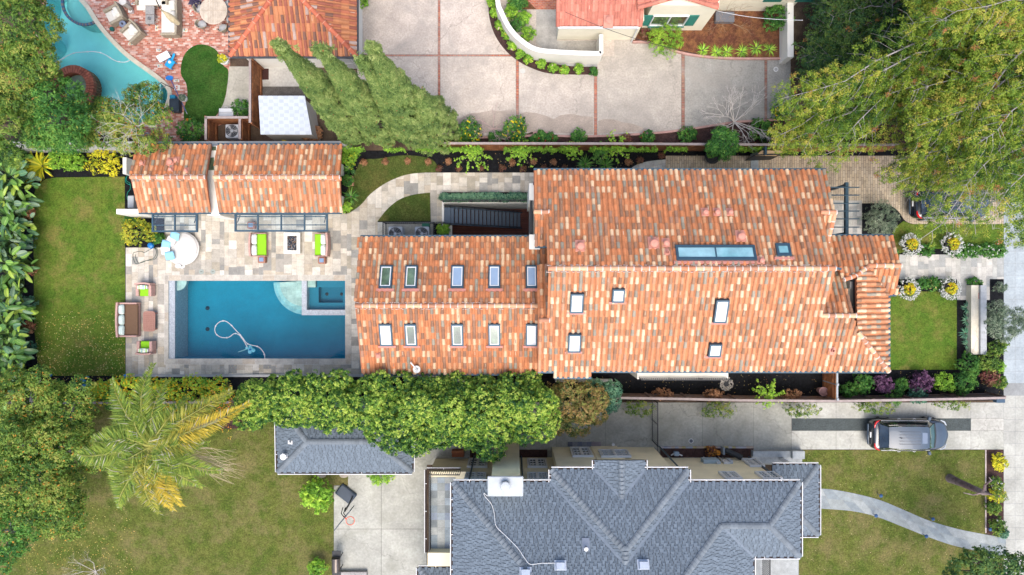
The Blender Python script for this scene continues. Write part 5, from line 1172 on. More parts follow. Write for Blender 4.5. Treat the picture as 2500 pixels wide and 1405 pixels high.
# ---------------------------------------------------------------- the great conifer in the north-east corner
def conifer(base, label, branches, pal, trunk_h, r0, tuft=16, Lf=.15, gain=1.0, name="conifer", dens=1.0, keep=None):
    b = W(*base); t = empty(name, b, 0, label, "conifer")
    mb = MB(); mb.tube([(0, 0, 0), (.1, -.05, trunk_h * .3), (0, .1, trunk_h * .7), (.1, 0, trunk_h)], [r0 * 1.3, r0, r0 * .6, .05], 12)
    T = []; D = []; lm = MB()
    for (az, z0, ln, rise, droop) in branches:
        pts = []; n = 9; az0 = az
        for i in range(n):
            s_ = i / (n - 1); az += rnd.uniform(-.09, .09)
            pts.append(Vector((math.cos(az) * ln * s_, math.sin(az) * ln * s_, z0 + rise * s_ - droop * s_ * s_ + rnd.uniform(-.1, .1))))
        if keep:
            cut = next((i for i, v in enumerate(pts) if i > 2 and not keep(v.x + b.x, v.y + b.y, v.z, 0)), len(pts)); n = max(3, cut); pts = pts[:n]
            if cut < 4: continue
            ln *= n / 9
        rb = .02 + ln * .005
        lm.tube(pts, [rb * (1 - .85 * i / (n - 1)) for i in range(n)], 5)
        m = int(ln / .34 * dens)
        for j in range(m):
            s_ = .15 + .85 * (j + rnd.random()) / m; i = min(n - 2, int(s_ * (n - 1))); p = pts[i].lerp(pts[i + 1], s_ * (n - 1) - i); d = (pts[i + 1] - pts[i]).normalized()
            for sg in (-1, 1):
                side = Vector((-d.y * sg, d.x * sg, 0)); tl = (0.6 + 1.9 * (1 - s_) ** .6) * rnd.uniform(.5, 1.1); dr = (d * .75 + side * rnd.uniform(.5, 1.1) + Vector((0, 0, rnd.uniform(-.1, .3)))).normalized()
                e = p + dr * tl + Vector((0, 0, -.12 * tl)); mid = p + dr * tl * .5 + side * .1
                if rnd.random() < .35: lm.tube([p, mid, e], [.012, .008, .004], 3)
                q = max(2, int(tl / .3))
                for k in range(q):
                    f = (k + .8) / q; c = p.lerp(e, f) + Vector((rnd.gauss(0, .1), rnd.gauss(0, .1), rnd.gauss(0.03, .08))); T.append(c); D.append(dr * .6 + Vector((0, 0, .6)))
    mb.build("trunk", mat("red_brown_bark", (0.26, 0.15, 0.12), .9, .3, 5, .01, 15), t); lm.build("branch", m_bark_g, t)
    T = np.array([tuple(v) for v in T]); D = np.array([tuple(v) for v in D])
    if keep: ok = np.array([keep(v[0] + b.x, v[1] + b.y, v[2]) for v in T]); T = T[ok]; D = D[ok]
    P, N, idx = tufts(T, D, tuft, .15, up=.35); P += nrng.normal(size=P.shape) * .045; tt = .5 + (lumps(T, 1.1) - .5) * .4 + nrng.normal(size=len(T)) * .2
    C = palmix(PALS[pal], (tt[idx] + nrng.normal(size=len(P)) * .12) * gain)
    m = (nrng.random(len(T)) < .02)[idx]; C[m] = np.array((.42, .20, .07)) * nrng.uniform(.8, 1.2, size=(m.sum(), 1))
    leaves("crown", P, N, Lf * nrng.uniform(.7, 1.4, len(P)), Lf * .36, C, m_leaf, t, A=D[idx] + nrng.normal(size=(len(P), 3)) * .8); return t
br = []
for i in range(74):
    az = R(rnd.uniform(135, 300)); z0 = rnd.uniform(5.5, 12.5); ln = (12.4 - .32 * (z0 - 5)) * rnd.uniform(.62, 1.0)
    if az < R(172): ln *= .8
    br.append((az, z0, ln, rnd.uniform(-.2, 1.6), rnd.uniform(1.6, 3.4)))
for i in range(16): br.append((R(rnd.uniform(-60, 135)), rnd.uniform(6, 12), rnd.uniform(5, 8), 1, 2.2))
def crown_outline(x, y, z, soft=1):
    """the big crown is lop-sided: cut back over the house, thin over the dark conifers"""
    px, py = PX((x, y, z))
    if px < 2235 and py > 395 + (px - 1950) * .42 + 14 * math.sin(px * .06): return False
    if px < 1870 + 18 * math.sin(py * .05) or py > 600: return False
    if py > 462 and px < 2440: return rnd.random() < (.42 if soft else 1)
    if px < 2210 and py < 165 - (px - 1950) * .1: return rnd.random() < (.55 if soft else 0)
    return True
conifer((2230, 203), "huge yellow-green conifer filling the north-east corner, grey branches showing through", br, 'conifer', 17, .42, dens=1.6, tuft=30, Lf=.095, keep=crown_outline)
for bx, by, ht, lb, n in ((2065, 95, 5.0, "dark green conifer just right of the white boundary wall", 75), (2150, 75, 5.5, "dark green conifer between the white wall and the huge yellow-green one", 75), (2045, 190, 4.0, "low dark conifer at the corner of the motor court", 50)):
    conifer((bx, by), lb, [(rnd.uniform(0, 6.28), rnd.uniform(1.2, ht), rnd.uniform(1.6, 3.1) * (1 - .0 * ht), .3, .8) for _ in range(n)], 'darkcon', ht + .6, .16, gain=1.35, dens=1.5, tuft=18, Lf=.12)
tree((2400, 360), [(2440 + dx, 432 + dy, 4.2 + dz, r, .7) for dx, dy, dz, r in ((0, 0, 0, 1.0), (-40, 10, .2, .8), (20, -35, .3, .8), (-20, 35, -.2, .7), (25, 25, 0, .6), (-50, -30, .2, .8))], "grey-green olive tree between the yellow conifer and the sidewalk", 'olive', 420, 12, .2, .15, .03, .1, name="olive_tree")
# ---------------------------------------------------------------- north-west trees
def loose(base, c, z, rm, label, pal='oak', n=10, dens=1.55, **kw):
    bl = [(c[0], c[1], z, rm * .7, rm * .5)]
    for i in range(n): a = 2 * PI * i / n + rnd.uniform(-.4, .4); d = rm * rnd.uniform(.5, .95) / ((H - z) / F); bl.append((c[0] + d * math.cos(a), c[1] + d * math.sin(a), z + rnd.uniform(-.8, .5), rm * rnd.uniform(.25, .45), rm * rnd.uniform(.2, .35)))
    return tree(base, bl, label, pal, int(190 * rm * rm * dens), 13, kw.pop('tr', .2), kw.pop('L', .17), kw.pop('Wd', .05), kw.pop('r0', .13), **kw)
loose((90, 120), (30, 60), 6.0, 2.5, "narrow-leaved tree in the north-west corner beside the turquoise pool", 'oak', accents=[((.5, .3, .08), .02)])
loose((100, 200), (42, 180), 4.6, 1.75, "lower narrow-leaved tree below the corner tree, over the rocks", 'oak', accents=[((.5, .3, .08), .03)])
loose((50, 300), (20, 315), 4.5, 1.7, "tree against the west edge above the pale boundary wall", 'oak')
loose((200, 330), (150, 303), 4.8, 1.75, "dense dark green tree covering the pool's south shore", 'green', gain=1.1, accents=[((.32, .34, .05), .03)])
tw = loose((360, 330), (335, 300), 4.2, 1.75, "sparse tree with pale twigs overhanging the turquoise pool and tile roof", 'oak', dens=1.0, gain=1.2, accents=[((.55, .22, .04), .04)], mt=m_bark_w)
loose((235, 325), (232, 300), 3.6, 1.35, "small leafy tree between the dense green tree and the pale-twigged one", 'oak', accents=[((.55, .22, .04), .03)])
def twigs(par, name, pts_n, rm, h, z0, mt, rr=.02, up=.6, sub=3, seed=1, spread=1.0):
    rg = random.Random(seed); mb = MB()
    def grow(p, d, ln, r, dep):
        e = p + d * ln; m = p + d * ln * .5 + Vector((rg.gauss(0, .05), rg.gauss(0, .05), rg.gauss(0, .03))) * ln; mb.tube([p, m, e], [r, r * .8, r * .6], 4)
        if dep > 0:
            for _ in range(rg.choice((2, 3))): nd = (d + Vector((rg.gauss(0, .5), rg.gauss(0, .5), rg.gauss(.05, .25))) * spread).normalized(); grow(e, nd, ln * rg.uniform(.55, .85), r * .6, dep - 1)
    for i in range(pts_n): a = 2 * PI * i / pts_n + rg.uniform(-.4, .4); d = Vector((math.cos(a), math.sin(a), up * rg.uniform(.4, 1.5))).normalized(); grow(Vector((0, 0, z0)), d, rm * .42, rr, sub)
    return mb.build(name, mt, par)
q = W(345, 315, 4.2) - tw.location; o = twigs(tw, "twigs", 9, 1.6, 1, 0, m_bark_w, .016, .35, 4, 5); o.location = (q.x, q.y, 4.9)
# ---------------------------------------------------------------- south-west trees
sw = [((60, 1010), (50, 985), 4.6, 1.9, "leafy tree at the south end of the banana-leaf bank, west edge"), ((180, 1030), (165, 1000), 4.4, 1.6, "leafy tree below the west lawn's mulch strip"), ((110, 1080), (70, 1090), 5.2, 2.1, "tall leafy tree left of the palm, upper one"),
      ((170, 1110), (165, 1100), 4.2, 1.6, "leafy tree immediately west of the palm fronds"), ((120, 1180), (90, 1190), 5.2, 2.2, "broad leafy tree left of the palm, middle one"), ((160, 1240), (150, 1245), 4.0, 1.5, "leafy tree lowest beside the open lawn"), ((30, 1290), (15, 1300), 4.6, 1.7, "dark green tree cut by the bottom of the west edge")]
for b, c, z, rm, lb in sw: loose(b, c, z, rm, lb, 'green' if 'dark' in lb else 'oak', accents=[((.6, .28, .04), .035)], L=.13, Wd=.06, mt=m_bark_g, dens=1.15, group="leafy trees in the south-west corner")
# ---------------------------------------------------------------- palm
def palm(base, cpx_, z, label):
    b = W(*base); c = W(cpx_[0], cpx_[1], z) - b; t = empty("palm_tree", b, 0, label, "palm")
    mb = MB(); mb.tube([(0, 0, 0), (c.x * .3, c.y * .3, z * .33), (c.x * .7, c.y * .7, z * .7), (c.x, c.y, z)], [.26, .2, .17, .22], 12); mb.build("trunk", m_bark_g, t)
    # fronds: (azimuth deg in the photo, clockwise from right/down, length px)
    fr = [(-95, 190, 0), (-62, 60, 1), (-40, 215, 1), (-25, 235, 2), (-125, 195, 0), (-150, 120, 0), (175, 210, 0), (152, 80, 0), (140, 150, 0), (128, 165, 0), (112, 130, 1), (95, 175, 1), (82, 170, 2), (70, 165, 2), (35, 120, 0), (22, 165, 0), (-10, 130, 1), (-165, 140, 0), (-80, 150, 0), (-110, 120, 0), (60, 120, 0), (118, 190, 0), (165, 160, 0), (-55, 130, 0), (5, 120, 0), (48, 150, 0), (104, 150, 0), (-138, 150, 0), (-20, 110, 1), (88, 110, 1), (187, 170, 0)]
    for i, (az, lp, tone) in enumerate(fr):
        a = -R(az); ln = lp * .0203; ln3 = ln * 1.1; n = 14; pts = []; rise = .9 if ln < 3 else .7
        for k in range(n): s_ = k / (n - 1); w = .12 * math.sin(s_ * 3 + i); pts.append(Vector((c.x + math.cos(a + w * .6) * ln * s_, c.y + math.sin(a + w * .6) * ln * s_, z + rise * math.sin(s_ * 2.2) - 1.5 * s_ ** 2.2)))
        fb = MB(); fb.tube(pts, [.035 * (1 - .8 * k / n) for k in range(n)], 5)
        st = fb.build("frond", mat("palm_rib", (0.40, 0.40, 0.10), .6), t)
        P = []; A = []; N = []; Lf = []
        m = int(ln / .024)
        for k in range(m):
            s_ = .1 + .9 * k / m; j = min(n - 2, int(s_ * (n - 1))); p = pts[j].lerp(pts[j + 1], s_ * (n - 1) - j); d = (pts[j + 1] - pts[j]).normalized()
            for sg in (-1, 1):
                side = Vector((-d.y * sg, d.x * sg, 0)).normalized(); dr = (side * .85 + d * (.35 + .6 * s_) + Vector((0, 0, rnd.uniform(-.35, .25)))).normalized(); l = .72 * (math.sin(min(1, s_ * 1.1) * 2.6 + .35)) * rnd.uniform(.8, 1.05) + .1
                P.append(p + dr * l / 2); A.append(dr); N.append(Vector((rnd.gauss(0, .35), rnd.gauss(0, .35), 1))); Lf.append(l)
        P, A, N = (np.array([tuple(v) for v in x]) for x in (P, A, N)); pal = [(0.04, 0.095, 0.02), (0.12, 0.19, 0.03), (0.27, 0.31, 0.05)]
        if tone == 1: pal = [(0.06, 0.10, 0.02), (0.16, 0.19, 0.03), (0.34, 0.30, 0.05)]
        if tone == 2: pal = [(0.14, 0.15, 0.03), (0.32, 0.26, 0.03), (0.50, 0.36, 0.05)]
        C = palmix(pal, nrng.random(len(P)) * .75 + .2); m_ = nrng.random(len(P)) < .06; C[m_] = (.48, .46, .34)
        leaves("leaflets", P, N, np.array(Lf), .042, C, m_leaf, st, A=A, bend=.05)
    # dead hanging frond and seed stalks
    mb = MB()
    for k in range(4):
        a = R(-8 - k * 11 + 20); pp = [Vector((c.x + math.cos(a) * s_ * 3.0 + .5 * s_, c.y + math.sin(a - s_ * .5) * s_ * 2.2 - .3, z - 1.2 * s_ ** 1.5)) for s_ in (0.15, .4, .7, 1)]
        for j in range(12): mb.tube([p + Vector((rnd.gauss(0, .07), rnd.gauss(0, .07), rnd.gauss(0, .05))) * (1 + i_) for i_, p in enumerate(pp)], [.012, .01, .009, .004], 3)
    mb.build("seed_stalk", mat("straw", (0.62, 0.50, 0.34), .85, .2, 4), t)
    return t
palm((529, 1020), (368, 1090), 7.3, "tall feather palm leaning over the south-west lawn with yellowing fronds")
# ---------------------------------------------------------------- flowering and edge shrubs
YF = [((.75, .42, .02), .2), ((.85, .6, .03), .14)]
for i, (x, y, r, lb) in enumerate(((255, 958, .75, "yellow-flowering shrub left of the palm frond tip, at the mulch corner"), (318, 948, .8, "yellow-flowering shrub where a palm frond crosses the paving"), (392, 955, .8, "yellow-flowering shrub below the pool's south-west corner"), (462, 955, .85, "densest yellow-flowering shrub below the pool's south edge"), (535, 958, .8, "yellow-flowering shrub nearest the bare orange-leaved twigs"))):
    shrub(x, y, r, 2.0, 'lime', lb, 1.6, accents=YF, group="yellow-flowering shrubs along the south boundary", gain=1.15, aspect=1.15)
for i, (x, y, r, h) in enumerate(((345, 940, .45, 1.3), (425, 940, .4, 1.2), (505, 942, .45, 1.3), (288, 975, .7, 1.8), (370, 985, .8, 1.9), (450, 990, .8, 1.9), (530, 995, .6, 1.7))): shrub(x, y, r, h, 'lime' if i < 3 else 'green', ("low bright green bush at the paving edge, %s of three" % ("western", "middle", "eastern")[i]) if i < 3 else "green bush under the palm fronds, %s along the dark fence" % ("westernmost", "second from the west", "third from the west", "easternmost")[i - 3], 1.3, accents=YF if i > 3 else None)
t = empty("bare_tree", W(585, 985), 0, "leggy half-bare tree with orange leaves at the west end of the hedge row", "tree"); o = twigs(t, "branch", 8, 1.6, 1, 0.6, m_bark_t, .03, .9, 4, 9)
T = nrng.normal(size=(60, 3)) * [.6, .6, .5] + [0, 0, 2.6]; P, N, idx = tufts(T, unit(nrng.normal(size=(60, 3))), 4, .15); leaves("foliage", P, N, .12, .07, palmix([(.55, .16, .03), (.65, .32, .05), (.3, .3, .05)], nrng.random(len(P))), m_leaf, t)
for x, y, r, lb in ((130, 965, .9, "round green bush at the south-west corner of the west lawn"), (205, 968, .8, "bush beside the blue garden balls in the mulch strip")): shrub(x, y, r, 1.5, 'green', lb, 1.3)
# big banana-like leaves along the west edge
def paddle(mb, p, az, ln, wd, up, col, roll=0.0):
    d = Vector((math.cos(az), math.sin(az), up)).normalized(); side = Vector((-math.sin(az), math.cos(az), roll)).normalized(); n = 8; L = []; vs = []
    for i in range(n + 1):
        s_ = i / n; c = Vector(p) + d * ln * s_ + Vector((0, 0, -.32 * ln * s_ * s_)); w = wd * (math.sin(PI * min(1, .1 + .86 * s_)) ** .55)
        if i == n: w = .01
        vs += [tuple(c - side * w + Vector((0, 0, .12 * w))), tuple(c - side * w * .06 - Vector((0, 0, .03))), tuple(c + side * w * .06 - Vector((0, 0, .03))), tuple(c + side * w + Vector((0, 0, .12 * w)))]
    k = (col[0] * .85, col[1] * .85, col[2] * .9); rib = (min(1, col[0] * 1.7 + .05), min(1, col[1] * 1.4 + .05), col[2] + .03)
    for i in range(n): o = 4 * i; mb.add([vs[o], vs[o + 1], vs[o + 5], vs[o + 4]], [(0, 1, 2, 3)], col); mb.add([vs[o + 1], vs[o + 2], vs[o + 6], vs[o + 5]], [(0, 1, 2, 3)], rib); mb.add([vs[o + 2], vs[o + 3], vs[o + 7], vs[o + 6]], [(0, 1, 2, 3)], k)
def strelitzia(px, py, rm, h, label, n=26, seed=0):
    q = W(px, py, h * .6); t = empty("banana_leaf_plant", (q.x, q.y, 0), 0, label, "plant", "banana-leaved plants along the west edge"); mb = MB(); sm = MB(); rg = random.Random(seed)
    for i in range(n):
        az = rg.uniform(0, 6.28); rr = rm * rg.uniform(.0, .75); p = (rr * math.cos(az), rr * math.sin(az), h * rg.uniform(.45, 1.0)); c = rg.choice([(.07, .17, .04), (.11, .24, .04), (.06, .14, .05), (.17, .32, .06), (.09, .20, .10), (.28, .40, .06), (.16, .25, .15)])
        paddle(mb, p, az + rg.uniform(-.7, .7), rg.uniform(.38, .7), rg.uniform(.09, .17), rg.uniform(-.2, .8), c, rg.uniform(-.9, .9)); sm.tube([(p[0] * .2, p[1] * .2, 0), (p[0] * .6, p[1] * .6, p[2] * .6), p], [.03, .025, .018], 4)
    mb.build("leaf_blades", m_leaf_gloss, t); sm.build("stem", mat("green_stem", (.14, .22, .06), .6), t); return t
sl = ["beside the pale boundary wall", "above the level of the pool house", "just above the smaller awning's level", "level with the daybed", "level with the green sofas", "level with the pool's top edge", "level with the upper armchair", "level with the brown sofa", "level with the lower armchair", "level with the pool's bottom edge", "at the lawn's rounded south end", "in the corner beyond the lawn's end"]
for i, y in enumerate((400, 440, 490, 540, 590, 645, 700, 755, 810, 860, 905, 940)):
    strelitzia(22 + (i % 2) * 14, y, 1.35, 2.0 + .3 * (i % 3 - 1), "banana-leaved plant clump %s, west edge" % sl[i], 64, i); 
for i, y in enumerate((520, 590, 660, 740, 800, 850)): shrub(72, y, .36, .7, 'blue' if i % 2 else 'dry', "low %s filler plant in front of the banana leaves, %s" % ("blue-green" if i % 2 else "reddish", ("level with the awning", "level with the daybed", "level with the drains", "level with the upper pool drain", "level with the coffee table", "level with the lower armchair")[i]), 1.6, accents=[((.6, .08, .10), .04)])
def spiky(px, py, rm, pal, label, n=40, wd=.05, z=0, h=.35, name="agave", cat="plant", group=None, up=(.1, .9), mt=None):
    q = W(px, py, z + .2); t = empty(name, (q.x, q.y, z), 0, label, cat, group); mb = MB(); rg = random.Random(int(px * 7 + py))
    for i in range(n):
        az = rg.uniform(0, 6.28); u = rg.uniform(*up); ln = rm * rg.uniform(.7, 1.1); d = Vector((math.cos(az), math.sin(az), u)); s_ = Vector((-math.sin(az), math.cos(az), 0)) * wd / 2; c = tuple(np.array(palmix(PALS[pal], np.array([rg.random()])))[0])
        p0 = Vector((0, 0, .05)); p1 = p0 + d * ln * .5; p2 = p1 + (d * .5 + Vector((0, 0, -.45 * u - .1))) * ln
        p1z = Vector((0, 0, .03)); mb.add([tuple(p0 - s_ * .6), tuple(p0 + s_ * .6), tuple(p1 + s_ + p1z * 0), tuple(p1 - s_), tuple(p2)], [(0, 1, 2, 3), (3, 2, 4)], c)
    mb.build("leaf_blades", mt or m_leaf_gloss, t); mb = MB(); mb.lathe([(.07, 0), (.05, .1), (.02, .14)], 0, 0, 0, 8); mb.build("crown_base", m_bark_t, t); return t
spiky(100, 405, .95, 'yellow', "big yellow-green broad-leaved clump beside the black mulch", 70, .11, up=(.2, 1.2)); spiky(60, 432, .8, 'yellow', "second yellow-green clump, nearer the banana leaves", 60, .11, up=(.2, 1.2))
shrub(152, 385, .75, 1.1, 'lime', "bright lime shrub left of the black mulch, by the boundary wall", 1.4); shrub(255, 393, .85, 1.0, 'yellow', "golden-leaved shrub in the black mulch by the boundary wall", 1.0, gain=1.1, aspect=1.2); shrub(185, 398, .6, .9, 'lime', "small lime shrub between the big clump and the golden shrub", 1.3)
shrub(336, 567, .85, 1.3, 'twoyg', "lemon bush with yellow fruit beside the smaller awning", 1.2, accents=[((.85, .6, .02), .05)]); shrub(385, 583, .36, .6, 'green', "small round bush behind the white daybed", 1.6); shrub(322, 535, .35, .6, 'green', "small green bush by the jutting white garden wall", 1.3)
# citrus, lawn shrubs
shrub(774, 1205, .92, 1.6, 'lime', "round citrus bush alone on the south-west lawn", 1.7, L=.13, Wd=.07, lobes=9); shrub(774, 1385, .5, .9, 'lime', "small citrus bush by the concrete court's west edge", 1.7, L=.13, Wd=.07); shrub(930, 1160, .62, .5, 'lime', "flat bush poking out from under the garage's south eave", 1.5, aspect=1.3)
t = empty("bare_shrub", W(235, 1395), 0, "leafless grey shrub at the bottom edge of the south-west lawn", "shrub"); twigs(t, "branch", 9, 1.5, 1, 0.05, m_bark_w, .018, .5, 4, 21)
# north side of the court
for x, y, lb in ((1150, 322, "yellow-flowering bush beside the rightmost cypress"), (1258, 318, "yellow-flowering bush at the kerb's bump")): shrub(x, y, .75, 1.1, 'green', lb, 1.5, flowers=((.85, .68, .02), 55, .09))
shrub(1905, 275, .55, .9, 'green', "yellow-flowered bush at the east end of the rose bed, under the conifer", 1.3, flowers=((.85, .68, .02), 35, .08))
for i, (x, y, r, c) in enumerate(((1322, 335, .42, 1), (1345, 340, .35, 1), (1412, 332, .45, 0), (1580, 338, .45, 1), (1530, 345, .4, 2), (1680, 330, .5, 0), (1860, 318, .7, 0), (1210, 335, .4, 0), (1300, 345, .3, 0))):
    w = ("just right of the kerb's bump", "second right of the kerb's bump", "below the second brick band", "below the third brick panel", "with plum leaves between two red ones", "left of the bleached bare tree", "right of the bleached bare tree", "between the two yellow-flowering bushes", "left of the kerb's bump")[i]
    shrub(x, y, r, .6, 'red' if c == 2 else 'green', "%s in the rose bed, %s" % ("red-flowering plant" if c == 1 else "low leafy plant", w), 1.6, flowers=((.75, .03, .06), 5, .1) if c == 1 else None)
def rangy(px, py, rm, label, pal='lime', n=9, z=1.2, seed=3, fl=None):
    """shrub of long arching shoots clothed in small leaves"""
    q = W(px, py, z); t = empty("climbing_shrub", (q.x, q.y, 0), 0, label, "shrub", "arching shrubs along the board fence"); rg = random.Random(seed); T = []; D = []; mb = MB(); mb.tube([(0, .2, 0), (0, 0, z)], [.035, .03], 5)
    for i in range(n):
        a = 2 * PI * i / n + rg.uniform(-.4, .4); ln = rm * rg.uniform(.6, 1.15); pts = [Vector((math.cos(a) * ln * s_ + .1 * math.sin(4 * s_ + i), math.sin(a) * ln * s_, z + .5 * s_ - .9 * s_ * s_)) for s_ in (0, .25, .5, .75, 1)]
        mb.tube(pts, [.02, .016, .012, .008, .004], 4)
        for k in range(int(ln / .07)): s_ = rg.random(); j = min(3, int(s_ * 4)); p = pts[j].lerp(pts[j + 1], s_ * 4 - j); T.append(tuple(p + Vector((rg.gauss(0, .05), rg.gauss(0, .05), rg.gauss(0, .05))))); D.append((0, 0, 1))
    for k in range(int(70 * rm)): T.append((rg.gauss(0, rm * .28), rg.gauss(0, rm * .28), z + rg.gauss(.1, .15))); D.append((0, 0, 1))
    mb.build("stem", m_bark_t, t); T = np.array(T); D = np.array(D, dtype=float); P, N, idx = tufts(T, D, 7, .08, up=.4); C = palmix(PALS[pal], .35 + nrng.random(len(T))[idx] * .5 + nrng.normal(size=len(P)) * .12); leaves("foliage", P, N, .085, .05, C, m_leaf, t); return t
rangy(1155, 372, 1.15, "arching lime shrub with long shoots, first right of the cypresses", seed=1, n=12); rangy(1272, 368, 1.0, "arching shrub below the kerb's bump, second right of the cypresses", seed=2, n=11); rangy(1398, 366, .8, "arching shrub on the fence, third right of the cypresses", seed=3); rangy(1506, 362, 1.0, "brightest arching shrub on the fence, fourth right of the cypresses", seed=4, n=10); rangy(1875, 965, 1.05, "arching lime shrub on the south fence beside the black mulch", seed=5, n=10, z=1.3); rangy(1465, 375, .7, "darker arching shrub squeezed beside the brightest one", 'green', seed=6)
tree((1745, 345), [(1762 + dx, 352 + dy, 2.3, r, .5) for dx, dy, r in ((0, 0, .6), (-20, 10, .45), (20, 5, .45), (5, 22, .4), (-5, -22, .45), (22, -15, .35))], "small dense green tree over the paver path, below the bleached bare tree", 'green', 420, 11, .14, .11, .06, .06, gain=1.15)
q = W(1790, 300, .2); t = empty("bare_tree", (q.x, q.y, 0), 0, "bleached leafless tree with many fine branches above the board fence", "tree"); twigs(t, "branch", 14, 2.0, 1, .35, m_bark_w, .035, .75, 4, 31, .8)
q = W(1205, 318, .2); t = empty("bare_tree", (q.x, q.y, 0), 0, "thin leafless pinkish tree between the two yellow-flowering bushes", "tree"); twigs(t, "branch", 8, 1.5, 1, .35, mat("pink_twig", (.50, .36, .34), .85), .02, .7, 3, 41, .8)
T = np.stack([nrng.uniform(-9.6, 14.5, 1500), np.full(1500, 0.0), nrng.uniform(.9, 1.75, 1500)], 1)
yb = W(0, 351, 1.9).y; T[:, 1] = yb - .2 + nrng.normal(size=1500) * .05; T = T[(np.sin(T[:, 0] * 1.1) + np.sin(T[:, 0] * 2.7 + 1)) > -.7]
P, N, idx = tufts(T, np.tile([0, -1., .5], (len(T), 1)), 8, .1); C = palmix(PALS['lime'], nrng.random(len(T))[idx] * .6 + .1); o = leaves("fence_vine", P, N, .08, .05, C, m_leaf); tag(o, "bright green creeper clothing the board fence above the black mulch", "creeper", kind="stuff")
# curved bed roses
rl = ("at the top edge", "second down the curve", "third down the curve", "fourth down the curve", "where the curve turns", "left of the brick band's end", "below the wall vent", "right of the blush rose", "under the wall's middle", "near the bed's east end", "at the bed's east end")
for i, (x, y) in enumerate(((1200, 8), (1208, 32), (1220, 60), (1236, 85), (1250, 112), (1272, 132), (1290, 146), (1322, 156), (1350, 168), (1378, 172), (1412, 168))): shrub(x, y, .26, .55, 'lime', "small rose bush in the curved bed, %s" % rl[i], 1.8, flowers=((.85, .65, .55), 3, .07) if i % 3 else ((.8, .5, .1), 4, .07), group="roses in the curved bed under the white wall")
shrub(1448, 173, .25, .5, 'green', "last small rose bush beside the white wall's end", 1.5)
for i, (x, y) in enumerate(((1248, 30), (1262, 58), (1280, 45), (1272, 8), (1290, 82), (1255, 8))): shrub(x, y, .42, .6, 'lime' if i % 2 == 0 else 'green', "%s shrub inside the white wall, %s" % ("bright" if i % 2 == 0 else "dark", ("upper left", "lower left", "beside the pale walk, upper", "at the brick walk", "lowest", "at the top corner")[i]), 1.5)
shrub(1626, 96, 1.0, 1.3, 'lime', "big fine-leaved bright green bush below the green-shuttered window", 2.0, L=.13, Wd=.02, lobes=10); shrub(1898, 40, .85, 1.1, 'green', "dark round bush at the end of the bark bed", 1.5); shrub(1575, 78, .3, .4, 'red', "tiny red-leaved plant by the cream wall's corner", 1.2)
for i, (x, y) in enumerate(((1717, 122), (1750, 127), (1776, 126), (1812, 125), (1848, 116), (1880, 120))): spiky(x, y, .48 + .06 * (i == 4), 'lime', "strappy green clump in the bark bed, %s from the left" % ("first", "second", "third", "fourth", "fifth", "sixth")[i], 46, .035, group="strappy clumps along the bark bed", name="lily_clump")
q = W(1768, 45, .2); t = empty("bare_shrub", (q.x, q.y, 0), 0, "leafless brown shrub beside the rose-red gable", "shrub"); twigs(t, "branch", 7, 1.5, 1, .1, mat("dry_twig", (.42, .30, .20), .85), .015, 1.0, 4, 17)
shrub(465, 322, .78, 1.1, 'green', "green bush between the pool terrace and the air conditioner pen", 1.5, accents=[((.8, .25, .03), .02)]); shrub(590, 266, .55, .8, 'green', "bush on the concrete pad beside the redwood fence", 1.3, L=.14); shrub(762, 327, .55, .8, 'dry', "dried brown hydrangea by the white shed", 2.0, L=.12, Wd=.08)
shrub(885, 4, .4, .6, 'lime', "small bright bush at the top edge right of the dark-red roof", 1.5)
# bed beside the pool house and the path
shrub(852, 383, .55, .8, 'lime', "lime shrub at the pool house's north-east corner", 1.5, accents=[((.8, .65, .05), .05)]); spiky(852, 412, .55, 'green', "dark spiky plant above the potted topiary", 30, .05); spiky(856, 480, .6, 'green', "dark spiky plant below the potted topiary", 36, .05); shrub(845, 505, .3, .35, 'lime', "low green tuft by the path's start", 1.3)
def potted(px, py, rm, pal, label, sq=False, pot=None, ph=.4, fl=None, pr=.24, cat="potted plant", name="potted_plant", group=None, ring=None, z=0, acc=None):
    q = W(px, py, ph); t = empty(name, (q.x, q.y, z), 0, label, cat, group); mb = MB()
    if sq: mb.box(-pr, -pr, 0, pr, pr, ph, bev=.02); mb.box(-pr - .03, -pr - .03, ph - .05, pr + .03, pr + .03, ph, bev=.01)
    else: mb.lathe([(pr * .7, 0), (pr * .95, ph * .5), (pr, ph * .9), (pr * 1.1, ph), (pr * .9, ph), (pr * .85, ph * .85), (.01, ph * .85)], 0, 0, 0, 20)
    mb.build("pot", pot or m_terra, t)
    B = [(0, 0, ph + rm * .5, rm * .8, rm * .8, rm * .7)] + [(rm * .5 * math.cos(a), rm * .5 * math.sin(a), ph + rm * .5, rm * .45, rm * .45, rm * .4) for a in (0, 1.3, 2.5, 3.8, 5)]
    if ring:
        n = 110; a = nrng.random(n) * 2 * PI; rr = ring * nrng.uniform(.62, 1.05, n); T = np.stack([rr * np.cos(a), rr * np.sin(a), ph + .1 + nrng.random(n) * .15 - (rr / ring) ** 2 * .15], 1); D = np.tile([0, 0, 1.], (n, 1)); P, N, idx = tufts(T, D, 9, .09); leaves("trailing_foliage", P, N, .07, .035, palmix(PALS['olive'], nrng.random(len(P))), m_leaf, t)
        P, N, idx = tufts(T + [0, 0, .06], D, 3, .08, up=1.2); leaves("white_flowers", P, N, .06, .06, np.full((len(P), 3), .82), m_flower, t)
    crown("foliage", B, int(500 * rm * rm + 20), 10, .07, .08, .045, pal, t, accents=acc, sp=5); return t
potted(851, 442, .38, 'green', "round topiary in a square terracotta planter beside the pool house", True)
gl = ("north side, nearest the house", "north side, further from the house", "south side, nearest the house", "south side, further from the house")
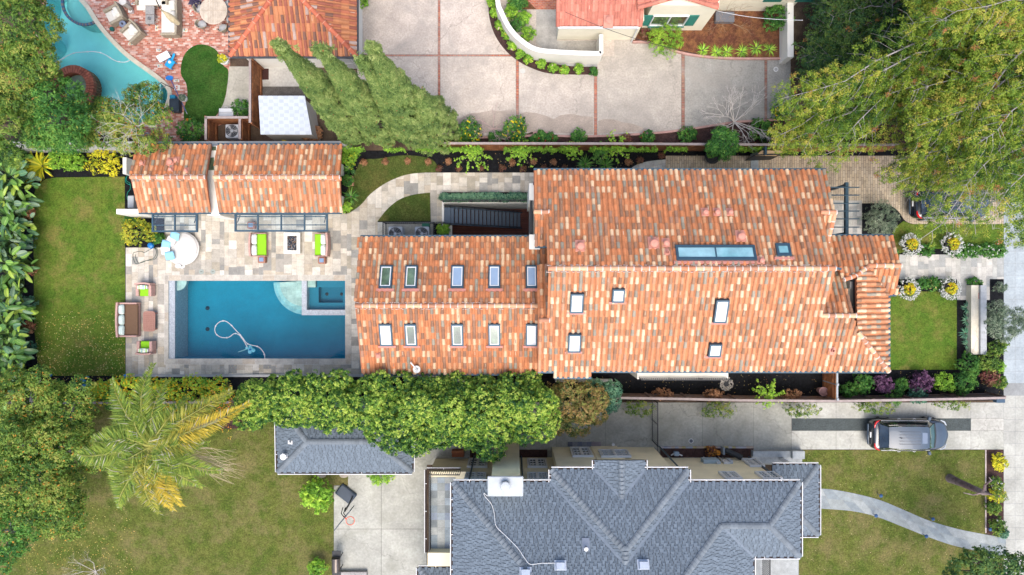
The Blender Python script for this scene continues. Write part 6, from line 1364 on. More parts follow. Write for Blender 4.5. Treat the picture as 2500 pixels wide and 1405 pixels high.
for i, (x, y) in enumerate(((2222, 598), (2322, 596), (2216, 706), (2317, 704))): potted(x, y, .36, 'yellow', "white daisies round golden shrub in pot by front path, %s" % gl[i], pot=mat("dark_pot", (.04, .04, .05), .6), ring=.62, ph=.5, pr=.3, acc=[((.85, .42, .02), .12)], group="golden and white planters flanking the front path")
for i, (x, y, r, fl) in enumerate(((2262, 612, .4, 0), (2345, 612, .45, 1), (2375, 612, .4, 1), (2410, 612, .45, 1), (2438, 614, .4, 1), (2255, 692, .35, 0), (2280, 694, .4, 2), (2175, 620, .4, 0))):
    w = ("left of the northern planters' gap", "right of the second northern planter", "third from the sidewalk, north edge", "second from the sidewalk, north edge", "nearest the sidewalk, north edge", "between the southern planters, left", "between the southern planters, right, with yellow roses", "against the tiled porch roof")[i]
    shrub(x, y, r, .4, 'green', "low flowering border plant along the front path, %s" % w, 1.5, flowers=(((.85, .85, .85), 24, .06) if fl == 1 else ((.85, .7, .25), 10, .1)) if fl else None, aspect=1.2)
shrub(2147, 540, 1.05, 1.5, 'olive', "big silvery olive bush beside the pergola and driveway", 1.9, L=.13, Wd=.02, lobes=10)
fr_ = [(2365, 752, "top"), (2364, 783, "second"), (2360, 815, "third"), (2366, 842, "bottom")]
for x, y, w in fr_: spiky(x, y, .42, 'blue', "blue-green agave in the black bed by the low stone bench wall, %s of four" % w, 60, .05, group="agaves beside the stone bench wall", up=(.1, 1.1))
tree((2425, 760), [(2452 + dx, 782 + dy, 2.3, r, .5) for dx, dy, r in ((0, 0, .7), (-25, 15, .55), (25, 10, .5), (0, 30, .5), (30, -12, .45), (-20, -25, .5), (-32, -2, .4))], "silvery olive tree leaning over the sidewalk beside the bench wall", 'olive', 520, 11, .16, .14, .026, .06, name="olive_tree")
ev = [(2440, 700, .28, 'olive', "sprig of olive growth above the olive tree by the sidewalk"), (2432, 850, .5, 'oak', "green bush below the leaning olive tree"), (2412, 885, .6, 'oak', "loose green bush right of the lawn's corner"), (2364, 890, .68, 'green', "rounded green bush at the lawn's south-east corner"), (2350, 935, .72, 'green', "dark green bush near the fence, east of the fountain-shaped one"), (2298, 935, .62, 'lime', "fountain-shaped fine green bush between the purple shrub and the dark bush"), (2245, 935, .62, 'purple', "larger purple smoke bush, the eastern of the two"), (2155, 938, .55, 'purple', "smaller purple smoke bush, nearest the redwood gate"), (2200, 940, .4, 'green', "small green bush between the two purple ones"), (2105, 935, .65, 'green', "leafy rose bush next to the redwood gate"), (2070, 952, .5, 'green', "low leafy plant hugging the redwood gate post"), (2412, 920, .5, 'red', "sparse dark red shrub near the sidewalk corner"), (2440, 935, .35, 'oak', "tiny green bush in the very corner by the sidewalk"), (2180, 965, .6, 'green', "spreading green plant against the fence, below the smaller purple bush"), (2240, 965, .55, 'blue', "spreading blue-green plant against the fence, below the larger purple bush"), (2438, 895, .32, 'lime', "small yellow-green plant by the sidewalk")]
for x, y, r, p, lb in ev: shrub(x, y, r, .5 + r * .8, p, lb, 1.4, L=.12, Wd=.035 if p in ('green', 'olive', 'lime') else .06, accents=[((.6, .06, .06), .01)] if 'rose' in lb else None)
vl = ("left of the railing gate", "just right of the railing gate", "under the arching lime shrub", "above the parked car's tail", "above the parked car's bonnet")
for i, (x, y, r, a) in enumerate(((1562, 996, .45, 2.0), (1752, 998, .5, 2.2), (1960, 1000, .45, 2.6), (2135, 992, .5, 2.4), (2325, 986, .35, 2.6))): shrub(x, y, r, 1.3, 'oak', "creeper spilling over the south fence onto the driveway, %s" % vl[i], 2.2, aspect=a, L=.09, Wd=.04, group="creepers spilling over the south fence", name="creeper", cat="creeper", gain=1.2)
for i, (x, y) in enumerate(((1618, 962), (1742, 965), (1930, 965))): shrub(x, y, .35, 1.2, 'dry', "dried brown twiggy plant on the black mulch side of the south fence, %s of three" % ("left", "middle", "right")[i], 1.2, aspect=1.6)
# south-east corner
for i, (x, y, r, p, fl) in enumerate(((2438, 1130, .48, 'yellow', None), (2432, 1210, .42, 'yellow', None), (2432, 1180, .36, 'oak', 1), (2436, 1285, .48, 'oak', 1), (2425, 1240, .4, 'oak', None), (2445, 1300, .3, 'blue', None))):
    w = ("golden bush at the north end of the sidewalk bed", "golden bush beside the leaning bare trunk", "white-flowered bush just above the leaning trunk's end", "white-flowered bush near the slate path", "loose green bush in the middle of the sidewalk bed", "tiny blue-green plant where slate path meets sidewalk")[i]; shrub(x, y, r, .6, p, w, 1.4, flowers=((.85, .85, .85), 8, .08) if fl else None)
tree((2380, 1370), [(2400 + dx, 1388 + dy, 4.5, r, .8) for dx, dy, r in ((0, 0, 1.1), (-55, 5, .7), (50, 10, .9), (-20, -20, .7), (90, 0, .8), (40, -15, .7), (-80, 30, .6), (0, 60, 1.0))], "dark green tree cut by the bottom edge near the sidewalk", 'darkcon', 800, 12, .17, .13, .07, .15, gain=1.1)
b = W(2318, 1168); t = empty("leaning_tree", b, 0, "pollarded tree with thick bare trunk leaning over the south front lawn", "tree"); e = W(2400, 1203, 3.0) - b; f = W(2440, 1212, 3.8) - b
mb = MB(); mb.tube([(0, 0, 0), (e.x * .3, e.y * .3, .9), (e.x * .65, e.y * .7, 2.0), tuple(e), tuple(f)], [.26, .2, .17, .15, .07], 12); mb.tube([tuple(e), (e.x - .1, e.y + .5, 3.3), (e.x + .1, e.y + .8, 3.5), (e.x - .1, e.y + 1.0, 3.6)], [.07, .05, .04, .02], 6); mb.tube([tuple(e), (e.x - .6, e.y - .1, 3.1), (e.x - 1.2, e.y + .05, 3.2)], [.06, .04, .02], 6); mb.build("trunk", mat("pale_bark", (0.30, 0.235, 0.22), .9, .35, 4, .02, 12, col2=(.18, .12, .12)), t)
crown("crown", [(f.x, f.y, 3.8, .35, .3, .25)], 40, 8, .12, .1, .04, 'oak', t)
# hedge strip, ferns
t = tag(crown("hedge", [(W(1085 + k * 16.5, 481, .5).x, W(0, 481, .5).y + rnd.uniform(-.04, .04), .3, .3, .2, .3) for k in range(13)], 900, 10, .12, .12, .035, 'blue', None, gain=1.3, spread=.7), "low rosemary hedge strip between the stone path and the stair railing", "hedge")
pl_ = [(888, 397, 'dry'), (940, 396, 'dry'), (995, 395, 'dry'), (1047, 396, 'dry'), (1072, 411, 'red'), (1121, 412, 'red'), (1175, 411, 'red'), (1227, 411, 'red'), (1277, 412, 'red'), (1328, 411, 'red'), (1095, 394, 'dry'), (1250, 397, 'dry'), (1303, 395, 'dry'), (1352, 397, 'dry'), (1378, 411, 'red'), (1562, 392, 'red'), (1615, 380, 'red'), (1535, 396, 'dry')]
ow = ("first", "second", "third", "fourth", "fifth", "sixth", "seventh", "eighth", "ninth", "tenth", "eleventh")
cn = {'dry': 0, 'red': 0}
for x, y, p in pl_:
    w = ow[cn[p]]; cn[p] += 1
    shrub(x, y, .17, .22, p, "small %s in the black mulch bed, %s of its kind from the left" % ("leafless brown seedling" if p == 'dry' else "dark red rosette", w), 1.2, L=.08, Wd=.03, group="seedlings in the black mulch bed" if p == 'dry' else "rosettes in the black mulch bed", name="seedling" if p == 'dry' else "rosette", cat="plant")
for x, y, lb in ((1430, 400, "dark strappy plant at the roof's edge, left of the bright arching shrub"), (1478, 402, "dark strappy plant at the roof's edge, right of the bright arching shrub")): spiky(x, y, .6, 'green', lb, 50, .045)
# fallen leaves
def litter(name, region, n, cols, label, s_=.07, z=.04):
    a = nrng.random((n, 2)); x0, y0, x1, y1 = region; px = x0 + (x1 - x0) * a[:, 0]; py = y0 + (y1 - y0) * a[:, 1] ** .8; P = np.stack([(px - 1250) * H / F, (702.5 - py) * H / F, np.full(n, z)], 1)
    N = nrng.normal(size=(n, 3)) * .25 + [0, 0, 1]; C = palmix(cols, nrng.random(n)); o = leaves(name, P, N, s_ * nrng.uniform(.6, 1.4, n), s_ * .6, C, m_flower); return tag(o, label, "leaves", kind="stuff")
ORG = [(.55, .30, .08), (.70, .42, .12), (.62, .5, .25), (.45, .2, .06)]
litter("fallen_leaves", (90, 760, 306, 918), 620, ORG, "orange leaves scattered over the southern half of the west lawn")
litter("fallen_leaves", (90, 918, 306, 960), 240, ORG, "orange leaves scattered on the black strip south of the west lawn", z=.015)
litter("fallen_leaves", (50, 1230, 330, 1400), 420, ORG, "orange leaves scattered on the south-west lawn under the trees", .06)
litter("fallen_leaves", (845, 375, 1900, 412), 120, ORG, "orange leaves dotting the black mulch north of the big house", .06, .02); litter("fallen_leaves", (1450, 915, 2000, 965), 110, ORG, "leaves dotting the black mulch south of the big house", .05, .02)
litter("fallen_leaves", (2170, 905, 2440, 970), 90, ORG, "leaves dotting the black bed by the sidewalk", .05, .02); litter("fallen_leaves", (1960, 1105, 2400, 1400), 160, [(.5, .4, .25), (.6, .45, .25)], "pale leaves dotting the south front lawns", .05, .03); litter("fallen_leaves", (310, 880, 860, 915), 40, ORG, "orange leaves on the paving south of the pool", .06, .02)
# ================================================================ POOLS AND THE STAIR PIT
m_water = glass("pool_water", (0.76, 0.94, 0.96), 1.33, 0.03, 0.006); m_water2 = glass("turquoise_water", (0.84, 1.0, 1.0), 1.33, 0.03, 0.02)
m_plaster = mat("blue_plaster", (0.0, 0.265, 0.40), 0.7, 0.12, 1.0, fine=.05, col2=(0.0, 0.27, 0.41)); m_plaster2 = mat("aqua_plaster", (0.36, 0.92, 0.95), .7, .06, .8)
m_mosaic = mat("grey_mosaic", (0.46, 0.50, 0.55), .6, .25, 12, fine=.5)
def shell(name, outline, depth, mt, par, z0=0.0):
    P = wpts(outline); n = len(P); mb = MB(); mb.v = [(x, y, z0) for x, y in P] + [(x, y, -depth) for x, y in P]
    mb.f = [(i, (i + 1) % n, n + (i + 1) % n, n + i) for i in range(n)] + [tuple(range(n, 2 * n))]; mb.c = [(0.5, 0.5, 0.5)] * len(mb.f)
    o = mb.build(name, mt, par); bm = bmesh.new(); bm.from_mesh(o.data); bmesh.ops.triangulate(bm, faces=[f for f in bm.faces if len(f.verts) > 4]); bm.to_mesh(o.data); bm.free(); return o
def flat(name, outline, z, mt, par, th=None, col=None):
    P = wpts(outline); mb = MB()
    if th: mb.prism(P, z - th, z, col)
    else: mb.v = [(x, y, z) for x, y in P]; mb.f = [tuple(range(len(P)))]; mb.c = [col or (.5, .5, .5)]
    o = mb.build(name, mt, par); bm = bmesh.new(); bm.from_mesh(o.data); bmesh.ops.triangulate(bm, faces=[f for f in bm.faces if len(f.verts) > 4]); bm.to_mesh(o.data); bm.free(); return o
pool = empty("swimming_pool", (0, 0, 0), 0, "rectangular deep blue swimming pool with raised corner spa, set in stone paving", "pool")
shell("basin", POOL, 1.7, m_plaster, pool)
stc = [(0.56, 0.52, 0.45), (0.52, 0.49, 0.43), (0.48, 0.44, 0.38), (0.60, 0.56, 0.49), (0.54, 0.47, 0.38)]
cells = []
for (x0, y0, x1, y1, n, hz) in ((412, 672.5, 843, 685.5, 15, 1), (403, 876.5, 843, 889.5, 14, 1), (843.5, 672.5, 856.5, 889.5, 9, 0), (402.5, 672.5, 411.5, 876, 9, 0)):
    for i in range(n):
        a, b = i / n, (i + 1) / n; q = [(x0 + (x1 - x0) * a + .3, y0), (x0 + (x1 - x0) * b - .3, y0), (x0 + (x1 - x0) * b - .3, y1), (x0 + (x1 - x0) * a + .3, y1)] if hz else [(x0, y0 + (y1 - y0) * a + .3), (x1, y0 + (y1 - y0) * a + .3), (x1, y0 + (y1 - y0) * b - .3), (x0, y0 + (y1 - y0) * b - .3)]
        k = rnd.choice(stc); cells.append((wpts(q), k))
sheet("coping", wpts([(401.5, 671.5), (857.5, 671.5), (857.5, 890.5), (401.5, 890.5)]), 0.02, m_pave, [wpts(POOL)], cells, (0.62, 0.58, 0.52), None, None, None, pool)
flat("spillway", [(412, 686), (426, 686), (426, 876), (412, 876)], -0.04, m_mosaic, pool, 1.6)
def shallow(px0, z): return [(1250 + (x - 1250) * (H - z) / H, 702.5 + (y - 702.5) * (H - z) / H) for x, y in px0]
step_c = [(0.47, 0.62, 0.60), (0.42, 0.58, 0.58), (0.52, 0.66, 0.62)]
def qstep(cx, cy, r, a0, a1, z, n=20): return shallow([(cx, cy)] + circ(cx, cy, r, n, a0, a1), z)
def stone_step(name, outline, z, par, cols):
    P = wpts(outline); cells = ashlar(*bbox(P), cols, rnd, lmin=.25, lmax=.5)
    o = sheet(name, P, z, m_pave, [], cells, tuple(t * 1.2 for t in cols[0]), None, None, None, par); mb = MB(); mb.prism(P, z - .25, z - .005, (.3, .42, .45)); mb.build("riser", m_pave, o); return o
for r, z, cs in ((80, -0.75, [(0.34, 0.56, 0.58), (0.30, 0.52, 0.56)]), (69, -0.5, [(0.44, 0.60, 0.58), (0.40, 0.56, 0.56)]), (58, -0.28, [(0.60, 0.60, 0.52), (0.50, 0.52, 0.46), (0.66, 0.66, 0.58)])): stone_step("pool_step", [(1250 + (737 - 1250), 686)] + circ(737, 690, r, 22, 180, 90), z, pool, cs)
stone_step("pool_step", [(426, 686)] + circ(426, 686, 24, 12, 0, 90), -.3, pool, [(0.60, 0.60, 0.54), (0.52, 0.55, 0.5)])
spa = MB()
for r_ in ((737, 686, 749, 770), (749, 757, 843, 770)): a = W(r_[0], r_[3]); b = W(r_[2], r_[1]); spa.box(a.x, a.y, -1.6, b.x, b.y, 0.03)
sp = spa.build("spa_wall", m_mosaic, pool)
a = W(749, 757); b = W(843, 686); mb = MB(); mb.box(a.x, a.y, -1.6, b.x, b.y, -1.0, (0, .16, .26)); x0, y0 = W(772, 740).x, W(0, 740).y; x1, y1 = W(832, 740).x, W(0, 702).y
mb.box(a.x, a.y, -1.0, x0, b.y, -.5, (.01, .2, .3)); mb.box(x1, a.y, -1.0, b.x, b.y, -.5, (.01, .2, .3)); mb.box(x0, a.y, -1.0, x1, y0, -.5, (.01, .2, .3)); mb.box(x0, y1, -1.0, x1, b.y, -.5, (.01, .2, .3)); mb.build("bench", m_plain, sp)
for xx in (787, 824): mb = MB(); q = W(xx, 719); mb.lathe([(.1, 0), (.1, .03), (.05, .05), (.01, .05)], q.x, q.y, -1.0, 16, (.01, .03, .05)); mb.build("drain", m_black, sp)
stone_step("spa_step", [(749, 686), (768, 686), (768, 702), (749, 702)], -.2, sp, [(0.62, 0.60, 0.50), (0.55, 0.54, 0.46)])
for yy in (753, 804): mb = MB(); q = W(507, yy, -1.7); mb.lathe([(.12, 0), (.12, .04), (.06, .07), (.01, .07)], q.x, q.y, -1.7, 16); mb.build("drain", mat("dark_drain", (0.0, .03, .06), .6), pool)
flat("water", [(412.2, 686.2), (842.8, 686.2), (842.8, 875.8), (412.2, 875.8)], -0.1, m_water, pool)
def hose(name, pts, r, mt, label, z=0.03, cat="hose", n=6, colr=None, floats=None):
    P = [W(x, y, z) for x, y in cpx(pts, n)]; mb = MB(); mb.tube(P, r, 6)
    if floats:
        for i in range(4, len(P) - 2, floats): mb.tube([P[i], P[i + 1]], r * 1.8, 8)
    return thing(name, mb, mt, label, cat)
m_hose = mat("white_hose", (0.80, 0.80, 0.80), .5, .05, 3)
hose("pool_hose", [(647, 876), (644, 862), (632, 848), (614, 843), (602, 838), (590, 822), (575, 806), (562, 792), (548, 784), (534, 788), (525, 800), (527, 815), (540, 824), (558, 824), (572, 815), (583, 818), (592, 828), (604, 848)], .022, m_hose, "white floating cleaner hose looped across the deep blue pool", -.07, floats=9)
mb = MB(); q = W(610, 852, -.15); mb.at(q.x, q.y, -.3, .4); mb.box(-.14, -.1, 0, .14, .1, .14, (.25, .6, .72), bev=.03)
for sx in (-.1, .12): mb.lathe([(.1, 0), (.12, .05), (.08, .08), (.01, .08)], sx, -.16, .02, 12, (.3, .65, .78)); mb.lathe([(.07, 0), (.09, .05), (.01, .08)], sx - .08, .12, .02, 12, (.35, .7, .8))
mb.box(-.04, -.1, .1, .06, .0, .2, (.02, .12, .5)); mb.tube([(-.75, .1, .05), (-.1, .05, .08)], .018, 5, (.5, .8, .8)); thing("pool_cleaner", mb, m_plain, "blue robotic pool cleaner sitting in the deep blue pool", "pool cleaner")
for x, w in ((492, "left"), (520, "right")):
    mb = MB(); q = W(x, 664); mb.lathe([(.15, 0), (.15, .012), (.12, .014), (.11, .008), (.01, .008)], 0, 0, .012, 24, (.38, .42, .38)); mb.box(-.06, -.015, .02, .06, .015, .03, (.1, .12, .1)); thing("drain_cover", mb, m_plain, "round %s skimmer lid in the paving above the deep blue pool" % w, "lid", "skimmer lids above the pool", loc=(q.x, q.y, 0))
# free-form pool
np_ = empty("swimming_pool", (0, 0, 0), 0, "free-form turquoise pool with round brick spa in the north-west brick terrace", "pool")
shell("basin", NPOOL, 1.3, m_plaster2, np_)
flat("water", [(x, y) for x, y in NPOOL], -.09, m_water2, np_)
def ribbon(a, b): return a + b[::-1]
ro = cpx([(x / s_, y / s_) for x, y in ((745, -60), (745, -10), (830, 95), (895, 200), (960, 290), (1060, 405), (1180, 525), (1290, 612), (1400, 690), (1500, 765), (1570, 830), (1602, 890), (1590, 970), (1540, 1070))], 4)
def offs(pts, d):
    out = []; n = len(pts)
    for i in range(n):
        a = Vector(pts[max(i - 1, 0)]); b = Vector(pts[min(i + 1, n - 1)]); t = (b - a).normalized(); out.append((pts[i][0] + t.y * d, pts[i][1] - t.x * d))
    return out
flat("coping", ribbon(ro, offs(ro, 10.5)), .08, mat("pale_coping", (0.66, 0.60, 0.47), .8, .15, 2, fine=.08), np_, .1)
lo = cpx([(x / s_, y / s_) for x, y in ((402, 262), (440, 310), (486, 358), (497, 405), (478, 455), (386, 548), (440, 640), (500, 715), (560, 800))], 4)
flat("brick_coping", ribbon(lo, offs(lo, -10)), .06, mat("dark_brick", (0.34, 0.14, 0.11), .85, .3, 8, fine=.2), np_, .08)
# raised tile-edged tanning shelf
sh_o = [(x / s_, y / s_) for x, y in ((600, -60), (600, 60), (640, 150), (700, 205), (760, 232), (830, 238), (912, 210), (830, 95), (745, -10), (745, -60))]
flat("tanning_shelf", sh_o, -.35, mat("shelf_plaster", (0.30, 0.72, 0.70), .7, .05, 1), np_, .9)
rim = cpx([(x / s_, y / s_) for x, y in ((600, -60), (600, 60), (640, 150), (700, 205), (760, 232), (830, 238), (912, 212))], 5); mb = MB(); P = [W(x, y, -.05) for x, y in rim]
for i in range(len(P) - 1): mb.bar(P[i], P[i + 1], .14, .12, (.05, .12, .22) if i % 2 else (.22, .18, .16))
mb.build("tile_rim", m_plain, np_)
for r, z, c in ((48, -.75, (.25, .68, .72)), (38, -.5, (.35, .76, .78)), (28, -.25, (.50, .84, .86))): flat("pool_step", [(x, y) for x, y in circ(398, 225, r * .9, 18, 115, 245)], z, m_plain, np_, .25, c)
sc_ = (715 / s_, 830 / s_); q = W(*sc_)
mb = MB(); n = 40
for i in range(n):
    for r0, r1, zz in ((.78, 1.0, .22), (1.01, 1.22, .2)):
        a0, a1 = 2 * PI * i / n + .012, 2 * PI * (i + 1) / n - .012; k = rnd.uniform(.8, 1.15); c = (.42 * k, .13 * k, .075 * k)
        mb.prism([(r0 * math.cos(a0), r0 * math.sin(a0)), (r1 * math.cos(a0), r1 * math.sin(a0)), (r1 * math.cos(a1), r1 * math.sin(a1)), (r0 * math.cos(a1), r0 * math.sin(a1))], -.6, zz, c)
mb.v = [(x + q.x, y + q.y, z) for x, y, z in mb.v]; spz = mb.build("spa_ring", m_pave, np_); mb = MB(); mb.lathe([(.79, -.9), (.79, -.3), (.01, -.3)], q.x, q.y, 0, 30, (.52, .52, .40)); mb.build("spa_basin", mat("algae_plaster", (.46, .46, .34), .8, .3, 2), spz)
hose("pool_hose", [(x / s_, y / s_) for x, y in ((530, 740), (498, 700), (496, 650), (530, 600), (600, 560), (650, 530), (720, 505), (800, 498), (880, 494), (950, 503), (1010, 528), (1060, 560), (1110, 585), (1170, 595), (1215, 588), (1240, 572))], .022, m_hose, "white cleaner hose curving across the turquoise pool", -.05, floats=10)
mb = MB()
for (x0, y0, x1, y1) in ((1490, 920, 1600, 825), (1525, 935, 1650, 850)): a = W(x0 / s_, y0 / s_); b = W(x1 / s_, y1 / s_); mb.tube([(a.x, a.y, -.7), (a.x, a.y, .3), (a.x * .6 + b.x * .4, a.y * .6 + b.y * .4, .8), (b.x, b.y, .75), (b.x + .05, b.y, 0)], .025, 8)
thing("pool_handrail", mb, mat("dark_chrome", (.10, .11, .12), .25, metal=.8), "bent metal pool handrails at the turquoise pool's white steps", "handrail")
# pit, stairs, deck
pit = empty("sunken_stairwell", (0, 0, 0), 0, "sunken cream-walled stairwell with reddish timber deck beside the wing", "stairwell")
P = wpts(PIT); mb = MB(); x0, y0, x1, y1 = bbox(P); zb = -2.9
mb.box(x0 - .12, y1, zb, x1 + .12, y1 + .12, .03); mb.box(x0 - .12, y0, zb, x0, y1, .02); mb.box(x1, y0, zb, x1 + .12, y1, .02); mb.box(x0 - .12, y0 - .12, zb, x1 + .12, y0, .02); mb.build("retaining_wall", m_stucco_w, pit)
mb = MB(); y = y0
while y < y1: k = rnd.uniform(.8, 1.15); mb.box(x0, y + .005, zb, x1, min(y + .135, y1), zb + .04, (.16 * k, .055 * k, .04 * k)); y += .14
mb.build("deck", m_pave, pit)
st = empty("staircase", (0, 0, 0), 0, "black steel open staircase descending east into the sunken well", "staircase")
sx0, sx1, sy0, sy1 = -3.62, .56, 3.72, 4.70; n = 18
for i in range(n):
    mb = MB(); z = -.02 - (i + .5) * (2.8 / n); xa = sx0 + (sx1 - sx0) * i / n; mb.box(xa + .004, sy0 + .03, z - .04, xa + (sx1 - sx0) / n - .035, sy1 - .03, z); mb.build("tread", mat("blue_black_steel", (.075, .11, .155), .5, .15, 4, metal=.1), st)
mb = MB(); mb.box(-4.0, sy0, -.08, sx0, sy1, -.01); mb.build("landing", MATS["blue_black_steel"], st)
for yy in (sy0, sy1): mb = MB(); mb.bar((sx0, yy, -.08), (sx1, yy, -2.85), .05, .25); mb.build("stringer", MATS["blue_black_steel"], st)
for yy in (sy0 - .02, sy1 + .02):
    mb = MB(); mb.bar((sx0 - .3, yy, .9), (sx1, yy, -1.9), .045, .045)
    for i in range(0, 19, 3): x = sx0 + (sx1 - sx0) * i / 18; z = .85 - 2.8 * (i / 18); mb.bar((x, yy, z), (x, yy, z - .95), .022, .022)
    mb.build("handrail", m_black, st)
def railing(name, pts, h, label, n=None, z0=0.0, sp=.11, mt=None):
    P = [W(p[0], p[1], z0 + h) for p in pts]; t = empty(name, (P[0].x, P[0].y, z0), 0, label, "railing"); O = Vector((P[0].x, P[0].y, z0)); mb = MB(); bb_ = MB()
    for i in range(len(P) - 1):
        a, b = P[i] - O, P[i + 1] - O; mb.bar(a, b, .05, .035); mb.bar(a - Vector((0, 0, h - .1)), b - Vector((0, 0, h - .1)), .035, .025); L = (b - a).length; k = int(L / sp)
        for j in range(k + 1): q = a.lerp(b, j / k); bb_.bar(q, q - Vector((0, 0, h - .1)), .018, .018)
        m = max(1, round(L / 1.5))
        for j in range(m + 1): q = a.lerp(b, j / m); bb_.bar(q + Vector((0, 0, .03)), q - Vector((0, 0, h)), .05, .05)
    mb.build("rail", mt or m_black, t); bb_.build("balusters", mt or m_black, t); return t
railing("railing", [(1080, 489), (1290, 489)], 1.0, "black railing along the north edge of the sunken stairwell")
railing("railing", [(935, 578), (935, 543), (1082, 543)], .95, "black railing around the two air conditioners"); railing("railing", [(1058, 578), (1058, 545)], .95, "short black railing between the air conditioners and the fern planter")
mb = MB(); a = W(1071, 590); b = W(1082, 547); mb.box(a.x, a.y, 0, W(1104, 0).x, b.y - .1, .05, (.6, .56, .48)); a2 = W(1068, 580); mb.box(a.x, a.y, .04, a.x + .6, b.y - .12, .1, (.03, .03, .03)); thing("planter_ledge", mb, m_pave, "stone planter ledge with bright ferns beside the sunken stairwell", "planter")
shrub(1082, 563, .38, .6, 'lime', "bright green ferns in the planter beside the sunken stairwell", 1.8, L=.16, Wd=.04)
m_ac = mat("ac_case", (0.50, 0.54, 0.60), .45, .06, 4)
def ac(px, py, label, rz=0.0, s=.82):
    q = W(px, py, .8); t = empty("air_conditioner", (q.x, q.y, .02), rz, label, "air conditioner", "air conditioner condensers"); mb = MB(); h = s / 2; mb.box(-h, -h, 0, h, h, .78, bev=.05); mb.build("case", m_ac, t)
    mb = MB()
    for r in (.14, .22, .3, .37):
        P = [(r * s / .82 * math.cos(a), r * s / .82 * math.sin(a), .80) for a in [2 * PI * i / 28 for i in range(29)]]; mb.tube(P, .006, 4)
    for i in range(12): a = 2 * PI * i / 12; mb.tube([(0, 0, .8), (.37 * math.cos(a), .37 * math.sin(a), .79)], .005, 3)
    mb.lathe([(.09, 0), (.09, .02), (.01, .03)], 0, 0, .79, 14); mb.build("grille", mat("grille_grey", (.4, .42, .45), .4, metal=.4), t)
    mb = MB(); mb.lathe([(.36, 0), (.36, .012), (.01, .012)], 0, 0, .775, 28); mb.build("fan_well", m_black, t); mb = MB()
    for i in range(3): a = 2 * PI * i / 3; mb.add([(.05 * math.cos(a), .05 * math.sin(a), .79), (.33 * math.cos(a - .25), .33 * math.sin(a - .25), .79), (.34 * math.cos(a + .3), .34 * math.sin(a + .3), .793)], [(0, 1, 2)])
    mb.build("fan_blades", mat("fan_grey", (.35, .36, .38), .5), t); return t
ac(965, 571, "left of the two air conditioners behind the black railing"); ac(1030, 571, "right of the two air conditioners behind the black railing"); ac(566, 320, "air conditioner alone inside the redwood pen by the dark green lawn", s=.78)
mb = MB(); a = W(1032, 556); b = W(1050, 547); mb.box(a.x, a.y, .02, b.x, b.y, .35, bev=.02); thing("valve_box", mb, mat("green_plastic", (.01, .16, .10), .5), "dark green box beside the right air conditioner", "box")
sheet("ac_pad", wpts([(922, 543), (1058, 543), (1058, 600), (922, 600)]), .018, m_conc_south, [], [], (.46, .46, .43))
# ================================================================ FURNITURE OF THE MIDDLE PATIO
m_wick = mat("pink_wicker", (0.58, 0.36, 0.31), .75, .15, 10, .004, 90, fine=.25); m_wick2 = mat("grey_wicker", (0.36, 0.31, 0.23), .8, .2, 8, .005, 90, fine=.4); m_fab = mat("fabric", attr=True, rough=.9, var=.06, scale=6)
GRN = (.28, .62, .02); WH = (.80, .82, .78)
def stripes(mb, x0, y0, z0, x1, y1, z1, cols, n=7):
    """striped cushion: the stripes are strips of cloth side by side"""
    for i in range(n): a = x0 + (x1 - x0) * i / n; b = x0 + (x1 - x0) * (i + 1) / n; u = abs((i + .5) / n - .5) * 2; d = .03 * u * u; mb.box(a, y0 + d, z0, b, y1 - d, z1 - d, cols[i % len(cols)], bev=.006)
def sofa(px, py, w, dpt, rz, label, ncush, seatcol, backcol, arms=.14, mt=None, pillows=None, name="sofa", cat="sofa", group=None, backh=.72, curve=.05):
    """faces local +y; w across, dpt deep"""
    q = W(px, py, .45); t = empty(name, (q.x, q.y, .012), rz, label, cat, group); hw, hd = w / 2, dpt / 2; mt = mt or m_wick
    mb = MB(); mb.box(-hw + arms, -hd + .12, .1, hw - arms, hd - .02, .34, bev=.02); mb.build("seat_base", mt, t)
    mb = MB(); n = 12; top = []
    for i in range(n): x0 = -hw + w * i / n; x1 = x0 + w / n; c0 = curve * (1 - ((x0 + x1) / w) ** 2); mb.box(x0, -hd - c0, .1, x1 + .002, -hd + .1 - c0, backh, bev=.0)
    mb.build("backrest", mt, t)
    for s_ in (-1, 1): mb = MB(); mb.box(min(s_ * hw, s_ * (hw - arms)), -hd + .1, .1, max(s_ * hw, s_ * (hw - arms)), hd, .58, bev=.025); mb.build("armrest", mt, t)
    iw = w - 2 * arms
    mb = MB(); mb.box(-iw / 2 + .01, -hd + .14, .34, iw / 2 - .01, hd, .46, seatcol, bev=.03); mb.build("seat_cushion", m_fab, t)
    for i in range(ncush):
        a = -iw / 2 + iw * i / ncush + .01; b = a + iw / ncush - .02; mb = MB()
        if backcol == 'stripe': stripes(mb, a, -hd + .1, .45, b, -hd + .34, .72, [(.75, .82, .72), (.30, .62, .10), (.80, .82, .78), (.25, .55, .60), (.80, .80, .50), (.78, .84, .8)], 9)
        else: mb.cushion(a, -hd + .1, .42, b, -hd + .40, .72, backcol)
        mb.build("back_cushion", m_fab, t, True)
    for sx in (-1, 1):
        for sy in (-1, 1): mb = MB(); mb.box(sx * (hw - .08) - .03, sy * (hd - .08) - .03, 0, sx * (hw - .08) + .03, sy * (hd - .08) + .03, .12); mb.build("leg", mt, t)
    return t
sofa(631, 598, 1.36, .88, -PI / 2, "pink wicker sofa with lime seat and white cushions, left of the fire pit", 2, GRN, WH, arms=.05); sofa(785, 598, 1.36, .78, PI / 2, "pink wicker sofa with lime seat, right of the fire pit", 2, GRN, WH, arms=.05)
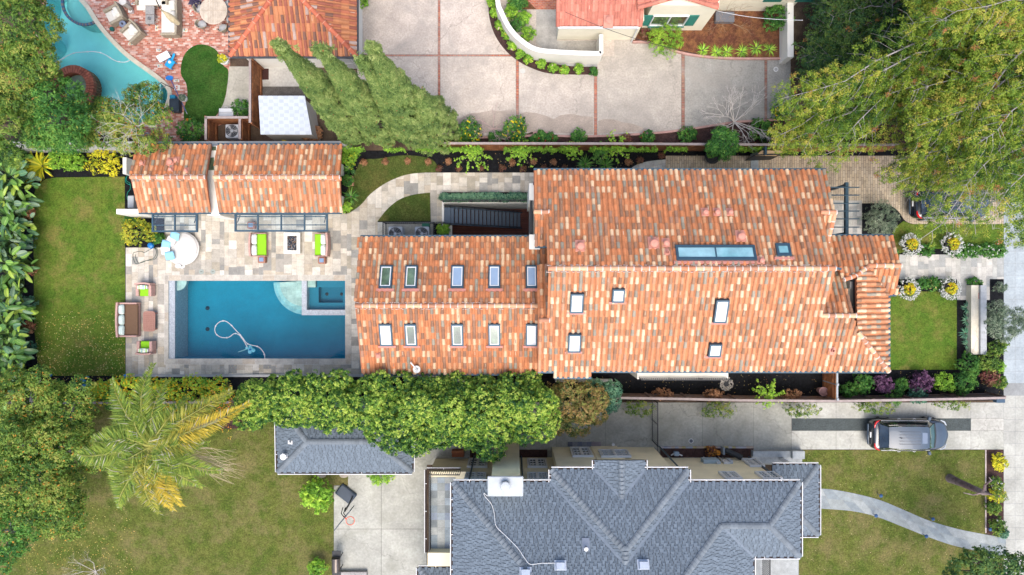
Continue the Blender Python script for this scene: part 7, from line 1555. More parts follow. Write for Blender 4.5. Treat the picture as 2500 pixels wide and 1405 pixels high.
sofa(353, 708, .9, .74, PI, "pink wicker armchair with striped pillow, above the coffee table", 1, GRN, 'stripe', .17, name="armchair", cat="armchair"); sofa(355, 849, .9, .74, 0, "pink wicker armchair with striped pillow, below the coffee table", 1, GRN, 'stripe', .17, name="armchair", cat="armchair")
sofa(313, 781, 2.0, 1.1, -PI / 2, "pink wicker three-cushion sofa with brown seat at the lawn's edge", 3, (.17, .10, .06), (.62, .74, .68), arms=.1)
# cushions, tables
def rtable(px, py, w, d, h, mt, label, rz=0, name="coffee_table", bulge=.06, weave=True):
    q = W(px, py, h); t = empty(name, (q.x, q.y, .012), rz, label, "table"); mb = MB(); P = []
    for i in range(32):
        a = 2 * PI * i / 32; c, s_ = math.cos(a), math.sin(a); e = .28; P.append((w / 2 * math.copysign(abs(c) ** e, c) * (1), d / 2 * math.copysign(abs(s_) ** e, s_) * (1 + bulge * (1 - abs(c)))))
    mb.prism(P, h - .06, h); mb.build("tabletop", mt, t)
    if weave:
        mb = MB()
        for i in range(-2, 3): mb.box(i * w * .17 - .012, -d / 2 + .06, h, i * w * .17 + .012, d / 2 - .06, h + .006)
        for i in range(-4, 5): mb.box(-w / 2 + .05, i * d * .1 - .01, h, w / 2 - .05, i * d * .1 + .01, h + .008)
        mb.build("weave_bands", mat("dark_wicker", (.36, .18, .14), .8), t)
    for sx in (-1, 1):
        for sy in (-1, 1): mb = MB(); mb.box(sx * (w / 2 - .1) - .03, sy * (d / 2 - .1) - .03, 0, sx * (w / 2 - .1) + .03, sy * (d / 2 - .1) + .03, h - .06); mb.build("leg", mt, t)
    return t
rtable(364, 785, .7, 1.12, .42, mat("brown_wicker", (.42, .22, .17), .8, .15, 12, .004, 90, fine=.25), "brown wicker coffee table in front of the brown-seated sofa")
for x, y, w in ((638, 634, "with blue top below the left green sofa"), (785, 636, "with blue top below the right green sofa"), (612, 550, "under the long glass awning")):
    q = W(x, y, .45); t = empty("side_table", (q.x, q.y, .012), 0, "small square brown wicker side table " + w, "table", "wicker side tables"); mb = MB(); mb.box(-.21, -.2, .1, .21, .2, .45, bev=.04); mb.build("frame", mat("brown_wicker2", (.36, .17, .12), .8, .2, 10), t); mb = MB(); mb.box(-.13, -.12, .45, .13, .12, .47, (.22, .33, .50), bev=.02); mb.build("tabletop", m_plain, t)
q = W(713, 594, .4); t = empty("fire_pit", (q.x, q.y, .012), 0, "rectangular pale stone fire pit between the two green sofas", "fire pit")
mb = MB(); mb.box(-.42, -.58, 0, .42, .58, .34, (.55, .50, .40)); mb.build("base", m_pave, t); mb = MB()
for r in ((-.48, -.62, .48, -.42), (-.48, .42, .48, .62), (-.48, -.42, -.27, .42), (.27, -.42, .48, .42)): mb.box(r[0], r[1], .34, r[2], r[3], .42, (.78, .77, .71), bev=.008)
mb.build("stone_top", m_pave, t); mb = MB()
for i in range(520): x, y = rnd.uniform(-.26, .26), rnd.uniform(-.4, .4); s_ = rnd.uniform(.015, .03); k = rnd.random(); c = (.03, .035, .05) if k < .75 else (.25, .27, .3) if k < .93 else (.4, .22, .1); mb.at(x, y, .36, rnd.uniform(0, 3), rnd.uniform(0, 1)); mb.box(-s_, -s_, 0, s_, s_, s_, c)
mb.at(); mb.box(-.27, -.42, .3, .27, .42, .36, (.03, .03, .04)); mb.build("lava_glass", m_plain, t)
q = W(441, 607, .4); t = empty("daybed", (q.x, q.y, .012), 0, "round white daybed with blue and white pillows on the patio", "daybed")
mb = MB(); mb.lathe([(.86, .05), (.95, .12), (.98, .28), (.96, .32), (.9, .32)], .04, 0, 0, 40); mb.build("frame", mat("white_weave", (.84, .82, .78), .7, .08, 8, fine=.2), t)
mb = MB(); mb.lathe([(.9, .25), (.93, .30), (.93, .38), (.88, .42), (.4, .43), (.01, .43)], .04, 0, 0, 40, (.66, .65, .63)); mb.build("mattress", m_fab, t, True)
for x, y, rz, c in ((-.5, .58, -.5, (.30, .62, .82)), (-.22, .72, -.35, (.30, .62, .82)), (-.48, .42, -.6, (.80, .80, .80)), (-.72, .22, -.3, (.30, .60, .80)), (-.78, -.12, .05, (.80, .80, .80)), (-.52, -.42, .12, (.30, .62, .82))):
    if (x, y) == (-.5, .58): continue
    mb = MB(); mb.at(x, y, .5 + (.05 if c[0] < .5 else 0), rz, .25); mb.cushion(-.27, -.25, 0, .27, .25, .17, c); mb.build("pillow", m_fab, t, True)
q = W(435, 650, .45); mb = MB(); mb.lathe([(.16, 0), (.05, .03), (.04, .4), (.15, .43), (.16, .46), (.01, .46)], 0, 0, 0, 20, (.82, .82, .80), 1.1, .8); thing("side_table", mb, m_plain, "small white drum side table at the daybed's foot", "table", loc=(q.x, q.y, .012))
hose("garden_hose", [(372, 604), (384, 610), (384, 624), (376, 634), (352, 638), (334, 645), (326, 634), (325, 620), (331, 616), (345, 614), (352, 617), (366, 610), (376, 606), (382, 615), (376, 630), (360, 636), (340, 643), (332, 632), (330, 622)], .014, mat("dark_green_hose", (.03, .08, .07), .5), "dark green garden hose looped on the paving beside the daybed")
mb = MB(); mb.lathe([(.08, 0), (.17, .06), (.19, .15), (.15, .25), (.05, .29), (.01, .29)], 0, 0, 0, 16); q = W(368, 600, .15); thing("hose_pot", mb, mat("blue_glaze", (.02, .20, .55), .3), "cobalt blue pot at the corner of the lemon bush bed", "pot", loc=(q.x, q.y, 0))
hose("garden_hose", [(318, 452), (308, 447), (306, 438), (312, 428), (318, 424), (310, 430), (309, 442), (317, 448), (318, 462), (311, 472), (311, 486), (316, 496)], .014, mat("green_hose", (.0, .30, .22), .5), "bright green hose coiled west of the pool house")
for i, (x, y, r) in enumerate(((121, 916, .13), (200, 926, .1), (205, 932, .1), (214, 922, .08), (207, 943, .15), (307, 919, .13))):
    mb = MB(); mb.lathe([(.02, 0), (r * .8, r * .3), (r, r), (r * .8, r * 1.7), (.01, r * 2)], 0, 0, 0, 14); q = W(x, y, r); thing("garden_ball", mb, mat("blue_glaze2", (.05, .30, .72), .3), "blue glazed garden ball south of the west lawn, %s from the left" % ("first", "second", "third", "fifth", "fourth, largest", "last")[i], "ball", "blue garden balls", loc=(q.x, q.y, 0))
wallseg("kerb", [(312, 918), (890, 918), (1120, 920)], .12, .14, mat("pale_edge", (.50, .49, .47), .85, .1, 2), "long pale concrete edging along the paving's south side", "kerb")
# ================================================================ FRONT GARDEN (east)
mb = MB(); a = W(2371, 866, .45); b = W(2396, 697, .45); mb.box(a.x, a.y, 0, b.x, b.y, .45, (.78, .72, .58)); c = W(2394, 866, .6); d = W(2409, 697, .6); bw = mb.build("bench_seat", concrete_stains(mat("travertine", attr=True, rough=.8, var=.12, scale=2, fine=.08), (.55, .36, .16), 1.2, .62, .7, .7))
t = empty("bench_wall", (0, 0, 0), 0, "low stone bench wall with grey coping in the front garden", "bench"); bw.parent = t
mb = MB(); mb.box(c.x, c.y, 0, d.x, d.y, .6, (.48, .50, .52)); mb.build("back_wall", m_conc, t); 
mb = MB(); a = W(2389, 730, .45); mb.box(a.x, a.y, .45, a.x + .1, a.y + .35, .47); thing("red_book", mb, mat("red_cover", (.55, .02, .03), .5), "red slab lying on the stone bench wall", "slab")
shrub(2380, 690, .3, .35, 'green', "low pink-flowered plant at the north end of the bench wall", 1.6, flowers=((.8, .1, .4), 3, .08), aspect=1.6)
gate = empty("gate", (0, 0, 0), 0, "redwood gate closing the mulch passage east of the big house", "gate")
gx = W(2040, 940, 1.6).x
for (y0, y1) in ((908, 938), (941, 975)):
    P = W(2041, y0, 1.7), W(2041, y1, 1.7); mb = MB(); L = P[0].y - P[1].y; n = int(L / .12)
    for i in range(n): y = P[1].y + L * i / n; mb.box(gx - .03, y, .05, gx, y + L / n - .008, 1.65)
    mb.box(gx - .06, P[1].y, .3, gx - .03, P[0].y, .4); mb.box(gx - .06, P[1].y, 1.3, gx - .03, P[0].y, 1.4); mb.build("board_panel", m_red, gate)
for y in (908, 940, 976): q = W(2046, y, 1.75); mb = MB(); mb.box(gx, q.y - .06, 0, gx + .12, q.y + .06, 1.75); mb.build("post", mat("grey_post", (.38, .42, .45), .6), gate)
q = W(2046, 908, 1.7); r_ = W(2046, 975, 1.7); mb = MB(); mb.box(gx + .003, r_.y, 1.62, gx + .1, q.y, 1.70); mb.build("rail", MATS["grey_post"], gate)
q = W(2006, 955, .4); mb = MB(); mb.lathe([(.14, 0), (.2, .3), (.24, .62), (.27, .66), (.22, .66), (.2, .55), (.01, .55)], 0, 0, 0, 18); thing("tall_pot", mb, mat("pink_pot", (.40, .24, .24), .8, .2, 5), "tall dusty pink pot on the mulch beside the redwood gate", "pot", loc=(q.x, q.y, 0))
q = W(1773, 938); t = empty("pebble_ring", (q.x, q.y, 0), 0, "ring of pale pebbles around a drain in the south mulch", "pebbles"); mb = MB()
for i in range(230): a = rnd.uniform(0, 6.28); r = rnd.uniform(.17, .4); s_ = rnd.uniform(.02, .04); k = rnd.uniform(.4, .75); mb.lathe([(s_, 0), (s_ * .8, s_ * .6), (.005, s_ * .8)], r * math.cos(a), r * math.sin(a), .01, 6, (k, k * .92, k * .8))
mb.build("pebbles", m_plain, t); mb = MB(); mb.box(-.13, -.13, .005, .13, .13, .04); mb.build("drain_box", m_black, t)
wallseg("planter_wall", [(1100, 922), (1110, 930), (1140, 930)], .3, .2, MATS["pale_edge"], "small grey step by the wing's south-east corner", "wall")
wallseg("planter_wall", [(1356, 930), (1495, 930), (1495, 945)], .35, .16, MATS["pale_edge"], "low concrete wall below the roof's southern bump", "wall")
mb = MB(); q = W(2444, 980, .9); mb.box(-.25, -.1, .6, .25, .12, .9, bev=.02); mb.box(-.05, -.05, 0, .05, .05, .62); thing("mailbox", mb, mat("dark_blue_box", (.05, .10, .16), .5), "dark blue mailbox at the east end of the south fence", "mailbox", loc=(q.x, q.y, 0))
# leaning panel and dark gate north of the paver path
t = empty("gate", (0, 0, 0), 0, "tan panel gate with dark frame standing open north of the paver path", "gate"); a = W(1832, 378, 1.9); b = W(1918, 368, 1.9)
mb = MB(); mb.bar((a.x + .3, a.y, 1.0), (b.x - .2, a.y + .05, 1.0), .05, 1.6); mb.build("panel", m_black, t); mb = MB(); mb.add([W(1845, 381, 1.7), W(1895, 381, 1.7), W(1918, 368, 1.75), W(1860, 368, 1.75)], [(0, 1, 2, 3), (3, 2, 1, 0)]); p_ = mb.build("canopy", mat("tan_board", (.62, .42, .22), .7, .1, 3), t)
mb = MB(); q = W(1868, 362, 2.0); mb.box(q.x, q.y - .35, 0, q.x + .1, q.y + .1, 2.0); mb.build("post", MATS["slate_blue_metal"], t)
mb = MB(); a = W(1832, 415); b = W(1851, 378); mb.box(a.x, a.y, 0, b.x, b.y, .06, (.34, .38, .40)); mb.box(a.x, b.y - .3, .06, b.x, b.y, .9, (.40, .44, .44)); thing("gate_pier", mb, m_conc, "blue-grey stone gate pier and threshold across the paver path", "pier")
mb = MB(); q = W(1712, 378, .3); mb.lathe([(.3, 0), (.42, .3), (.45, .4), (.36, .4), (.34, .3), (.01, .3)], 0, 0, 0, 20); thing("round_planter", mb, m_black, "black round planter half on the paver path under the dense green tree", "planter", loc=(W(1735, 385).x, W(0, 385).y, 0))
# ================================================================ CARS
def car(px, py, rz, label, s_=1.0):
    """SUV seen from above: local +x is the front; body lofted from stations"""
    q = W(px, py, .9); t = empty("parked_car", (q.x, q.y, .012), rz, label, "car"); Lc = 4.78
    # stations: x, half width, belt z, nose/tail bottom
    st_ = [(-2.38, .58, .62), (-2.34, .74, .86), (-2.22, .84, .98), (-1.95, .91, 1.02), (-1.3, .945, 1.02), (-.4, .95, 1.0), (.5, .95, .99), (1.1, .945, .99), (1.5, .92, .97), (1.85, .85, .90), (2.12, .72, .82), (2.30, .54, .72), (2.38, .34, .60)]
    mb = MB(); vs = []; sec = 11
    for x, hw, zb in st_:
        prof = [(-hw * .90, .26), (-hw * .985, .45), (-hw, .68 * min(1, zb / .9)), (-hw * .97, zb * .93), (-hw * .86, zb), (0, zb + .045), (hw * .86, zb), (hw * .97, zb * .93), (hw, .68 * min(1, zb / .9)), (hw * .985, .45), (hw * .90, .26)]
        vs += [(x, y, z) for y, z in prof]
    n = len(st_); fs = []
    for i in range(n - 1):
        for j in range(sec - 1): fs.append((i * sec + j, (i + 1) * sec + j, (i + 1) * sec + j + 1, i * sec + j + 1))
        fs.append((i * sec + sec - 1, (i + 1) * sec + sec - 1, (i + 1) * sec, i * sec))
    fs.append(tuple(range(sec))); fs.append(tuple((n - 1) * sec + j for j in range(sec - 1, -1, -1))); mb.add(vs, fs)
    paint = MATS.get("car_paint") or mat("car_paint", (.012, .018, .03), .25, .0, 3, spec=.7, coat=1.0); roofp = MATS.get("painted_sky_sheen") or mat("painted_sky_sheen", (.055, .085, .125), .3, .10, 3.0, spec=.4, coat=.4)  # roof, bonnet, mirrors and bumper: reflected sky painted into a paler colour
    body = mb.build("body", paint, t, True); m_ = body.modifiers.new("sub", 'SUBSURF'); m_.levels = 2; m_.render_levels = 2
    # greenhouse
    gl = MATS.get("car_glass") or mat("car_glass", (.012, .03, .032), .06, 0, spec=1.0, coat=1.0)
    low = [(-1.98, .80, 1.0), (-1.2, .86, 1.02), (0, .87, 1.02), (1.0, .84, 1.0), (1.32, .70, 1.0)]; hi = [(-1.62, .62, 1.52), (-1.0, .66, 1.64), (0, .67, 1.68), (.55, .65, 1.65), (.66, .60, 1.62)]
    mb = MB(); vs = []
    for (x, w, z), (x2, w2, z2) in zip(low, hi): vs += [(x, -w, z), (x2, -w2, z2), (x2, w2, z2), (x, w, z)]
    fs = []
    for i in range(4): o = 4 * i; fs += [(o, o + 4, o + 5, o + 1), (o + 1, o + 5, o + 6, o + 2), (o + 2, o + 6, o + 7, o + 3)]
    fs += [(0, 1, 2, 3), (19, 18, 17, 16)]; mb.add(vs, fs); mb.build("glasshouse", gl, t)
    mb = MB(); mb.add([(.7, -.60, 1.628), (1.36, -.72, 1.03), (1.42, 0, 1.045), (1.36, .72, 1.03), (.7, .60, 1.628), (.74, 0, 1.65)], [(0, 1, 2, 5), (5, 2, 3, 4)]); mb.build("windscreen", MATS.get("green_screen") or mat("green_screen", (.03, .12, .11), .08, .2, 2, spec=1.0, coat=1.0), t)
    mb = MB(); mb.add([(-1.66, -.58, 1.55), (-1.66, .58, 1.55), (-2.04, .70, 1.08), (-2.04, -.70, 1.08)], [(0, 1, 2, 3)]); mb.build("rear_window", MATS.get("rear_glass") or mat("rear_glass", (.04, .07, .12), .08, .3, 2, spec=1.0, coat=1.0), t)
    # roof skin with ribs
    mb = MB(); vs = []; X = [(-1.70, .60, 1.53), (-1.45, .63, 1.60), (-.8, .65, 1.68), (0, .66, 1.71), (.45, .64, 1.69), (.68, .59, 1.645)]
    for x, w, z in X:
        for k in range(9): y = -w + 2 * w * k / 8; vs.append((x, y, z + .03 * (1 - (y / w) ** 2)))
    fs = [(i * 9 + j, (i + 1) * 9 + j, (i + 1) * 9 + j + 1, i * 9 + j + 1) for i in range(len(X) - 1) for j in range(8)]; mb.add(vs, fs)
    rf = mb.build("roof", roofp, t, True)
    mb = MB()
    for y in (-.36, -.18, 0, .18, .36): mb.bar((-1.15, y, 1.705), (.1, y, 1.735), .012, .016)
    mb.build("roof_rib", paint, rf); mb = MB(); mb.box(.18, -.33, 1.70, .52, .33, 1.742, bev=.02); mb.build("sunroof", MATS.get("sunroof_glass") or mat("sunroof_glass", (.14, .19, .27), .1, .05, 3, coat=1.0), rf)
    mb = MB(); mb.add([(-1.1, -.03, 1.74), (-.95, 0, 1.74), (-1.1, .03, 1.74), (-1.12, 0, 1.80)], [(0, 1, 3), (1, 2, 3), (2, 0, 3)]); mb.build("antenna", m_black, rf)
    for s in (-1, 1):
        mb = MB(); mb.tube([(-1.7, s * .70, 1.50), (-1.2, s * .74, 1.62), (.2, s * .74, 1.66), (.62, s * .70, 1.60)], .022, 6); mb.build("roof_rail", paint, t)
        mb = MB(); mb.tube([(-1.9, s * .875, 1.04), (0, s * .895, 1.06), (1.05, s * .865, 1.04)], .014, 5); mb.build("chrome_trim", m_white, t)
        mb = MB(); mb.at(1.02, s * 1.02, 1.02, s * -.25); mb.box(-.09, -.11, 0, .09, .11, .14, bev=.03); mb.build("mirror", roofp, t)
        for x in (-.75, .2): mb = MB(); mb.tube([(x - .09, s * .955, .93), (x, s * .985, .94), (x + .09, s * .955, .93)], .016, 5); mb.build("door_handle", m_white, t)
        for x in (-1.42, 1.42):
            mb = MB(); mb.at(x, s * .84, .36, 0, PI / 2); mb.lathe([(.34, -.11), (.36, -.06), (.36, .06), (.34, .11), (.22, .11)], 0, 0, 0, 24); w = mb.build("wheel", m_black, t); mb = MB(); mb.at(x, s * .95, .36, 0, PI / 2); mb.lathe([(.22, -.015), (.2, .015), (.01, .03)], 0, 0, 0, 12); mb.build("rim", m_galv, w)
        mb = MB(); mb.tube([(-2.27, s * .45, 1.0), (-2.25, s * .62, .99), (-2.15, s * .78, .97), (-1.95, s * .885, .95)], [.025, .055, .065, .03], 6); mb.build("tail_light", MATS.get("red_lens") or mat("red_lens", (.65, .01, .01), .25, 0, coat=1.0), t)
        mb = MB(); mb.tube([(2.28, s * .55, .74), (2.12, s * .76, .80), (1.85, s * .875, .86)], [.03, .055, .02], 6); mb.build("headlight", MATS.get("clear_lens") or mat("clear_lens", (.5, .55, .6), .15, 0, coat=1.0), t)
    mb = MB(); mb.box(-2.44, -.16, .74, -2.38, .16, .82); mb.build("number_plate", m_white, t)
    mb = MB(); mb.tube([(-2.44, -.6, .55), (-2.46, 0, .58), (-2.44, .6, .55)], .06, 6); mb.build("bumper", roofp, t)
    # bonnet skin
    mb = MB(); vs = []; X = [(1.40, .74, 1.02), (1.7, .74, 1.0), (2.0, .64, .93), (2.18, .50, .86), (2.27, .34, .80)]
    for x, w, z in X:
        for k in range(9): y = -w + 2 * w * k / 8; vs.append((x + .06 * (1 - (y / w) ** 2), y, z + .05 * (1 - (y / w) ** 2)))
    fs = [(i * 9 + j, (i + 1) * 9 + j, (i + 1) * 9 + j + 1, i * 9 + j + 1) for i in range(len(X) - 1) for j in range(8)]; mb.add(vs, fs); mb.build("bonnet", roofp, t, True)
    mb = MB(); mb.bar((1.36, -.7, 1.05), (1.42, 0, 1.075), .08, .02); mb.bar((1.42, 0, 1.075), (1.36, .7, 1.05), .08, .02); mb.build("wiper_cowl", m_black, t)
    t.scale = (.935, .97, .97); return t
car(2224, 1063, 0, "dark SUV with pale reflective roof parked on the south driveway"); car(2327, 497, 0, "black car mostly hidden under the huge yellow-green conifer")
# path lights
for i, (x, y) in enumerate(((2151, 1211), (2139, 1260), (2278, 1268), (2262, 1310), (2416, 1351), (2418, 1293))):
    q = W(x, y, .4); mb = MB(); mb.lathe([(.02, 0), (.02, .36), (.11, .38), (.09, .42), (.01, .46)], 0, 0, 0, 12); thing("path_light", mb, mat("navy_lamp", (.03, .09, .22), .4), "small navy path light beside the slate path, %s" % ("upper side, nearest the house", "lower side, nearest the house", "upper side, middle", "lower side, middle", "lower side, nearest the sidewalk", "in the sidewalk bed")[i], "path light", "path lights along the slate path", loc=(q.x, q.y, .02))
wallseg("kerb", [(2407, 1099), (2407, 1302)], .06, .06, mat("pinkish_edge", (.62, .52, .50), .8), "thin pinkish edging strip between south lawn and sidewalk bed", "kerb")
mb = MB(); q = W(2418, 1361, .3); mb.box(-.25, -.04, .0, .25, .04, .3); thing("house_sign", mb, m_white, "white slatted marker at the slate path's end under the dark tree", "sign", loc=(q.x, q.y, 0))
# gate railing across the south drive
railing("railing", [(1606, 985), (1606, 1090)], 1.6, "tall black railing gate across the south driveway", sp=.12)
for x, y, r, w in ((1687, 1077, .14, "round drain cover with white rim on the south driveway"),): mb = MB(); mb.lathe([(r, 0), (r, .012), (.01, .012)], 0, 0, 0, 20, (.8, .8, .78)); mb.lathe([(r * .78, 0), (r * .78, .016), (.01, .016)], 0, 0, 0, 20, (.14, .15, .18)); q = W(x, y); thing("drain_cover", mb, m_plain, w, "drain cover", loc=(q.x, q.y, .014))
mb = MB(); mb.lathe([(.14, 0), (.14, .012), (.01, .012)], 0, 0, 0, 20, (.78, .79, .78)); mb.lathe([(.1, 0), (.1, .016), (.01, .016)], 0, 0, 0, 20, (.42, .42, .42)); q = W(1894, 170); thing("drain_cover", mb, m_plain, "white-rimmed drain cover on the north motor court", "drain cover", loc=(q.x, q.y, .012))
mb = MB(); mb.lathe([(.15, 0), (.15, .008), (.01, .008)], 0, 0, 0, 20, (.55, .55, .52)); q = W(1276, 174); thing("drain_cover", mb, m_plain, "pale drain cover beside the curved rose bed's brick band", "drain cover", loc=(q.x, q.y, .012))
# bed along the south house's north wall
mb = MB(); a = W(1612, 1114); b = W(1838, 1094); mb.box(a.x, a.y - .2, 0, b.x, b.y, .1, (.075, .04, .035)); thing("soil_bed", mb, m_dirt, "narrow mulched bed against the cream wall under the meters", "flower bed")
mb = MB(); n = 26
for i in range(n): x = a.x + (b.x - a.x) * i / n; c = rnd.choice([(.42, .44, .47), (.50, .40, .32), (.36, .38, .44), (.50, .42, .20), (.46, .43, .46)]); mb.box(x + .005, b.y, 0, x + (b.x - a.x) / n - .005, b.y + .1, .13, c)
thing("brick_edging", mb, m_pave, "mixed slate and brick edging of the bed under the meters", "edging")
for x, y, p, w in ((1735, 1103, 'red', "red and orange plant beside the pumpkins under the meters"),): shrub(x, y, .3, .35, p, w, 1.6, accents=[((.7, .3, .05), .3)])
for i, (x, y, s__) in enumerate(((1745, 1101, .14), (1752, 1105, .16), (1792, 1106, .07))):
    q = W(x, y, .1); mb = MB()
    for k in range(10): a = 2 * PI * k / 10; mb.at(s__ * .5 * math.cos(a), s__ * .5 * math.sin(a), 0); mb.lathe([(.01, 0), (s__ * .4, s__ * .25), (s__ * .5, s__ * .7), (s__ * .35, s__ * 1.15), (.01, s__ * 1.25)], 0, 0, 0, 8, (.78, .30, .03))
    mb.at(); mb.tube([(0, 0, s__), (.01, 0, s__ * 1.6)], .015, 5, (.2, .25, .08)); thing("pumpkin", mb, m_plain, ("orange pumpkin in the bed under the meters, upper one", "orange pumpkin in the bed under the meters, lower one", "tiny orange squash right of the black cylinder")[i], "pumpkin", loc=(q.x, q.y, .1))
q = W(1790, 1108, .5); mb = MB(); mb.tube([(-.45, .2, .4), (.45, -.2, .55)], .16, 12, (.04, .045, .05)); mb.box(-.6, -.05, 0, -.5, .35, .5, (.3, .35, .38)); thing("water_filter", mb, m_plain, "black cylindrical filter lying in the bed under the meters", "filter", loc=(q.x, q.y, .08))
q = W(1651, 1108, .2); mb = MB(); mb.box(-.15, -.12, .1, .15, .12, .35, (.35, .45, .55), bev=.03); mb.bar((-.3, -.1, .2), (-.1, .05, .25), .06, .05, (.75, .78, .8)); mb.bar((.1, 0, .25), (.35, -.12, .2), .06, .05, (.75, .78, .8)); mb.lathe([(.06, 0), (.06, .12)], 0, 0, 0, 10, (.3, .3, .3)); thing("valve", mb, m_plain, "grey-blue pipe valve at the left end of the bed under the meters", "valve", loc=(q.x, q.y, 0))
q = W(1497, 1086, .15); mb = MB(); mb.lathe([(.07, 0), (.08, .15), (.09, .2), (.01, .2)], 0, 0, 0, 14); thing("roll", mb, m_white, "small white pot on the driveway beside the cream bay", "pot", loc=(q.x, q.y, .012))
# slate mat strip, planters and bench by the west end of the south house
mb = MB(); a = W(1386, 1090); b = W(1467, 1079)
for i in range(7): x = a.x + (b.x - a.x) * i / 7; mb.box(x + .006, a.y, 0, x + (b.x - a.x) / 7, b.y, .06, rnd.choice([(.16, .18, .22), (.22, .23, .25), (.12, .13, .16), (.26, .22, .24)]))
thing("door_step", mb, m_pave, "slate doorstep under the cream bay's white doors", "step")
mb = MB(); q = W(1118, 1108, .4); mb.box(-.35, -.2, .05, .35, .2, .4, (.30, .10, .045), bev=.02); mb.box(-.35, .12, .4, .35, .2, .7, (.34, .12, .05)); mb.box(-.3, -.15, 0, -.25, -.1, .06, (.2, .07, .03)); mb.box(.25, -.15, 0, .3, -.1, .06, (.2, .07, .03)); thing("wooden_bench", mb, m_pave, "red-brown wooden bench by the south house's lower windows", "bench", loc=(q.x, q.y, .012))
for x0, x1, w in ((1148, 1200, "left"), (1266, 1336, "right")): mb = MB(); a = W(x0, 1118); b = W(x1, 1098); mb.box(a.x, a.y, 0, b.x, b.y, .08); thing("soil_bed", mb, m_dirt, "dark planting bed %s of the cream chimney" % w, "flower bed")
# basketball hoop
t = empty("basketball_hoop", W(846, 1205), 0, "portable basketball hoop with black base and orange rim on the south court", "basketball hoop"); O = t.location
mb = MB(); mb.at(0, 0, 0, R(-38)); mb.box(-.55, -.36, 0, .55, .36, .2, bev=.06); mb.build("base", mat("black_plastic", (.03, .05, .08), .45, .1, 3), t)
def wl(px, py, z): return W(px, py, z) - O
mb = MB(); mb.tube([wl(860, 1215, .2), wl(852, 1232, 1.4), wl(842, 1248, 2.6)], .05, 8); mb.build("pole", m_black, t)
for dx in (-3, 3): mb = MB(); mb.tube([wl(840 + dx, 1240, 2.2), wl(836 + dx, 1254, 2.7), wl(842 + dx, 1262, 2.9)], .025, 6); mb.build("arm", m_black, t)
a, b = wl(821, 1289, 3.0), wl(860, 1241, 3.0); mb = MB(); mb.bar(a, b, .04, .9); bb_ = mb.build("backboard", MATS["black_plastic"], t)
mb = MB(); c = wl(855, 1272, 2.75); mb.tube([(c.x + .23 * math.cos(k), c.y + .23 * math.sin(k), c.z) for k in [2 * PI * i / 24 for i in range(25)]], .02, 6); mb.tube([(c.x - .22, c.y + .1, c.z), (c.x - .38, c.y + .26, c.z)], .04, 6); mb.build("rim", mat("orange_rim", (.80, .11, .05), .5), t)
mb = MB()
for i in range(12): k = 2 * PI * i / 12; k2 = k + .5; mb.tube([(c.x + .22 * math.cos(k), c.y + .22 * math.sin(k), c.z), (c.x + .13 * math.cos(k2), c.y + .13 * math.sin(k2), c.z - .4)], .006, 3); mb.tube([(c.x + .22 * math.cos(k2), c.y + .22 * math.sin(k2), c.z), (c.x + .13 * math.cos(k), c.y + .13 * math.sin(k), c.z - .4)], .006, 3)
mb.build("net", mat("net_white", (.7, .7, .68), .9), t)
# barbecue
q = W(821, 1378, .8); t = empty("barbecue", (q.x, q.y, .012), PI / 2, "dark barrel barbecue grill at the concrete court's west edge", "barbecue"); mb = MB(); mb.tube([(-.38, 0, .85), (.38, 0, .85)], .25, 16); mb.build("lid", mat("bbq_steel", (.14, .12, .11), .35, .2, 4, metal=.6), t)
mb = MB(); mb.box(.4, -.25, .72, .75, .25, .76, bev=.01); mb.box(-.65, -.25, .72, -.4, .25, .76, bev=.01); mb.build("side_shelf", m_black, t); mb = MB()
for x in (-.35, .35):
    for y in (-.18, .18): mb.bar((x, y, 0), (x, y, .75), .04, .04)
mb.build("leg", m_black, t)
wallseg("stone_edge", [(815, 1404), (895, 1404)], .3, .3, mat("slate_edge", (.35, .33, .32), .85, .3, 8), "low slate-topped wall at the bottom edge below the barbecue", "wall")
for x, y, w in ((786, 1160, "left"), (840, 1160, "right")): q = W(x, y); mb = MB(); mb.lathe([(.2, 0), (.22, .06), (.01, .08)], 0, 0, 0, 12, (.4, .35, .3), 1.2, .7); thing("stepping_stone", mb, m_pave, "%s stone peeking out under the garage's south eave" % w, "stone", "stones under the garage eave", loc=(q.x, q.y, .02))
mb = MB(); a = W(546, 1045); b = W(590, 1015); mb.box(a.x, a.y, 0, b.x, b.y, .25, (.03, .022, .02)); thing("compost_box", mb, m_dirt, "dark wooden-edged bed beneath the half-bare tree", "flower bed")
# ================================================================ NORTH-WEST TERRACE FURNITURE
CR = (.74, .70, .62)
def wchair(px, py, rz, label): return sofa(px, py, .98, .95, rz, label, 1, CR, CR, .17, mt=m_wick2, name="armchair", cat="armchair", group="wicker armchairs by the turquoise pool", backh=.75)
wchair(280, 36, R(118), "upper wicker lounge chair with cream cushions beside the turquoise pool"); wchair(322, 79, R(132), "lower wicker lounge chair with cream cushions beside the turquoise pool")
def chair_pillow(px, py, rz, label): q = W(px, py, .7); mb = MB(); mb.at(0, 0, 0, rz, .3); mb.cushion(-.22, -.2, 0, .22, .2, .14, (.80, .78, .74)); return thing("pillow", mb, m_fab, label, "pillow", "cream scatter pillows", loc=(q.x, q.y, .5), smooth=True)
chair_pillow(279, 29, .3, "white scatter pillow on the upper wicker lounge chair"); chair_pillow(320, 74, .4, "white scatter pillow on the lower wicker lounge chair")
t = sofa(415, 42, 2.2, 1.0, PI / 2, "long grey wicker sofa with cream cushions beside the closed umbrella", 3, CR, CR, .14, mt=m_wick2); 
sofa(372, -4, 1.9, .8, PI, "grey wicker sofa section cut by the top edge", 2, CR, CR, .14, mt=m_wick2)
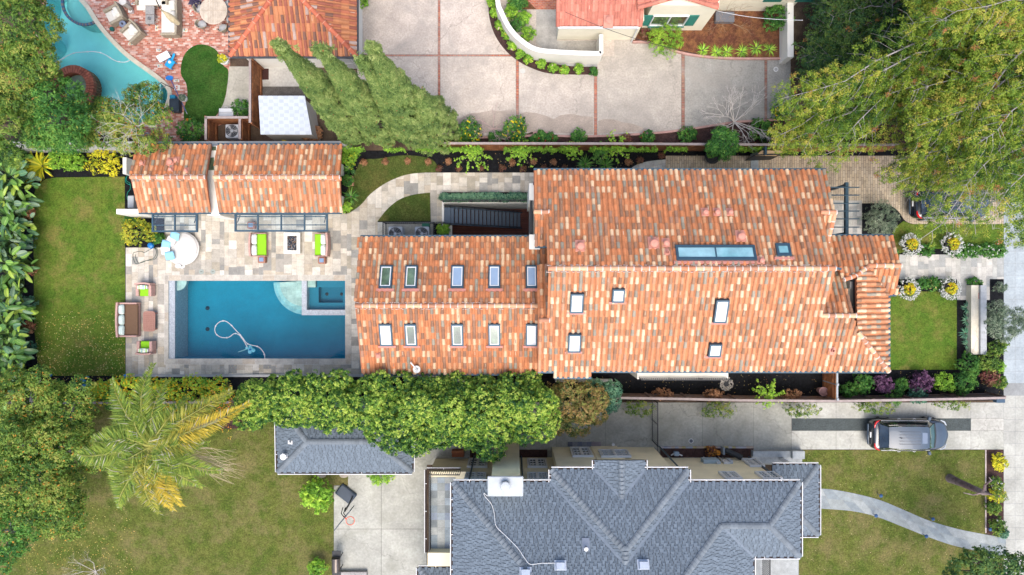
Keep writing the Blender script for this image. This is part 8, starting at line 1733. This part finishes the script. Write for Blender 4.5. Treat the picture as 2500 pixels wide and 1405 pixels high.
q = W(346, 15, .4); mb = MB(); mb.cushion(-.36, -.22, 0, .36, .22, .2, CR); thing("ottoman_cushion", mb, m_fab, "long cream cushion lying beside the grey coffee tables", "cushion", loc=(q.x, q.y, .2), smooth=True)
m_slat = mat("grey_slats", (.34, .33, .32), .8, .2, 10, fine=.3)
for y, w in ((25, "upper"), (48, "lower, with a small lantern")):
    q = W(366, y, .4); t = empty("coffee_table", (q.x, q.y, .012), 0, "square grey slatted coffee table, %s" % w, "table", "pair of grey coffee tables"); mb = MB()
    for i in range(10): x = -.26 + .052 * i; mb.box(x, -.26, .36, x + .046, .26, .4)
    mb.build("tabletop", m_slat, t)
    for sx in (-.24, .2):
        for sy in (-.24, .2): mb = MB(); mb.box(sx, sy, 0, sx + .04, sy + .04, .36); mb.build("leg", m_slat, t)
q = W(364, 46, .5); mb = MB(); mb.lathe([(.06, 0), (.07, .12), (.03, .2), (.01, .25)], 0, 0, 0, 10); mb.tube([(.05, .02, .02), (.12, .1, .02)], .02, 5); thing("lantern", mb, m_galv, "small metal lantern on the lower grey coffee table", "lantern", loc=(q.x, q.y, .42))
q = W(299, 59, .45); mb = MB(); mb.lathe([(.17, 0), (.19, .2), (.2, .44), (.19, .46), (.01, .46)], 0, 0, 0, 20, (.20, .24, .34)); mb.lathe([(.06, .46), (.06, .5), (.02, .58), (.01, .6)], .0, 0, 0, 10, (.1, .1, .12)); thing("side_table", mb, m_plain, "navy drum side table between the two wicker lounge chairs", "table", loc=(q.x, q.y, .012))
q = W(274, 72, .1); mb = MB(); mb.lathe([(.1, 0), (.13, .16), (.12, .18), (.01, .16)], 0, 0, 0, 16); thing("bucket", mb, mat("deep_green", (.01, .12, .10), .5), "small dark green bucket by the pool's pale coping", "bucket", loc=(q.x, q.y, .012))
q = W(298, 3, .5); mb = MB(); mb.lathe([(.2, 0), (.22, .4), (.21, .46), (.01, .46)], 0, 0, 0, 20, (.6, .6, .58)); thing("side_table", mb, m_plain, "pale round side table at the top edge near the pool", "table", loc=(q.x, q.y, .012))
q = W(308, 14, .5); mb = MB(); mb.tube([(-.15, .15, .3), (.2, -.15, .35)], .13, 10, (.3, .26, .22)); mb.box(-.02, -.3, 0, .2, -.1, .25, (.7, .7, .7)); thing("telescope", mb, m_plain, "brown barrel stool with a white sack beside the round side table", "stool", loc=(q.x, q.y, .02))
# dining set
q = W(521, 26, .74); t = empty("dining_table", (q.x, q.y, .012), 0, "round pale teak dining table on the brick terrace", "table"); mb = MB()
for i in range(30):
    x = -.74 + .05 * i; h_ = math.sqrt(max(0, .76 ** 2 - (x + .025) ** 2)); k = rnd.uniform(.9, 1.08); c = (.55 * k, .47 * k, .38 * k)
    if abs(i - 15) < 1: continue
    mb.box(x + .002, .012, .70, x + .048, h_, .74, c); mb.box(x + .002, -h_, .70, x + .048, -.012, .74, c)
mb.box(-.74, -.03, .70, .74, .03, .742, (.50, .42, .33)); mb.box(-.03, -.74, .70, .03, -.03, .743, (.50, .42, .33)); mb.box(-.03, .03, .70, .03, .74, .743, (.50, .42, .33)); mb.lathe([(.79, .69), (.8, .72), (.76, .735)], 0, 0, 0, 40, (.6, .52, .43)); mb.v = [v for v in mb.v]
mb.build("tabletop", m_pave, t); mb = MB(); mb.lathe([(.3, 0), (.28, .04), (.07, .08), (.07, .7)], 0, 0, 0, 16); mb.build("pedestal", m_slat, t)
def dchair(px, py, rz, label):
    q = W(px, py, .6); t = empty("dining_chair", (q.x, q.y, .012), rz, label, "chair", "wicker tub chairs around the teak table"); mb = MB(); vs = []; n = 15
    for i in range(n): a = R(180 + 200 * (i / (n - 1)) - 10 + 0); c, s_ = math.cos(a), math.sin(a); hb = .78 - .18 * abs(i / (n - 1) - .5) * 2; vs += [(.26 * c, .26 * s_, .4), (.31 * c, .31 * s_, hb), (.27 * c, .27 * s_, hb), (.23 * c, .23 * s_, .4)]
    mb.add(vs, [(4 * i + j, 4 * i + 4 + j, 4 * i + 4 + (j + 1) % 4, 4 * i + (j + 1) % 4) for i in range(n - 1) for j in range(4)]); mb.build("backrest", m_wick2, t)
    mb = MB(); mb.lathe([(.25, .36), (.26, .42), (.22, .47), (.01, .48)], 0, 0, 0, 20, (.42, .43, .44)); mb.build("seat", m_fab, t, True)
    for k in range(4): a = PI / 4 + k * PI / 2; mb = MB(); mb.tube([(.18 * math.cos(a), .18 * math.sin(a), .38), (.26 * math.cos(a), .26 * math.sin(a), 0)], .018, 5); mb.build("leg", m_slat, t)
    return t
for x, y, a, w in ((486, 20, -90, "left of"), (490, 58, -45, "below left of"), (542, 67, 25, "below right of"), (560, 45, 60, "right of, at the lower side of"), (556, 8, 100, "right of, at the upper side of")): dchair(x, y, R(a), "wicker tub chair %s the teak table" % w)
# umbrellas
t = empty("cantilever_umbrella", W(410, -10), 0, "closed beige cantilever umbrella hanging over the long wicker sofa", "umbrella"); O = t.location
a, b = W(398, 28, 2.2) - O, W(436, 58, 1.2) - O; mb = MB(); mb.tube([Vector(a) + Vector((0, 0, .3)), a, a.lerp(b, .3), a.lerp(b, .6), b], [.03, .05, .15, .2, .12], 9); mb.build("folded_canopy", mat("beige_canvas", (.60, .50, .32), .9, .25, 12), t)
mb = MB(); c = W(412, -12, 2.5) - O; mb.tube([(0, 0, 0), (0, 0, 2.5)], .04, 8); mb.build("mast", m_black, t); mb = MB(); mb.tube([Vector((0, 0, 2.5)), a + Vector((0, 0, .3))], .03, 6); mb.build("arm", m_black, t)
q = W(474, 4, .6); mb = MB(); n = 8; vs = [(0, 0, 1.0)] + [((.42 if i % 2 else .24) * math.cos(2 * PI * i / 16), (.42 if i % 2 else .24) * math.sin(2 * PI * i / 16), .55) for i in range(16)]; mb.add(vs, [(0, i, i % 16 + 1) for i in range(1, 17)]); mb.lathe([(.25, 0), (.25, .06), (.03, .08), (.03, 1.1)], 0, 0, 0, 12); thing("umbrella", mb, mat("navy_canvas", (.06, .05, .10), .9), "folded dark navy umbrella between the sofa and the teak table", "umbrella", loc=(q.x, q.y, .012))
# toys, towels, pool gear
q = W(395, 132, .6); mb = MB(); mb.at(0, 0, 0, R(28), R(15)); mb.box(-.38, -.2, .5, .34, .2, .54); mb.box(-.3, -.18, 0, -.26, -.14, .5); mb.box(.26, .14, 0, .3, .18, .5); thing("white_board", mb, m_white, "white board lying tilted by the blue toy table", "board", loc=(q.x, q.y, .0))
q = W(414, 155, .3); t = empty("toy_table", (q.x, q.y, .012), R(-35), "bright blue child's play table on the brick terrace", "toy"); mb = MB(); mb.box(-.22, -.26, .25, .22, .26, .3, bev=.04)
mb.build("tabletop", mat("toy_blue", (.02, .38, .78), .35), t); mb = MB()
for sx in (-.2, .14):
    for sy in (-.24, .18): mb.box(sx, sy, 0, sx + .06, sy + .06, .25)
mb.bar((0, .2, .28), (-.1, .62, .28), .12, .04); mb.build("leg", MATS["toy_blue"], t); mb = MB(); mb.lathe([(.09, 0), (.08, .04), (.01, .05)], -.02, .06, .3, 14); mb.build("bowl", m_white, t)
for i, (x, y, w_, h_, w) in enumerate(((383, 69, .17, .35, "below the coffee tables"), (467, 32, .17, .38, "with a red print, left of the teak table"), (452, 75, .3, .2, "blue-printed, below the umbrella"), (416, 93, .18, .34, "below the sofa corner"), (320, 108, .34, .15, "at the pool's coping below the lounge chairs"), (388, 124, .3, .15, "above the white board"), (391, 162, .3, .18, "left of the blue toy table"), (431, 198, .34, .16, "above the pool handrail"), (433, 215, .32, .3, "red-printed, beside the pool handrail"), (325, 10, .22, .16, "at the top near the cushion"))):
    q = W(x, y); mb = MB(); hx, hy = w_ / 2, h_ / 2; mb.box(-hx, -hy, 0, hx, hy, .012, (.72, .70, .62)); n = 4
    for k in range(6): cx, cy = rnd.uniform(-hx * .7, hx * .5), rnd.uniform(-hy * .7, hy * .5); mb.box(cx, cy, .012, cx + .06, cy + .05, .016, rnd.choice([(.05, .2, .5), (.8, .35, .05), (.1, .45, .35)] if 'red' not in w else [(.7, .1, .08), (.6, .15, .1)]))
    thing("towel", mb, m_fab, "small printed towel on the bricks " + w, "towel", "small towels on the brick terrace", loc=(q.x, q.y, .014))
q = W(426, 258, .4); t = empty("storage_bin", (q.x, q.y, .012), 0, "black lidded storage bin beside the pool handrail", "bin"); mb = MB(); mb.box(-.26, -.36, 0, .26, .36, .42, bev=.05); mb.build("body", mat("charcoal_plastic", (.035, .05, .065), .5), t); mb = MB(); mb.box(-.28, -.38, .42, .28, .38, .48, bev=.04); mb.box(-.2, -.3, .48, .2, .3, .495, bev=.02); mb.build("lid", MATS["charcoal_plastic"], t)
q = W(421, 238, .3); mb = MB(); mb.box(-.16, -.12, 0, .16, .14, .35, bev=.05); thing("teal_bin", mb, mat("teal_plastic", (.02, .24, .38), .4), "small teal bin touching the black storage bin", "bin", loc=(q.x, q.y, .012))
a = W(417, 195, .06); b = W(457, 279, .06); t = empty("skimmer_net", (a.x, a.y, 0), 0, "blue pool skimmer net with long pole lying beside the bin", "skimmer net"); mb = MB(); mb.tube([(0, 0, .06), (b.x - a.x, b.y - a.y, .06)], .018, 6, (.02, .12, .45)); e_ = Vector((b.x - a.x, b.y - a.y, .06)); mb.tube([e_ * .55, e_], .021, 6, (.6, .6, .6)); mb.build("pole", m_plain, t)
mb = MB(); mb.lathe([(.2, .04), (.21, .07), (.18, .05), (.01, .03)], -.08, .1, 0, 16, None, 1.1, .7); mb.build("net_head", mat("net_blue", (.02, .22, .65), .5), t)
potted(546, 146, .3, 'yellow', "white pot of yellow flowers at the dark green lawn's edge", pot=m_white, ph=.4, pr=.26); potted(447, 240, .2, 'olive', "white pot with grey-green plant by the skimmer pole", pot=m_white, ph=.3, pr=.2)
q = W(458, 294, .1); mb = MB(); mb.lathe([(.02, 0), (.09, .03), (.11, .1), (.08, .17), (.01, .19)], 0, 0, 0, 12); thing("ball", mb, mat("orange_ball", (.85, .28, .02), .5), "orange ball on the dark green lawn's lower tip", "ball", loc=(q.x, q.y, .03))
# rocks at the pool's west shore
for i in range(26): x, y = rnd.uniform(92, 112), rnd.uniform(86, 118); q = W(x, y); s_r = rnd.uniform(.07, .16); mb = MB(); k = rnd.uniform(.3, .7); mb.lathe([(s_r, 0), (s_r * .9, s_r * .5), (s_r * .5, s_r * .85), (.01, s_r * .9)], 0, 0, 0, 7, (k, k * .85, k * .6), 1.2, .8); o = mb.build("rock", m_pave); o.location = (q.x, q.y, .05); o.rotation_euler.z = rnd.uniform(0, 3); tag(o, "one of the small rounded rocks heaped in the turquoise pool's western rockery", "rock", "rocks in the pool's western rockery")
# dark slatted shed roof under the trees
mb = MB(); a = W(10, 215); pl = [W(20, 235, 2.2), W(60, 210, 2.4), W(97, 248, 2.4), W(75, 300, 2.2), W(40, 290, 2.2)]; mb.prism([(p.x, p.y) for p in pl], 0, 2.2, (.16, .13, .14)); thing("shed", mb, m_pave, "dark flat-roofed shed between the trees at the west edge", "shed")
# white-roofed shed
t = empty("shed", (0, 0, 0), 0, "small shed with bright white brick-pattern shingle roof beside the cypresses", "shed"); SP = Plane(700, 330, 2.1, (0, -1), .12)
P = poly(SP, (632, 236), (745, 236), (762, 300), (760, 329), (637, 329)); P = poly(SP, (631, 235), (744, 236), (761, 329), (636, 328)); mb = MB(); slab(mb, SP, P, .1, (.6, .64, .68)); shingles(mb, SP, P, .19, base=(.46, .51, .58), wr=(.27, .29), lift=.012, jit=.03, stag=0); mb.build("roof", mat("white_shingle", attr=True, rough=.7, var=.04, scale=3), t)
mb = MB(); q = inset([(v.x, v.y) for v in P], .08); mb.prism(q, 0, 2.0); mb.build("wall", mat("beige_shed", (.55, .50, .44), .8, .1, 2), t)
q = W(692, 341, .3); mb = MB(); mb.lathe([(.12, 0), (.14, .2), (.1, .26), (.01, .24)], 0, 0, 0, 14, (.78, .6, .03)); mb.tube([(.1, 0, .15), (.26, .04, .28)], .02, 5, (.75, .1, .03)); thing("watering_can", mb, m_plain, "yellow watering can below the white-roofed shed", "watering can", loc=(q.x, q.y, .01))
mb = MB(); q = W(648, 182); mb.box(-.2, -.32, 0, .2, .32, .02); thing("doormat", mb, mat("brown_mat", (.06, .025, .022), .95, .1), "dark brown doormat behind the white garage", "doormat", loc=(q.x, q.y, .016))
mb = MB(); q = W(552, 275, .5); mb.box(-.42, -.24, 0, .42, .24, .5, (.78, .79, .80), bev=.03); mb.box(-.38, -.02, .5, .38, .0, .52, (.5, .5, .52)); mb.tube([(-.1, .2, .5), (-.1, .3, .55), (.1, .3, .55), (.1, .2, .5)], .015, 5, (.6, .6, .6)); thing("cooler", mb, m_plain, "white cooler chest beside the dark green lawn", "cooler", loc=(q.x, q.y, .02))
# dark planters on the bark bed and power lines
mb = MB(); q = W(1770, 48, .3); mb.box(-.55, -.35, 0, .55, .25, .35, (.16, .17, .20), bev=.03); thing("dark_box", mb, m_plain, "dark grey utility box behind the leafless brown shrub", "box", loc=(q.x, q.y + .2, 0))
a = W(1380, 30, 6.2); b = W(1700, 132, 5.6); mb = MB(); P = [a.lerp(b, k / 10) - Vector((0, 0, .5 * math.sin(PI * k / 10))) for k in range(11)]; mb.tube(P, .012, 4); thing("power_line", mb, m_black, "thin black cable crossing above the rose-red roof", "cable")
a = W(1750, 27, 3.2); b = W(1960, 50, 6.0); mb = MB(); P = [a.lerp(b, k / 10) - Vector((0, 0, .3 * math.sin(PI * k / 10))) for k in range(11)]; mb.tube(P, .014, 4); thing("power_line", mb, m_white, "pale twisted service cable from the rose-red gable towards the conifers", "cable")
